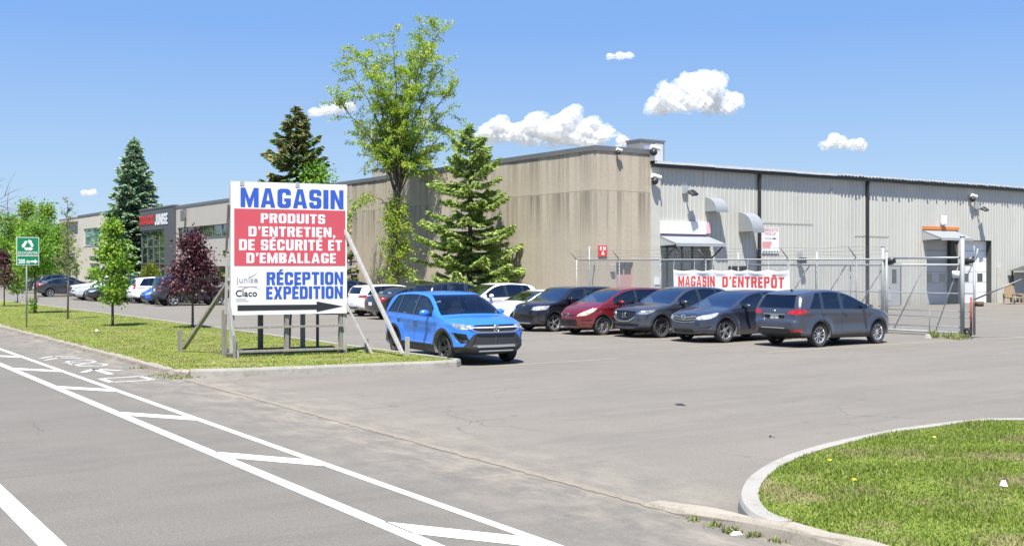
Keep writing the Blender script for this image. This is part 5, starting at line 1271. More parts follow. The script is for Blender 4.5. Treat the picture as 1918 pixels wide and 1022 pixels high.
# low white saloon
SIL_SED = [(0.0, .40), (.0, .58), (.05, .72), (.16, .80), (.5, .89), (1.0, .965), (1.26, 1.0), (1.48, 1.08), (1.90, 1.27), (2.25, 1.385), (2.6, 1.435), (3.0, 1.43), (3.35, 1.375), (3.75, 1.23), (4.0, 1.12), (4.2, 1.075), (4.45, 1.06), (4.55, 1.0), (4.61, .82), (4.62, .58), (4.58, .42), (4.50, .34, 1), (4.1, .26), (2.3, .18), (.6, .18), (.12, .22, 1), (.03, .30)]
SED = dict(L=4.62, W=1.795, wb=2.70, fo=.90, R=.325, sil=SIL_SED, zbelt=(.93, 1.02), tumble=.40, nose=(.9, .42),
    ws=dict(z0=1.02, z1=1.385, umax=2.6, m=.08), rw=dict(z0=1.09, z1=1.40, umin=2.8, m=.12),
    win=dict(u0=1.78, u1=3.86, slant=1.1, pillars=[(2.62, 2.72, .05), (3.46, 3.52, .1)], roof=.080, seat=2.35, tint_from=2),
    clad_z=.2, mirror=(1.88, 1.0), handles=[(2.52, .86), (3.36, .88)], spokes=(10, .04, False),
    feat=dict(
        headlight=feat(wrap_poly([(.44, .64), (.48, .72), (.8, .78), (1, .84), (1, .68), (.7, .62)], [(-.1, .58), (-.1, .76), (.2, .78), (.66, .83), (.5, .74), (.3, .64)]), M_HEAD, pair=True, n=lambda N, x, y, z: N[:, 2] < .92),
        grille=feat(front_poly([(0, .60), (.45, .64), (.47, .71), (0, .70)], .5), M_GRILLE),
        lower_intake=feat(front_poly([(0, .28), (.6, .29), (.55, .46), (0, .48)], .5), M_GRILLE),
        taillight=feat(wrap_poly([(.40, .86), (.42, .97), (1, 1.02), (1, .82), (.7, .80)], [(4.22, .90), (4.4, 1.0), (4.8, 1.02), (4.8, .78), (4.5, .80)]), M_TAIL, n=lambda N, x, y, z: N[:, 2] < .9, pair=True)),
    extra=[plate(.70, False), emblem(.70, True, .05, shape='dot')])
WHITE = (.74, .74, .73)
def variant(base, **k):
    d = dict(base); d.update(k); return d

def tails(z0, z1, L, y0=.55, wrap=.28, vert=False):
    """rear lamps for a car of length L"""
    f = [(y0, z0), (y0+.05, z1), (1.1, z1+.03), (1.1, z0)]; p = [(L-wrap, z0+.04), (L-wrap+.05, z1+.02), (L+.2, z1+.04), (L+.2, z0)]
    return feat(wrap_poly(f, p), M_TAIL, n=lambda N, x, y, z: N[:, 2] < .9, pair=True)
def with_tail(base, t, **k):
    d = dict(base); d['feat'] = dict(base['feat']); d['feat']['taillight'] = t; d.update(k); return d
SED['mats'] = mats(WHITE, 0.0, .3)
WSUV = with_tail(SHIELD, tails(.90, 1.05, 4.55), rails=(2.2, 3.9, M_CBLACK), mats=mats(WHITE, 0, .3))
HATCH = with_tail(variant(MZ, sil=scaled(SIL_MZ, 4.36, 1.50, 4.58, 1.625), L=4.36, wb=2.65, fo=.86, zbelt=(.93, 1.03), ws=dict(z0=1.05, z1=1.43, umax=2.15, m=.08), rw=dict(z0=1.06, z1=1.37, umin=3.85, m=.20),
    win=dict(u0=1.30, u1=3.95, slant=.9, pillars=[(2.28, 2.36, .05), (3.20, 3.27, .1)], roof=.085, seat=2.0, tint_from=1), mirror=(1.52, 1.01), handles=[(2.2, .86), (3.1, .88)], seams=(), carve=()),
    tails(.86, .99, 4.36, .50, .40), extra=[plate(.66, False), fog(.70, .42, .05), spoiler(3.98, 1.45), bar_front([(0, .40), (.6, .42)], .10, 0, M_CBLACK, 'bumper_trim', front=False)], mats=mats(WHITE, 0, .3))
HATCH['feat']['headlight'] = feat(wrap_poly([(.42, .60), (.48, .68), (.72, .80), (1, .90), (1, .68), (.65, .60)], [(-.1, .56), (-.1, .73), (.18, .79), (.68, .885), (.52, .76), (.28, .64)]), M_HEAD, pair=True, n=lambda N, x, y, z: N[:, 2] < .95)
SALOON = variant(SED, mats=mats((.045, .047, .052), .5, .3), handles=[(2.52, .86), (3.36, .88)])
BSUV = variant(ROGUE, rails=(2.3, 4.1, M_SATIN), mats=mats((.018, .020, .032), .4, .25), seams=())
DSUV = variant(ROGUE, mats=mats((.012, .014, .018), .3, .25), seams=())
CRV = with_tail(variant(SHIELD, seams=()), feat(wrap_poly([(.55, .92), (.60, 1.0), (.72, 1.02), (.72, 1.42), (1.1, 1.42), (1.1, .90)], [(4.22, 1.45), (4.34, 1.45), (4.50, 1.02), (4.6, 1.0), (4.6, .86), (4.36, .90)]), M_TAIL, n=lambda N, x, y, z: N[:, 2] < .9, pair=True), mats=mats(WHITE, 0, .3), extra=[plate(.78, False)])
SIL_TRK = [(0.0, .48), (.0, .78), (.05, .98), (.16, 1.07), (.5, 1.10), (1.0, 1.15), (1.25, 1.19), (1.42, 1.28), (1.70, 1.52), (1.92, 1.66), (2.15, 1.72), (2.6, 1.735), (3.1, 1.76), (3.5, 1.78), (4.0, 1.77), (4.22, 1.73), (4.30, 1.62), (4.38, 1.30), (4.43, 1.10), (4.46, .85), (4.53, .75), (4.54, .52), (4.48, .44, 1), (4.1, .36), (2.3, .30), (.6, .30), (.12, .34, 1), (.03, .42)]
TRUCK = variant(ROGUE, L=4.54, W=1.85, wb=2.70, fo=.88, R=.375, gap=.09, sil=SIL_TRK, zbelt=(1.10, 1.17), tumble=.25, ws=dict(z0=1.22, z1=1.68, umax=2.1, m=.085), rw=dict(z0=1.20, z1=1.62, umin=4.1, m=.16), clad_arch=.11, clad_z=.46, carve=(), seams=(),
    win=dict(u0=1.55, u1=4.12, slant=.1, pillars=[(2.42, 2.52, .0), (3.32, 3.42, .0)], roof=.09, seat=2.1, tint_from=1), mirror=(1.66, 1.2), handles=[(2.32, 1.03), (3.2, 1.05)], spokes=(6, .07, False), rails=(2.2, 4.0, M_ALLOYDK), extra=[plate(.95, False)], mats=mats((.030, .034, .042), .4, .35))
TRUCK['feat'] = dict(taillight=tails(.86, 1.28, 4.54, .68, .22), rear_bumper_insert=feat(rear_poly([(0, .40), (.95, .40), (.95, .66), (0, .70)], 4.3), M_CBLACK, n=NR), headlight=feat(wrap_poly([(.52, .84), (.54, 1.0), (1, 1.04), (1, .84)], [(-.1, .82), (-.1, 1.0), (.35, 1.03), (.3, .85)]), M_HEAD, pair=True))

M_PI = math.pi
rowg = 'cars in the long row before the warehouse'
build_car(TAOS, 'bright blue crossover driving out beside the grass corner', None, (14.72, 24.42), R_(-93.5), 0.022, steer=R_(-4)).scale = (1.055, 1.055, 1.055)
build_car(ROGUE, 'grey blue crossover parked tail outwards, nose to the rolling gate', rowg, (27.0, 22.52), R_(0.5), 0.022)
def car(sp, label, x_front, y, facing, jitter=0.0, h=0.026, group=rowg):
    """x_front = the end towards the street"""
    s_ = 1 if facing > 0 else -1; half = sp['wb']/2
    x = x_front + (sp['L'] - sp['fo'] - half if s_ > 0 else sp['fo'] + half)
    return build_car(sp, label, group, (x, y), (0 if s_ > 0 else M_PI) + R_(jitter), h)
car(VENZA, 'dark navy crossover with chrome barred grille, beside the tail out grey one', 23.75, 25.45, -1, 1.0)
car(SHIELD, 'charcoal crossover with a black shield grille, between red and navy cars', 23.70, 28.25, -1, 0.5)
car(MZ, 'dark red people carrier with yellowed headlights', 23.0, 30.35, -1, -0.5)
car(SOUL, 'boxy black hatchback beside the red people carrier', 22.85, 32.95, -1, 0.5)
car(SED, 'low white saloon half hidden behind the boxy black hatchback', 23.1, 35.75, -1, 0, 0.03)
car(WSUV, 'white crossover with a black roof rail behind the blue crossover', 22.7, 38.55, -1, 0, 0.03)
car(BSUV, 'navy estate with silver roof rails, only its roof showing over the blue crossover', 22.9, 41.0, 1, 0, 0.034)
car(SALOON, 'dark grey saloon parked tail outwards behind the leaning sign brace', 22.3, 44.0, 1, 0, 0.03)
car(HATCH, 'white hatchback seen from behind, right of the big sign', 23.0, 47.3, 1, 0, 0.03)
car(DSUV, 'black crossover mostly hidden between big sign and white hatchback', 22.3, 50.2, 1, 0, 0.036)
offg = 'cars parked before the office'
car(TRUCK, 'black off road wagon with roof rack and red lamps, behind the dark red maple', 19.05, 65.9, 1, 0, 0.036, offg)
car(variant(HATCH, mats=mats((.02, .12, .50), .3, .3), extra=[]), 'small blue hatchback, only its nose showing behind the black wagon', 19.2, 68.7, -1, 0, 0.036, offg)
car(CRV, 'white crossover with tall red rear lamps near the round cedar', 19.1, 71.4, 1, 0, 0.036, offg)
car(variant(DSUV, mats=mats((.016, .022, .045), .3, .25)), 'navy crossover tail outwards, beside the leafy green maple', 18.9, 74.2, 1, 0, 0.04, offg)
car(variant(SALOON, mats=mats((.012, .014, .020), .3, .25)), 'black saloon facing outwards, behind the leafy green maple trunk', 17.8, 76.9, -1, 0, 0.04, offg)
car(variant(SED, mats=mats((.62, .64, .68), .4, .3)), 'silver saloon facing outwards, right of the bare young tree', 17.5, 79.5, -1, 0, 0.04, offg)
car(variant(WSUV, mats=mats(WHITE, 0, .3), rails=None), 'white crossover behind the silver saloon', 18.0, 82.6, -1, 0, 0.04, offg)
car(variant(SALOON, mats=mats((.06, .062, .064), .5, .35)), 'grey saloon tail outwards, left of the bare young tree', 17.0, 90.0, 1, 0, 0.04, offg)
car(variant(DSUV, mats=mats((.03, .034, .05), .4, .3)), 'dark crossover behind the grey saloon, right of the green sign post', 17.6, 93.2, 1, 0, 0.045, offg)
car(variant(SALOON, mats=mats((.05, .05, .055), .4, .35)), 'dark saloon in tree shade at the far left', 17.5, 104.0, -1, 0, 0.045, offg)
# ------------------------------------------------------------------ trees and shrubs
def leaf_mat(name, stops, trans=0.4, rough=0.6):
    m, nt, b, o = new_mat(name); g = nt.nodes.new('ShaderNodeNewGeometry')
    c = ramp(nt, g.outputs['Random Per Island'], stops); c = mixc(nt, noise(nt, coords(nt), 0.9, 3), mixc(nt, 1.0, c, (.78, .78, .78), 'MULTIPLY'), c)
    nt.links.new(c, b.inputs['Base Color']); b.inputs['Roughness'].default_value = rough; b.inputs['Specular IOR Level'].default_value = 0.25
    tr = nt.nodes.new('ShaderNodeBsdfTranslucent'); nt.links.new(c, tr.inputs['Color'])
    mx = nt.nodes.new('ShaderNodeMixShader'); mx.inputs[0].default_value = trans
    nt.links.new(b.outputs[0], mx.inputs[1]); nt.links.new(tr.outputs[0], mx.inputs[2]); nt.links.new(mx.outputs[0], o.inputs['Surface']); return m
L_ELM = leaf_mat('elm_leaves', [(0, (0.177, 0.329, 0.035)), (.45, (0.319, 0.514, 0.057)), (.75, (0.472, 0.601, 0.077)), (.92, (0.639, 0.591, 0.097)), (1, (0.661, 0.481, 0.135))], .45)
L_MAPLE = leaf_mat('bright_maple_leaves', [(0, (0.122, 0.252, 0.025)), (.5, (0.245, 0.421, 0.042)), (1, (0.422, 0.555, 0.072))], .45)
L_RED = leaf_mat('purple_maple_leaves', [(0, (0.039, 0.016, 0.022)), (.5, (0.087, 0.028, 0.039)), (.85, (0.167, 0.059, 0.075)), (1, (0.371, 0.215, 0.205))], .15, .38)
L_GREEN = leaf_mat('green_leaves', [(0, (0.102, 0.224, 0.032)), (.5, (0.194, 0.388, 0.044)), (1, (0.347, 0.551, 0.082))], .4)
L_OLIVE = leaf_mat('olive_leaves', [(0, (0.128, 0.187, 0.047)), (.6, (0.258, 0.318, 0.094)), (1, (0.422, 0.398, 0.164))], .3)
L_SPRUCE = leaf_mat('spruce_needles', [(0, (0.109, 0.217, 0.128)), (.5, (0.238, 0.391, 0.228)), (.9, (0.424, 0.542, 0.323)), (1, (0.595, 0.499, 0.248))], .12)
L_CONES = leaf_mat('cone_laden_needles', [(0, (0.057, 0.147, 0.057)), (.40, (0.126, 0.255, 0.092)), (.55, (0.251, 0.268, 0.092)), (.85, (0.385, 0.294, 0.118)), (1, (0.462, 0.321, 0.144))], .12)
L_LARCH = leaf_mat('young_conifer_needles', [(0, (0.146, 0.248, 0.071)), (.45, (0.328, 0.465, 0.112)), (.9, (0.558, 0.654, 0.177)), (1, (0.721, 0.727, 0.258))], .25)
L_CEDAR = leaf_mat('cedar_foliage', [(0, (0.116, 0.165, 0.020)), (.5, (0.215, 0.264, 0.033)), (1, (0.314, 0.347, 0.058))], .2)
def bark(name, col):
    m, nt, b, o = new_mat(name); v = coords(nt, scale=(1, 1, .25)); h = noise(nt, v, 18, 6, .7)
    c = mixc(nt, ramp(nt, h, [(.35, 0), (.65, 1)]), [x*.5 for x in col], col); nt.links.new(c, b.inputs['Base Color']); b.inputs['Roughness'].default_value = .95; bump(nt, b, h, .6, .02); return m
B_ELM = bark('dark_bark', (.13, .105, .082)); B_YOUNG = bark('young_bark', (.13, .105, .085)); B_PALE = bark('pale_bark', (.30, .25, .20))
def cards(P, Dr, ln, wd, rs, up=0.6):
    """leaf-shaped cards at points P, long axis along Dr"""
    n = len(P); Dr = Dr/np.maximum(np.linalg.norm(Dr, axis=1), 1e-6)[:, None]
    q = rs.normal(size=(n, 3)); q[:, 2] += up*2; sd = np.cross(Dr, q); sd /= np.maximum(np.linalg.norm(sd, axis=1), 1e-6)[:, None]
    nr = np.cross(sd, Dr); ln = np.broadcast_to(ln, n)[:, None]; wd = np.broadcast_to(wd, n)[:, None]
    V = np.empty((n, 6, 3)); V[:, 0] = P; V[:, 1] = P+Dr*ln*.35+sd*wd*.5; V[:, 2] = P+Dr*ln*.35+nr*wd*.12; V[:, 3] = P+Dr*ln*.35-sd*wd*.5; V[:, 4] = P+Dr*ln; 
    V[:, 5] = V[:, 4]
    i = np.arange(n)[:, None]*6
    F = np.concatenate([i+np.array([[0, 1, 2]]), i+np.array([[1, 4, 2]]), i+np.array([[0, 2, 3]]), i+np.array([[2, 4, 3]])]).astype(np.int32)
    return V.reshape(-1, 3), F
def leaf_obj(name, P, Dr, ln, wd, rs, mat, parent, up=.6):
    V, F = cards(np.asarray(P), np.asarray(Dr), ln, wd, rs, up); return np_obj(name, V, F, mat, parent, False)
def bez(a, b, c, n): return [tuple((1-t)**2*np.array(a)+2*t*(1-t)*np.array(b)+t*t*np.array(c)) for t in np.linspace(0, 1, n)]
def sway(rnd, s): return np.array([rnd.gauss(0, s), rnd.gauss(0, s), rnd.gauss(0, s)])

def elm():
    rnd = random.Random(21); rs = np.random.RandomState(21); bx, by = 30.55, 57.05; d = bx*FW[0]+by*FW[1]
    t = tag(empty('elm_tree', (bx, by, 0)), 'tall slender tree with an open vase of bright leaves and a shaggy lower trunk', 'tree')
    def at(px, py, dep): return np.array([*( (px-741)/FPX*d*RT + dep*FW), CAM_H+(HY-py)*d/FPX])
    mb = MB(); fork = at(746, 345, 0); P = [(0, 0, 0), (.03, .02, 2.0), (-.05, 0, 4.2), tuple(fork)]
    mb.tube(P, [.24, .20, .17, .15], 10)
    tg = [(636, 112, 1.0), (622, 180, -.8), (672, 96, -1.2), (704, 72, .9), (738, 66, -.6), (792, 44, .6), (824, 58, -.4), (828, 118, 1.3), (850, 168, -.9), (836, 205, .5), (848, 246, -1.2), (818, 272, .8), (795, 298, -.6), (655, 222, .9), (676, 262, -.9), (760, 120, 1.8), (715, 150, -2.0), (780, 175, -2.0), (690, 200, 1.8), (770, 250, 1.9), (740, 190, 0.2), (800, 90, -1.4)]
    LP, LD = [], []
    for px, py, dep in tg:
        e = at(px, py, dep); f0 = fork + np.array([rnd.uniform(-.05, .05), rnd.uniform(-.05, .05), rnd.uniform(-1.1, .25)]); h = e-f0
        mid = f0 + np.array([h[0]*.28, h[1]*.28, h[2]*.62 if h[2] > 2 else h[2]*.9+.8])
        pts = bez(f0, mid, e, 9); L = np.linalg.norm(h); pts = [tuple(np.array(p)+(sway(rnd, .06) if 0 < i < 8 else 0)) for i, p in enumerate(pts)]
        mb.tube(pts, list(np.linspace(.07 if L > 4 else .04, .010, 9)), 6)
        for k in range(int(7+L*2.2)):
            u = rnd.uniform(.10, 1.0)**.75; i = min(int(u*8), 7); q = np.array(pts[i])*(1-(u*8-i))+np.array(pts[i+1])*(u*8-i)
            tn = np.array(pts[i+1])-np.array(pts[i]); tn /= np.linalg.norm(tn)
            dr = tn*.75+sway(rnd, .75); dr[2] += .05; dr /= np.linalg.norm(dr); ln = rnd.uniform(.6, 1.55)
            e2 = q+dr*ln+np.array([0, 0, -.16*ln]); pt = bez(q, q+dr*ln*.5+np.array([0, 0, .1]), e2, 5); mb.tube(pt, [.014, .011, .009, .007, .004], 4)
            n = int(rnd.uniform(48, 96)); w = rs.rand(n)**.7*4; ii = np.minimum(w.astype(int), 3); fr = (w-ii)[:, None]; A = np.array(pt)
            base = A[ii]*(1-fr)+A[ii+1]*fr; LP.append(base+rs.normal(0, .14, (n, 3))*np.array([1, 1, .55])); LD.append(dr*.5+rs.normal(0, .6, (n, 3))+np.array([0, 0, -.25]))
    # shoots on the lower trunk and the arching branch to the left
    for k in range(58):
        z = rnd.uniform(1.4, 6.4); a = rnd.uniform(0, 6.28); r = rnd.uniform(.25, 1.15)*(1.15-.12*abs(z-3)); q = np.array([0, 0, z]); e2 = q+np.array([math.cos(a)*r, math.sin(a)*r, rnd.uniform(-.2, .6)])
        pt = bez(q, (q+e2)/2+np.array([0, 0, .2]), e2, 4); mb.tube(pt, [.012, .01, .008, .004], 4); n = int(rnd.uniform(60, 120)); LP.append(np.array(pt)[rs.randint(1, 4, n)]+rs.normal(0, .17, (n, 3))); LD.append(rs.normal(0, .7, (n, 3))+np.array([0, 0, -.2]))
    arc = [at(738, 398, 0), at(716, 374, -.3), at(690, 366, -.5), at(668, 380, -.6), at(655, 410, -.7), at(652, 455, -.7)]
    arc = [tuple(a) for a in arc]; mb.tube(arc, [.035, .028, .022, .016, .011, .005], 5)
    A = np.array(arc); n = 620; w = rs.rand(n)*3.2+1.6; ii = np.minimum(w.astype(int), 4); fr = (w-ii)[:, None]; LP.append(A[ii]*(1-fr)+A[ii+1]*fr+rs.normal(0, .17, (n, 3))+np.array([0, 0, -.12])); LD.append(rs.normal(0, .5, (n, 3))+np.array([0, 0, -.5]))
    bare = [tuple(at(*q)) for q in ((738, 300, .2), (715, 292, .3), (690, 300, .4), (672, 320, .5), (666, 325, .5))]; mb.tube(bare, [.03, .022, .015, .01, .005], 4)
    mb.build('trunk', B_ELM, t, True)
    P = np.concatenate(LP); leaf_obj('crown', P, np.concatenate(LD), rs.uniform(.10, .20, len(P)), rs.uniform(.055, .10, len(P)), rs, L_ELM, t)
elm()

def conifer(name, label, loc, H, rb, mat, seed, whorls, per, droop=.25, tip=.15, z0=.6, card=(.26, .06), dens=55, power=.85, gap=0.0, group=None, ragged=.25):
    rnd = random.Random(seed); rs = np.random.RandomState(seed); t = tag(empty(name, (*loc, 0)), label, 'tree', group)
    mb = MB(); mb.tube([(0, 0, 0), (.02, 0, H*.5), (0, 0, H-.1)], [H*.014+.05, H*.009+.02, .012], 8); LP, LD = [], []
    for i in range(whorls):
        f = (i+rnd.uniform(-.3, .3))/(whorls-1); f = min(max(f, 0), .995); z = z0+(H-z0)*f; r0 = rb*(1-f)**power+.12
        a0 = rnd.uniform(0, 6.28)
        for k in range(per):
            if rnd.random() < gap: continue
            a = a0+2*math.pi*k/per+rnd.uniform(-.25, .25); r = r0*rnd.uniform(1-ragged*1.6, 1+ragged*.5); o = np.array([math.cos(a), math.sin(a), 0])
            zz = z+rnd.uniform(-.22, .22); droop_ = droop; droop = droop_+rnd.uniform(-.14, .14); p0 = np.array([0, 0, zz]); rise = .30*r if f > .65 else 0
            p1 = p0+o*r*.55+np.array([0, 0, -droop*r*.6+rise*.6]); p2 = p0+o*r+np.array([0, 0, -droop*r+tip*r+rise]); pt = bez(p0, p1, p2, 6); mb.tube(pt, [.022*r+.006, .018*r+.005, .014*r+.004, .01*r+.003, .006*r+.003, .003], 4)
            A = np.array(pt); n = max(8, int(dens*r)); w = (rs.rand(n)**.75)*4.7+.3; ii = np.minimum(w.astype(int), 4); fr = (w-ii)[:, None]; base = A[ii]*(1-fr)+A[ii+1]*fr
            tt = w/5; side = np.where(rs.rand(n) < .5, -1, 1)[:, None]*np.array([-o[1], o[0], 0]); spread = (rs.rand(n)*(.30*r+.10)*(1.05-tt))[:, None]
            base = base+side*spread+o*spread*.5+np.array([0, 0, 1])*(rs.normal(0, .03, n)-spread[:, 0]*.15)[:, None]
            droop = droop_; LP.append(base); LD.append(o*1.0+side*rs.uniform(.2, 1.1, (n, 1))+np.array([0, 0, -.25])+rs.normal(0, .25, (n, 3)))
    n = 60; LP.append(np.c_[rs.normal(0, .05, (n, 2)), rs.uniform(H-.9, H, n)]); LD.append(rs.normal(0, .5, (n, 3))+np.array([0, 0, 1.0]))
    mb.build('trunk', B_ELM, t, True); P = np.concatenate(LP); leaf_obj('crown', P, np.concatenate(LD), rs.uniform(card[0]*.6, card[0]*1.3, len(P)), rs.uniform(card[1]*.7, card[1]*1.4, len(P)), rs, mat, t)
    return t
def on_x(px, x): k = (px-CX)/FPX; v = FW+k*RT; dd = x/v[0]; return (x, float(dd*v[1])), float(dd)
def ztop(py, d): return CAM_H+(HY-py)*d/FPX
loc, d = on_x(880, 30.2); conifer('young_conifer', 'loose light green conifer against the tan concrete wall', loc, ztop(236, d), 2.9, L_LARCH, 5, 29, 8, droop=.12, tip=.26, z0=1.2, card=(.24, .075), dens=190, power=.70, gap=.18, ragged=.46)
loc, d = on_x(556, 28.0); conifer('spruce_tree', 'spruce with rusty cones rising behind the big sign', loc, ztop(206, d), 4.3, L_CONES, 8, 27, 8, droop=.18, tip=.24, z0=1.0, card=(.36, .15), dens=130, power=.85, gap=.10, ragged=.3)
loc, d = on_x(251, 33.4); conifer('spruce_tree', 'tall dark blue green spruce beside the glazed entrance', loc, ztop(264, d), 4.3, L_SPRUCE, 9, 44, 10, droop=.30, tip=.26, z0=.8, card=(.52, .24), dens=85, power=.82, ragged=.38, gap=.08)

def broadleaf(name, label, loc, H, z0, prof, mat, seed, nclus, nleaf, leaf, trunk_r, spread=.16, barkm=None, group=None, lean=(0, 0), clumpy=1.0, flat=.7):
    """prof: list of (share of crown height, radius)"""
    rnd = random.Random(seed); rs = np.random.RandomState(seed); t = tag(empty(name, (*loc, 0)), label, 'tree', group)
    hs, rr = zip(*prof); mb = MB(); top = np.array([lean[0], lean[1], H-.15])
    mb.tube(bez((0, 0, 0), (lean[0]*.2, lean[1]*.2, H*.5), top, 8), list(np.linspace(trunk_r, .01, 8)), 8); LP, LD = [], []
    for k in range(nclus):
        f = rnd.random()**.9; R0 = float(np.interp(f, hs, rr)); a = rnd.uniform(0, 6.28); r = R0*math.sqrt(rnd.uniform(.12, 1.0))*rnd.uniform(.85, 1.12); z = z0+(H-z0)*f
        c = np.array([lean[0]*z/H+math.cos(a)*r, lean[1]*z/H+math.sin(a)*r, z]); q = np.array([lean[0]*z/H, lean[1]*z/H, max(z-r*.75-.1, z0*.8)])
        if k % 3 == 0: mb.tube(bez(q, (q+c)/2+np.array([0, 0, -.05]), c, 4), [trunk_r*.28, trunk_r*.2, trunk_r*.13, .004], 4)
        s = spread*rnd.uniform(.6, 1.35)*clumpy; n = int(nleaf*rnd.uniform(.6, 1.4)); off = rs.normal(0, s, (n, 3))*np.array([1, 1, flat]); LP.append(c+off); LD.append(off+rs.normal(0, .12, (n, 3))+np.array([0, 0, -.08]))
    mb.build('trunk', barkm or B_YOUNG, t, True); P = np.concatenate(LP); leaf_obj('crown', P, np.concatenate(LD), rs.uniform(leaf*.7, leaf*1.35, len(P)), rs.uniform(leaf*.5, leaf*.9, len(P)), rs, mat, t); return t
gx, gy = G(211, 610, .15); broadleaf('maple_tree', 'young bright green maple on the grass strip', (gx, gy), 4.05, 1.05, [(0, .25), (.12, .55), (.38, .74), (.6, .42), (.8, .34), (1, .12)], L_MAPLE, 31, 85, 46, .115, .055, .14)
gx, gy = G(361, 613, .15); broadleaf('maple_tree', 'young dark purple maple on the grass strip left of the big sign', (gx, gy), 3.5, 1.38, [(0, .80), (.2, 1.0), (.4, .80), (.6, .55), (.78, .38), (1, .14)], L_RED, 32, 150, 46, .105, .05, .14)
gx, gy = G(8, 573, .15); broadleaf('maple_tree', 'small purple maple at the far left end of the grass strip', (gx, gy), 3.15, 1.3, [(0, .4), (.3, .65), (.7, .5), (1, .1)], L_RED, 33, 90, 26, .11, .045, .16)
gx, gy = G(33, 566, .15); broadleaf('lime_shrub', 'low yellow green sapling left of the green sign post', (gx, gy), 2.15, .75, [(0, .3), (.5, .48), (1, .2)], L_MAPLE, 34, 60, 26, .11, .03, .16)
gx, gy = G(66, 586, .15); broadleaf('street_tree', 'tree with a leafy sprout round the trunk foot, right of the green sign post', (gx, gy), 4.4, 2.0, [(0, .5), (.4, .95), (.8, .6), (1, .2)], L_GREEN, 35, 150, 34, .11, .075, .2)
rs_ = np.random.RandomState(4); tr_ = [o for o in scene.objects if o.get('label', '').startswith('tree with a leafy sprout')][0]
n = 260; P = np.c_[rs_.normal(-.12, .10, n), rs_.normal(0, .12, n), rs_.uniform(.05, .85, n)]; leaf_obj('sprout', P, rs_.normal(0, 1, (n, 3)), .10, .06, rs_, L_MAPLE, tr_)
# sparse young tree
def bare_tree(name, label, loc, H, seed, nleaf, mat, trunk_r=.045, targets=None, spread=.7, barkm=None, z0=.35):
    rnd = random.Random(seed); rs = np.random.RandomState(seed); t = tag(empty(name, (*loc, 0)), label, 'tree'); mb = MB(); LP = []
    mb.tube([(0, 0, 0), (.03, 0, H*.4), (-.03, .02, H*.75), (0, 0, H)], [trunk_r, trunk_r*.75, trunk_r*.4, .006], 7)
    for k in range(46 if targets is None else len(targets)):
        if targets is None:
            z = H*rnd.uniform(z0, .97); a = rnd.uniform(0, 6.28); r = spread*(1.15-z/H)*rnd.uniform(.5, 1.2)+.1; q = np.array([0, 0, z]); e = q+np.array([math.cos(a)*r, math.sin(a)*r, r*rnd.uniform(.3, 1.0)])
        else: q = np.array([0, 0, H*rnd.uniform(.45, .9)]); e = targets[k]
        pt = bez(q, (q+e)/2+np.array([0, 0, .12*np.linalg.norm(e-q)]), e, 6); w = trunk_r*(.22 if targets is None else .4); mb.tube(pt, list(np.linspace(w, .006, 6)), 4)
        for j in range(4 if targets is None else 9):
            i = rnd.randint(1, 4); b = np.array(pt[i]); L = np.linalg.norm(e-q); e2 = b+(e-q)/L*L*.25+sway(rnd, .16*L); mb.tube([tuple(b), tuple((b+e2)/2+sway(rnd, .03*L)), tuple(e2)], [w*.4, w*.28, .004], 4); LP += [b+(e2-b)*rnd.random()+sway(rnd, .05) for _ in range(nleaf)]
    mb.build('trunk', barkm or B_PALE, t, True)
    if LP: P = np.array(LP); leaf_obj('crown', P, rs.normal(0, 1, (len(P), 3)), .07, .045, rs, mat, t)
gx, gy = G(127, 597, .15); bare_tree('sapling', 'thin nearly leafless sapling on the grass strip', (gx, gy), 5.3, 41, 4, L_OLIVE)
loc, d = on_x(128, 22.5); conifer('small_pine', 'small olive pine behind the nearly leafless sapling', loc, ztop(436, d), 1.3, L_OLIVE, 42, 11, 6, droop=-.1, tip=.3, z0=1.4, card=(.26, .06), dens=34, power=.5, gap=.35)
(bx_, by_), _ = on_x(-90, 10.2); d = bx_*FW[0]+by_*FW[1]; l0 = bx_*RT[0]+by_*RT[1]; tg = [np.array([*(((px-CX)/FPX*dd-l0)*RT+(dd-d)*FW), ztop(py, dd)]) for px, py, dd in ((42, 400, d), (34, 352, d-1), (8, 332, d+1), (22, 380, d-2), (14, 415, d+1), (-20, 340, d+1), (-60, 330, d-1))]
bare_tree('bare_tree', 'bare branched tree reaching in at the left edge', (bx_, by_), 7.6, 43, 0, L_OLIVE, .13, tg, barkm=bark('grey_bark', (.22, .20, .18)))
# trees behind the sign and round the office
loc, d = on_x(590, 28.6); broadleaf('lime_tree', 'green leafy tree peeping over the big sign before the coned spruce', loc, ztop(308, d), 4.0, [(0, .8), (.4, 1.5), (.75, 1.15), (1, .35)], L_GREEN, 51, 130, 36, .17, .12, .3)
loc, d = on_x(282, 29.3)
def dome(name, label, loc, H, r, mat, seed, n):
    rs = np.random.RandomState(seed); t = tag(empty(name, (*loc, 0)), label, 'shrub'); u = rs.normal(size=(n, 3)); u[:, 2] = np.abs(u[:, 2]); u /= np.linalg.norm(u, axis=1)[:, None]
    P = u*np.array([r, r, H-.3])*(rs.uniform(.80, 1.0, (n, 1)))*(1+.07*np.sin(u[:, :1]*9+u[:, 1:2]*7)); P[:, 2] += .2; MB().tube([(0, 0, 0), (0, 0, H*.6)], [.08, .03], 6).build('trunk', B_YOUNG, t); leaf_obj('crown', P, u+np.array([0, 0, .8])+rs.normal(0, .35, (n, 3)), .20, .10, rs, mat, t)
dome('cedar_shrub', 'round clipped yellow green cedar before the glazed entrance', loc, ztop(492, d), 1.05, L_CEDAR, 52, 2600)
bgt = 'leafy trees beyond the left car park'
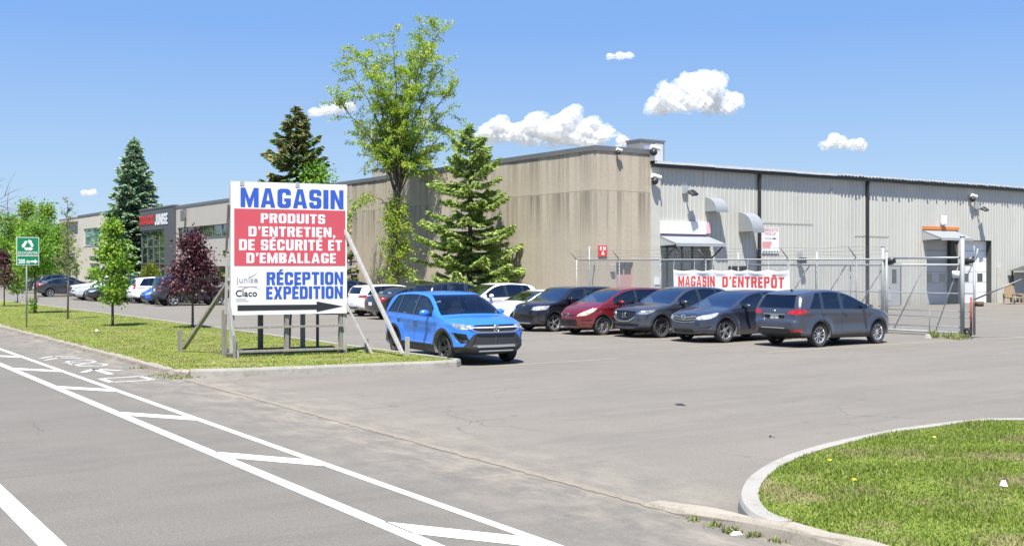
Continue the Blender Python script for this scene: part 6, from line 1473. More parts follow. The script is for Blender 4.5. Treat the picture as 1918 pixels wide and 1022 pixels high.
for px, x, py, w, sd, mt, lab in ((86, 24.5, 384, 2.1, 61, L_MAPLE, 'tall bright green tree left of the cream office building'), (50, 25.5, 378, 1.3, 62, L_MAPLE, 'narrow pointed green tree behind the green sign'), (16, 24.0, 404, 1.9, 63, L_GREEN, 'broad green tree left of the green sign'),
        (108, 24.0, 428, 1.5, 64, L_GREEN, 'lower dark green tree touching the cream office corner'), (62, 22.6, 440, 1.8, 65, L_MAPLE, 'bushy light green tree behind the green sign post'), (-14, 23.0, 396, 2.2, 66, L_GREEN, 'broad green tree cut by the left picture edge'), (34, 27.0, 415, 2.0, 67, L_OLIVE, 'olive green tree between the broad and the narrow green trees')):
    loc, d = on_x(px, x); broadleaf('leafy_tree', lab, loc, ztop(py, d), 1.2, [(0, w*.7), (.25, w), (.55, w*.85), (.8, w*.5), (1, w*.12)], mt, sd, 140, 36, .24, .13, .36, group=bgt)
for px, x, py, sd in ((-30, 18.5, 440, 71), (12, 21.0, 470, 72), (38, 20.5, 478, 73)):
    loc, d = on_x(px, x+4); broadleaf('leafy_shrub', ['dark shrub mass cut by the left picture edge', 'dark shrub behind the small purple maple', 'dark shrub behind the yellow green sapling'][sd-71], loc, ztop(py, d), .3, [(0, 1.3), (.4, 1.6), (.8, 1.0), (1, .3)], L_GREEN, sd, 120, 36, .26, .08, .35, group='shrubs at the far left')
# far belt of trees closing the street
def far_wood():
    rs = np.random.RandomState(80); LP = []
    for i in range(46):
        x = -80+i*4.6+rs.uniform(-1.5, 1.5); y = 235+rs.uniform(-12, 12); H = rs.uniform(6, 11.5); n = 420; u = rs.normal(size=(n, 3)); u /= np.linalg.norm(u, axis=1)[:, None]; LP.append(np.array([x, y, H*.55])+u*np.array([3.4, 3, H*.48])*rs.uniform(.6, 1.05, (n, 1)))
    P = np.concatenate(LP); V, F = cards(P, rs.normal(0, 1, (len(P), 3)), .9, .6, rs); tag(np_obj('distant_trees', V, F, L_GREEN), 'distant belt of green trees beyond the offices', 'trees', kind='stuff')
far_wood()
# ------------------------------------------------------------------ the big timber sign on the grass corner
M_TIMBER = None
def timber(name, col):
    m, nt, b, o = new_mat(name); v = coords(nt, scale=(6, 6, .7)); h = noise(nt, v, 4, 6, .7)
    c = mixc(nt, ramp(nt, h, [(.35, 0), (.7, 1)]), [x*.6 for x in col], col); nt.links.new(c, b.inputs['Base Color']); b.inputs['Roughness'].default_value = .9; bump(nt, b, h, .4, .006); return m
M_TIMBER = timber('weathered_timber', (.30, .275, .235)); M_TIMBERD = timber('dark_timber', (.15, .135, .115)); M_TIMBERW = timber('whitewashed_timber', (.48, .465, .43))
SB = np.array((9.50, 26.28)); SE = np.array((12.40, 25.78)); SWD = float(np.linalg.norm(SE-SB)); e_ = (SE-SB)/SWD; n_ = np.array((e_[1], -e_[0])); SZ0, SH = 1.175, 3.30
def sg(u, v, t): p = SB+e_*u*SWD+n_*t; return (p[0], p[1], SZ0+SH*(1-v))
def gp(u, t, z): p = SB+e_*u*SWD+n_*t; return (float(p[0]), float(p[1]), z)
sign = tag(empty('store_sign', (float(SB[0]), float(SB[1]), 0)), 'big white and red timber sign with blue lettering and a black arrow', 'sign')
def PS(mb, name, mat, parent=sign, **k):
    o = mb.build(name, mat, None, **k); o.parent = parent
    if parent is sign: o.matrix_parent_inverse = Matrix.Translation((-float(SB[0]), -float(SB[1]), 0))
    return o
def slab(u0, u1, v0, v1, t0, t1): return MB().prism([(u0, v0), (u1, v0), (u1, v1), (u0, v1)], sg, t0, t1)
def ftx(mb): return mb
board = PS(slab(0, 1, 0, 1, -.02, 0), 'board', M_SIGNW, fixn=True)
PS(slab(.028, .985, .203, .632, .001, .004), 'red_panel', M_PINKRED, fixn=True)
def lettering(txt, u0, u1, vb, vt, mat, bold, t=.006, name='lettering', shear=0): mb = MB(); add_text(mb, txt, sg, u0, u1, vb, vt, t, bold, 0, shear); return PS(mb, name, mat)
def words(txt, u0, u1, gap, space=.26):
    """the span of each word of a line"""
    ws = [space if c == ' ' else GLYPH[c][0] for c in txt]; k = (u1-u0)/(sum(ws)+gap*(len(txt)-1)); x = 0.0; out = []; cur = ''; a = 0.0
    for c, w in zip(txt+' ', ws+[space]):
        if c == ' ': out.append((cur, u0+a*k, u0+(x-gap)*k)); cur = ''; x += w+gap; a = x
        else: cur += c; x += w+gap
    return out
def caps(txt, u0, u1, vb, vt, mat, gap=.075, t=.006):
    for wd, a, b in words(txt, u0, u1, gap): PS(add_caps(MB(), wd, sg, a, b, vb, vt, t, 0, gap), 'lettering', mat)
caps('MAGASIN', .080, .968, .190, .045, M_BLUE, .09)
for txt, u0, u1, vb, vt in (('PRODUITS', .25, .805, .308, .235), ("D\u2019ENTRETIEN,", .147, .895, .410, .334), ('DE S\u00c9CURIT\u00c9 ET', .068, .955, .514, .432), ("D\u2019EMBALLAGE", .13, .90, .611, .534)): caps(txt, u0, u1, vb, vt, M_SIGNW, .10)
caps('R\u00c9CEPTION', .298, .966, .776, .678, M_BLUE); caps('EXP\u00c9DITION', .294, .962, .884, .788, M_BLUE)
PS(MB().prism([(.055, .925), (.73, .929), (.73, .905), (.962, .945), (.73, .985), (.73, .967), (.055, .967)], sg, .002, .006), 'arrow', M_BLACK, fixn=True)
lettering('junise', .045, .225, .772, .715, M_GREYPRINT, .012, name='logo'); lettering('Ciaco', .040, .218, .862, .812, M_BLACK, .02, name='logo')
def stroke(pts, w0, w1, mat, name):
    mb = MB(); n = len(pts)
    for i in range(n-1):
        a, b = pts[i], pts[i+1]; wa = w0+(w1-w0)*i/(n-1); wb = w0+(w1-w0)*(i+1)/(n-1); mb.quad(sg(a[0], a[1]-wa, .006), sg(b[0], b[1]-wb, .006), sg(b[0], b[1]+wb, .006), sg(a[0], a[1]+wa, .006))
    PS(mb, name, mat)
stroke([(.15+.08*t, .716-.045*t*t-.005*t) for t in np.linspace(0, 1, 8)], .004, .001, M_GREYPRINT, 'logo_swoosh')
stroke([(.085+.16*t, .812-.10*t*(1-t)-.014*t*0) for t in np.linspace(0, 1, 10)], .005, .001, simple('rosy_print', (.45, .33, .36), .5), 'logo_swoosh')
for v in (.784,): PS(slab(.06, .22, v, v+.005, .002, .004), 'small_print', M_GREYPRINT)
PS(slab(.043, .13, .878, .884, .002, .004), 'small_print', M_GREYPRINT); PS(slab(.043, .15, .893, .898, .002, .004), 'small_print', M_GREYPRINT)
for u in (.075, .545): PS(slab(u, u+.035, -.005, .03, .003, .012), 'torn_corner', M_GREYBOX)
# timber frame
def bm_(a, b, w, h, mat, name): return PS(MB().beam(a, b, w, h), name, mat)
G0 = .12
for u, t, z1, w, mt in ((.015, -.09, 4.40, .10, M_TIMBERW), (.985, -.09, 4.40, .10, M_TIMBERW), (.475, -.09, 4.4, .10, M_TIMBER), (.955, -.09, 1.2, .11, M_TIMBER), (.32, -1.05, 2.2, .11, M_TIMBERD), (.70, -1.10, 2.2, .10, M_TIMBER), (.83, -1.05, 2.2, .06, M_TIMBERD), (-.035, -.35, 1.3, .10, M_TIMBER)): bm_(gp(u, t, G0), gp(u, t, z1), w, w, mt, 'post')
bm_(gp(.02, -.02, .86), gp(.965, -.02, .86), .09, .05, M_TIMBER, 'rail'); bm_(gp(.02, -.01, .27), gp(.965, -.01, .27), .13, .05, M_TIMBER, 'rail'); bm_(gp(.02, -1.08, .24), gp(.98, -1.08, .24), .16, .05, M_TIMBERD, 'rail')
for u in (.0, .97): bm_(gp(u, .0, .20), gp(u, -1.15, .20), .13, .07, M_TIMBERD, 'sill')
for z in (1.7, 2.9, 4.2): bm_(gp(.01, -.06, z), gp(.99, -.06, z), .05, .09, M_TIMBER, 'rail')
bm_(gp(.50, -.12, .30), gp(.58, -.95, 1.15), .06, .04, M_TIMBERD, 'brace')
bm_(gp(-.02, .06, 1.5), gp(.045, .30, .10), .05, .04, M_TIMBERW, 'brace'); bm_(gp(-.01, .10, 1.25), gp(.03, .22, .10), .06, .05, M_TIMBERW, 'brace'); bm_(gp(.012, .32, .02), gp(.012, .32, .70), .055, .05, M_TIMBER, 'stake')
bm_(gp(-.015, -.05, 3.9), gp(-.03, -.15, 2.6), .05, .04, M_TIMBERD, 'brace'); bm_(gp(-.02, -.12, 2.7), gp(-.03, -.2, 1.2), .06, .06, M_TIMBERW, 'brace')
st = G(340, 658, .15); bm_((st[0]+.05, st[1], .22), gp(.0, -.12, 2.05), .11, .06, M_TIMBER, 'brace'); bm_((st[0]-.05, st[1]-.03, .02), (st[0]-.05, st[1]-.03, .72), .10, .06, M_TIMBER, 'stake')
st = G(763, 666, .15); bm_((st[0]-.10, st[1]+.06, .20), gp(.985, -.05, 3.32), .11, .06, M_TIMBERW, 'brace'); bm_((st[0], st[1], .02), (st[0], st[1], .62), .10, .06, M_TIMBERW, 'stake')
st = G(692, 661, .15); bm_((st[0]+.02, st[1]-.15, .12), gp(.99, -.05, 1.45), .07, .04, M_TIMBERW, 'brace'); bm_((st[0]-.02, st[1]+.12, .02), (st[0]-.02, st[1]+.12, .52), .09, .06, M_TIMBER, 'stake')

# ------------------------------------------------------------------ green recycling sign on a post
M_GREENS = simple('green_sign_face', (.008, .20, .085), .45, var=.04)
gx, gy = G(50, 613, .15); ds_ = gx*FW[0]+gy*FW[1]
rsn = tag(empty('road_sign', (gx, gy, 0)), 'green recycling depot sign with white arrows on a thin steel post', 'sign'); sc = ds_/FPX
def rz(px, py, t=0.0):      # sign faces down the street, towards -y
    return ((px-50)*sc*1.02, -.03-t, CAM_H+(HY-py)*sc)
MB().tube([(0, 0, 0), (0, 0, rz(0, 446)[2])], .028, 8).build('post', M_GALV, rsn, True)
def plate_(py0, py1):
    a = rz(32.5, py1); b = rz(71, py0); MB().box(a[0], b[0], -.03, -.024, a[2], b[2]).build('sign_plate', M_WHITE, rsn); MB().box(a[0]+.02, b[0]-.02, -.034, -.0302, a[2]+.02, b[2]-.02).build('sign_face', M_GREENS, rsn)
plate_(444, 477); plate_(478.3, 496.5)
fr_ = lambda u, v, t: (u, -.036, v)
mb = MB(); c = rz(52, 459.5); rr = 11.5*sc                                 # three chasing arrows
for k in range(3):
    a0 = math.pi/2+k*2*math.pi/3; ca, sa = math.cos(a0-math.pi/3), math.sin(a0-math.pi/3)
    def T(x, y): return (c[0]+(-sa*x+ca*y)*rr, -.036, c[2]+(ca*x+sa*y)*rr)
    mb._add([T(-.62, .36), T(.30, .36), T(.30, .22), T(.78, .55), T(.30, .92), T(.30, .76), T(-.40, .76)], [(0, 1, 2, 3, 4, 5, 6)])
mb.build('recycling_arrows', M_WHITE, rsn)
mb = MB(); a = rz(35.5, 475.2); b = rz(68.5, 471); add_text(mb, '\u00c9COCENTRE', fr_, a[0], b[0], a[2], b[2]+.02, 0, .01); mb.build('lettering', M_WHITE, rsn)
mb = MB(); a = rz(35.5, 493.5); b = rz(55, 485); add_text(mb, '200 m', fr_, a[0], b[0], a[2], b[2], 0, .03); mb.build('lettering', M_WHITE, rsn)
a = rz(56.5, 490); b = rz(69, 489); MB()._add([(a[0], -.036, a[2]+.008-.03), (b[0]-.11, -.036, a[2]+.008-.03), (b[0]-.11, -.036, a[2]-.075), (b[0], -.036, a[2]+.008), (b[0]-.11, -.036, a[2]+.09), (b[0]-.11, -.036, a[2]+.045), (a[0], -.036, a[2]+.045)], [tuple(range(7))]).build('sign_arrow', M_WHITE, rsn)

# ------------------------------------------------------------------ signs and fittings on the buildings
def wallthing(name, label, cat, loc): return tag(empty(name, loc), label, cat)
def sub(root, mb, name, mat, **k):
    o = mb.build(name, mat, None, **k); o.parent = root; o.matrix_parent_inverse = Matrix.Translation(-Vector(root.location)); return o
def rectB(px0, px1, py0, py1): x0, z1 = FB(px0, py0); x1 = FB(px1, (py0+py1)/2)[0]; z0 = FB(px0, py1)[1]; return x0, x1, z0, z1
def fB(t): return lambda u, v, _=0: (u, WY-t, v)
x0, x1, z0, z1 = rectB(1235, 1320, 413, 437); r = wallthing('shop_sign', 'bleached white sign board above the shop canopy', 'sign', (x0, WY, z0))
sub(r, MB().box(x0, x1, WY-.12, WY-.04, z0, z1), 'board', M_SIGNW); sub(r, MB().box(x1+.002, x1+.30, WY-.118, WY-.04, z0+.05, z1-.01), 'faded_end', simple('faded_pink', (.72, .42, .46), .6)); sub(r, MB().box(x0, x1+.1, WY-.115, WY-.045, z0-.09, z0-.005), 'bottom_strip', simple('plum_strip', (.10, .06, .13), .6))
x0, x1, z0, z1 = rectB(1119.6, 1136, 459.5, 480); r = wallthing('wall_sign', 'small red square sign with white letters on the concrete corner', 'sign', (x0, WY, z0)); w = x1-x0; h = z1-z0
sub(r, MB().box(x0, x1, WY-.045, WY-.015, z0, z1), 'board', simple('red_sign_face', (.62, .05, .045), .5)); sub(r, add_caps(MB(), 'EN', fB(.047), x0+w*.18, x0+w*.85, z0+h*.57, z0+h*.90, 0, gap=.2), 'lettering', M_WHITE); sub(r, add_caps(MB(), 'A', fB(.047), x0+w*.34, x0+w*.72, z0+h*.12, z0+h*.50, 0), 'lettering', M_WHITE)
x0, x1, z0, z1 = rectB(1426, 1458, 426, 474); r = wallthing('wall_sign', 'tall white collection sign with red lettering right of the lower round hood', 'sign', (x0, WY, z0)); w = x1-x0; h = z1-z0
M_BROWNRED = simple('faded_red_print', (.50, .20, .15), .6)
sub(r, MB().box(x0, x1, WY-.055, WY-.036, z0, z1), 'board', M_SIGNW); mb = MB(); add_caps(mb, 'CUEILLETTE', fB(.057), x0+w*.06, x0+w*.94, z0+h*.85, z0+h*.97, 0, gap=.12); sub(r, mb, 'lettering', M_BROWNRED); mb = MB(); add_text(mb, 'PICK-UP', fB(.057), x0+w*.2, x0+w*.8, z0+h*.70, z0+h*.81, 0, .02); sub(r, mb, 'lettering', M_BROWNRED)
mb = MB(); zz = z0+h*.575; mb._add([(x0+w*.15, WY-.057, zz-.012), (x0+w*.66, WY-.057, zz-.012), (x0+w*.66, WY-.057, zz-.06), (x0+w*.86, WY-.057, zz), (x0+w*.66, WY-.057, zz+.06), (x0+w*.66, WY-.057, zz+.012), (x0+w*.15, WY-.057, zz+.012)], [tuple(range(7))]); sub(r, mb, 'sign_arrow', M_BLACK)
mb = MB(); mb._add([(x0+w*.02, WY-.057, z0+h*.20), (x0+w*.46, WY-.057, z0+h*.20), (x0+w*.58, WY-.057, z0+h*.45), (x0+w*.02, WY-.057, z0+h*.45)], [(0, 1, 2, 3)]); sub(r, mb, 'red_block', simple('pale_red_block', (.66, .28, .27), .6)); mb = MB()
for k in range(6): mb.box(x0+w*(.05+.16*k), x0+w*(.05+.16*k+.10), WY-.058, WY-.0565, z0+h*.035, z0+h*.085)
sub(r, mb, 'small_print', M_BLACK)
# company letters on the dark entrance bay
def fA(xo): return lambda u, v, t=0: (WX-xo, u, v)
r = wallthing('company_sign', 'red and white raised letters on the dark entrance bay', 'sign', (WX, Y_ENT, 6))
ya, za = FA(267, 422); yb, zb2 = FA(293.5, 402); mb = MB(); add_caps(mb, 'CIACO', fA(.30), ya, yb, za, zb2, 0); sub(r, mb, 'lettering', M_RED); 
ya, za = FA(295.5, 424); yb, zb2 = FA(319.5, 398.5); mb = MB(); add_caps(mb, 'JUNISE', fA(.30), ya, yb, za+.12, zb2, 0); sub(r, mb, 'lettering', M_WHITE)
# floodlights
def flood(px, py, label):
    x, z = FB(px, py); r = wallthing('floodlight', label, 'wall light', (x, WY, z)); sub(r, MB().box(x-.17, x+.17, WY-.14, WY-.036, z-.02, z+.40), 'mount_box', M_GREYBOX); sub(r, MB().beam((x+.02, WY-.14, z+.02), (x+.10, WY-.42, z-.04), .08, .08), 'arm', M_COPING)
    M4 = Matrix.Translation((x+.14, WY-.52, z)) @ Matrix.Rotation(R_(38), 4, 'X') @ Matrix.Rotation(R_(10), 4, 'Z'); bm = bmesh.new(); bmesh.ops.create_cube(bm, size=1, matrix=M4 @ Matrix.Diagonal((.46, .40, .12, 1))); bmesh.ops.bevel(bm, geom=bm.edges[:], offset=.02, segments=1, affect='EDGES'); sub(r, MB().addbm(bm), 'lamp_head', M_BLACKMET)
    bm = bmesh.new(); bmesh.ops.create_cube(bm, size=1, matrix=M4 @ Matrix.Translation((0, 0, -.064)) @ Matrix.Diagonal((.40, .34, .01, 1))); sub(r, MB().addbm(bm), 'lens', simple('lamp_lens', (.75, .76, .72), .3))
flood(1281, 362, 'grey floodlight above the bleached white sign board'); flood(1828, 392, 'grey floodlight right of the dock canopy')
def camera_(loc, label, out=(0, -1), size=1.0):
    r = wallthing('security_camera', label, 'camera', loc); x, y, z = loc; o = Vector((*out, 0)); L = .36*size
    sub(r, MB().beam(Vector(loc), Vector(loc)+o*L*.5, .07*size, .07*size), 'bracket', M_WHITE); a = Vector(loc)+o*L*.4; sub(r, MB().tube([a+Vector((-.10, 0, .03))*size, a+Vector((.22, -.05, -.04))*size], .075*size, 10), 'camera_body', M_WHITE, smooth=40)
    bm = bmesh.new(); bmesh.ops.create_uvsphere(bm, u_segments=14, v_segments=8, radius=.12*size); sub(r, MB().addbm(bm, 0, Matrix.Translation(a+Vector((.02, 0, -.16*size)))), 'dome', M_BLACKMET, smooth=True)
x, z = FB(1219, 331); camera_((x, WY-.06, z), 'white camera cluster at the seam of concrete and steel walls', size=1.5)
x, z = FB(1153, 281); camera_((x, WY-.06, z), 'small white camera under the concrete coping', size=.9)
x, z = FB(1216, 283); camera_((x, WY-.1, z+.15), 'white and black camera on the roof corner', size=1.5)
x, z = FB(1815, 367); camera_((x, WY-.05, z), 'white camera arm above the right dock door', size=1.4)
x0, x1, z0, z1 = rectB(1758, 1766, 404, 420); r = wallthing('wall_antenna', 'small white box antenna above the dock canopy', 'antenna', (x0, WY, z0)); sub(r, MB().cbox(x0, x1, WY-.30, WY-.18, z0, z1, .02), 'antenna_box', M_WHITE); sub(r, MB().box((x0+x1)/2-.04, (x0+x1)/2+.04, WY-.18, WY-.036, z0+.05, z0+.15), 'bracket', M_GREYBOX)
x0, x1, z0, z1 = rectB(1644, 1656, 541, 578); r = wallthing('utility_cabinet', 'grey utility cabinet left of the grey staff door', 'cabinet', (x0, WY, 0)); sub(r, MB().cbox(x0, x1, WY-.45, WY-.04, .02, z1, .03), 'cabinet_body', M_GREYBOX); sub(r, MB().cbox(x0+.02, x1-.02, WY-.47, WY-.45, .35, z1-.08, .008), 'door', M_DOORGREY)
x0, x1, z0, z1 = rectB(1491, 1503, 471, 493); r = wallthing('wall_lamp', 'dark lamp and box on the ribbed wall over the rolling gate', 'wall light', (x0, WY, z0)); sub(r, MB().box(x0, x0+.35, WY-.16, WY-.036, z0+.2, z1), 'mount_box', M_GREYBOX); sub(r, MB().cbox(x0+.05, x0+.42, WY-.40, WY-.16, z0, z0+.32, .03), 'lamp_head', M_BLACKMET)
x0, x1, z0, z1 = rectB(1224, 1236, 519, 533); r = wallthing('notice', 'small white notice left of the shop entrance', 'notice', (x0, WY, z0)); sub(r, MB().box(x0, x1, WY-.10, WY-.075, z0, z1), 'notice_sheet', M_SIGNW); 
x0, x1, z0, z1 = rectB(1142.5, 1149.5, 496, 509); r = wallthing('meter_box', 'flat grey meter box left of the faded red door', 'meter', (x0, WY, z0)); sub(r, MB().cbox(x0, x1, WY-.12, WY-.012, z0, z1, .015), 'box', simple('stone_grey_box', (.40, .36, .31), .7))
# gas meter on the street side of the concrete wall
ym, zm = FA(666, 505); r = wallthing('gas_meter', 'dark gas meter with pipes on the concrete wall beside the big sign', 'gas meter', (WX, ym, 0))
sub(r, MB().cbox(WX-.35, WX-.05, ym-.35, ym+.35, zm-.35, zm+.25, .04), 'meter_body', M_GREYBOX); mb = MB().tube([(WX-.2, ym+.2, 0), (WX-.2, ym+.2, zm+.75), (WX-.05, ym+.2, zm+.75)], .04, 8); sub(r, mb, 'pipe', M_BLACKMET); sub(r, MB().tube([(WX-.2, ym-.75, zm+.55), (WX-.2, ym+.75, zm+.55)], .05, 8), 'pipe', M_BLACKMET); sub(r, MB().tube([(WX-.2, ym+.6, zm+.55), (WX-.2, ym+.6, zm+1.1)], .09, 10), 'regulator', M_WHITE)
ym, zm = FA(349, 402); r = wallthing('wall_lamp', 'dark bent lamp high on the grey office wall', 'wall light', (WX, ym, zm)); sub(r, MB().beam((WX, ym, zm+.5), (WX-.35, ym, zm+.5), .16, .16), 'arm', M_COPING); sub(r, MB().cbox(WX-.5, WX-.2, ym-.25, ym+.25, zm-.6, zm+.42, .05), 'lamp_head', M_COPING)
# roof plant
xa = FB(1178, 280)[0]+2.0; r = wallthing('rooftop_unit', 'large grey ventilation unit on the roof corner', 'ventilation unit', (xa, WY+4, ZP)); d0 = (WY+4)
k0 = (1180-CX)/FPX; v0 = FW+k0*RT; x0 = v0[0]/v0[1]*d0; k1 = (1249-CX)/FPX; v1 = FW+k1*RT; dd = d0/v0[1]; zt = CAM_H+(HY-261)*dd/FPX; x0 += .72; x1 = x0+1.75
sub(r, MB().box(x0, x1, d0, d0+1.15, ZP-.45, zt), 'casing', simple('unit_casing', (.25, .25, .245), .5, metal=.4, var=.15)); sub(r, MB().box(x0-.05, x1+.05, d0-.05, d0+1.2, zt+.001, zt+.08), 'lid', M_COPING)
sub(r, MB().box(x0+.25, x0+.8, d0-.025, d0-.002, zt-.75, zt-.25), 'panel', simple('blue_grey_panel', (.24, .28, .40), .5)); sub(r, MB().box(x0+1.05, x1-.12, d0-.02, d0-.002, ZP-.2, zt-.12), 'grille', M_DOORGREY)
for px0, px1, py, lab in ((697, 709, 318, 'grey roof box left of the tall slender tree'), (711, 724, 318, 'darker roof box beside the tall slender tree')):
    a, _ = FA(px1, 325, WX+1.5); b, _ = FA(px0, 325, WX+1.5); dd = (WX+1.5)/(FW[0]+((px0+px1)/2-CX)/FPX*RT[0]); zt = CAM_H+(HY-py)*dd/FPX; r = wallthing('roof_hatch', lab, 'roof box', (WX+1.5, a, ZP)); sub(r, MB().box(WX+1.5, WX+3, a+.02, b-.02, 7.6, zt), 'casing', M_STUCCO); sub(r, MB().box(WX+1.45, WX+3.05, a, b, zt+.001, zt+.08), 'lid', M_COPING)
# lattice mast far behind
def mast():
    px, d = 703, 140.0; p = d*FW+d*(px-CX)/FPX*RT; zt = CAM_H+(HY-236)*d/FPX; r = tag(empty('lattice_mast', (float(p[0]), float(p[1]), 0)), 'thin lattice radio mast far behind the concrete roof', 'mast'); mb = MB(); c = [(.35*math.cos(a), .35*math.sin(a)) for a in (0, 2.09, 4.19)]
    for x, y in c: mb.tube([(x, y, 0), (x, y, zt)], .05, 5)
    z = 0; i = 0
    while z < zt-1: 
        for k in range(3): a = c[k]; b = c[(k+1) % 3]; mb.tube([(*a, z), (*b, z+.8)], .028, 4)
        z += .8
    mb.build('lattice', M_GALV, r); q = MB()
    for k in range(3): q.tube([(.5*math.cos(k*2.1), .5*math.sin(k*2.1), zt-2.2), (.5*math.cos(k*2.1), .5*math.sin(k*2.1), zt+.3)], .10, 6)
    q.build('antenna', M_WHITE, r)
mast()

# ------------------------------------------------------------------ fence, rolling gate, banner
FA0 = np.array((31.2, 40.35)); FB0 = np.array((33.0, 21.85)); fdir = (FB0-FA0)/np.linalg.norm(FB0-FA0); fnor = np.array((fdir[1], -fdir[0]))   # fnor points into the yard or street
if fnor[0] > 0: fnor = -fnor
def FE(px, py, off=0.0):
    k = (px-CX)/FPX; v = FW+k*RT; A = FA0+fnor*off; M = np.array([[v[0], -fdir[0]], [v[1], -fdir[1]]]); t, s = np.linalg.solve(M, A); return float(s), float(CAM_H+(HY-py)*t/FPX)
def fp(s, z, off=0.0): p = FA0+fdir*s+fnor*off; return (float(p[0]), float(p[1]), z)
fence = tag(empty('chain_link_fence', (float(FA0[0]), float(FA0[1]), 0)), 'galvanised chain link fence with barbed wire arms along the yard', 'fence')
gate = tag(empty('rolling_gate', fp(FE(1660, 500)[0], 0)), 'galvanised rolling gate with diagonal braces and a rubber wheel', 'gate')
def PF(mb, name, mat=M_GALV, root=None, smooth=True, off=None):
    root = root or fence; o = mb.build(name, mat, None, smooth); o.parent = root; o.matrix_parent_inverse = Matrix.Translation(-Vector(root.location)); return o
ZR = 2.66
s_end = FE(1660, 487)[0]
PF(MB().tube([fp(0, ZR), fp(s_end, ZR-.04)], .032, 8), 'top_rail', M_POST)
for i, (px, zt, arm) in enumerate(((1080, ZR, 1), (1104, ZR+.62, 0), (1160, ZR, 1), (1237, ZR, 0), (1322, ZR, 1), (1383, ZR+.28, 0), (1476, ZR, 1), (1530, ZR+.25, 0), (1604, ZR, 1))):
    s_ = FE(px, 500)[0]; mb = MB().tube([fp(s_, 0), fp(s_, zt)], .034 if not arm else .028, 8); PF(mb, 'fence_post', M_POST)
    if arm: PF(MB().tube([fp(s_, ZR), fp(s_-.10, ZR+.40, .34)], .02, 6), 'barb_arm', M_COPING)
for k in range(3): PF(MB().tube([fp(s_, ZR+.13*(k+1)+.03*math.sin(s_*2.1+k), .11*(k+1)) for s_ in np.linspace(0, s_end, 22)], .005, 4), 'barbed_wire', M_COPING)
def mesh_net(s0, s1, z0, z1, root, off=.04, pitch=.085, name='chain_mesh'):
    mb = MB(); w = .005; H = z1-z0
    for sgn in (1, -1):
        a = s0-H
        while a < s1+H:
            p0, p1 = (a, z0), (a+H, z1)
            if sgn < 0: p0, p1 = (a+H, z0), (a, z1)
            (sa, za), (sb, zb3) = p0, p1
            def clip(sa, za, sb, zb3):
                out = []
                for t in (0, 1): pass
                t0, t1 = 0.0, 1.0
                for lim, sg_ in ((s0, 1), (s1, -1)):
                    fa, fb = (sa-lim)*sg_, (sb-lim)*sg_
                    if fa < 0 and fb < 0: return None
                    if fa < 0: t0 = max(t0, fa/(fa-fb))
                    if fb < 0: t1 = min(t1, fa/(fa-fb))
                return None if t0 >= t1 else (sa+(sb-sa)*t0, za+(zb3-za)*t0, sa+(sb-sa)*t1, za+(zb3-za)*t1)
            c = clip(sa, za, sb, zb3)
            if c: sa, za, sb, zb3 = c; mb.quad(fp(sa-w, za, off), fp(sa+w, za, off), fp(sb+w, zb3, off), fp(sb-w, zb3, off))
            a += pitch
    return PF(mb, name, M_GALV, root, False)
mesh_net(0.05, s_end, .08, ZR, fence)
c0 = FA0; PF(MB().tube([fp(0, ZR), (WX-.05, WY+.0, ZR)], .03, 8), 'top_rail')
# gate: sits on the yard side of the fence, its tail runs back along it
go = -.14
def gpt(px, py): s_, z = FE(px, py, go); return fp(s_, z, go)
sg0 = FE(1400, 500, go)[0]; sg1 = FE(1806, 500, go)[0]; sg2 = FE(1825, 500, go)[0]
def gt(mb, name='gate_rail', mat=M_GALV): return PF(mb, name, mat, gate)
gt(MB().tube([fp(sg0, 2.42, go), fp(sg1+.35, 2.42, go)], .034, 8)); gt(MB().tube([fp(FE(1660, 500, go)[0], 2.66, go), fp(sg1, 2.66, go)], .036, 8))
sgl = FE(1648, 500, go)[0]
for z, r_ in ((1.46, .018), (.86, .016), (.66, .016), (.33, .02), (.14, .036)): gt(MB().tube([fp(sg0 if z in (.14, 1.46) else sgl, z, go), fp(sg2, z, go)], r_, 7))
for pxt, pxb, zb4 in ((1517, 1447, .14), (1585, 1515, .14), (1657, 1585, .14), (1732, 1674, .14), (1796, 1752, .14)):
    gt(MB().tube([fp(FE(pxt, 500, go)[0], 2.42, go), fp(FE(pxb, 500, go)[0], zb4, go)], .02, 6), 'gate_brace')
for px in (1423, 1528, 1593, 1741): s_ = FE(px, 500, go)[0]; gt(MB().tube([fp(s_, .14, go), fp(s_, 2.42 if px < 1700 else .9, go)], .02, 6), 'gate_upright')
gt(MB().tube([fp(sg2, .10, go), fp(sg2, 2.5, go)], .04, 8), 'gate_upright'); gt(MB().tube([fp(sg2, 2.5, go), fp(sg2+.02, 3.05, go+.05)], .018, 6), 'gate_upright'); gt(MB().tube([fp(sg1-.1, 2.55, go), fp(sg2+.05, 2.6, go), fp(sg2+.12, 2.95, go)], .03, 7), 'gate_arm'); gt(MB().tube([fp(sg1+.05, 1.9, go), fp(sg2-.05, 2.5, go)], .02, 6), 'gate_brace')
mesh_net(sgl, sg2, .16, 2.40, gate, go+.03)
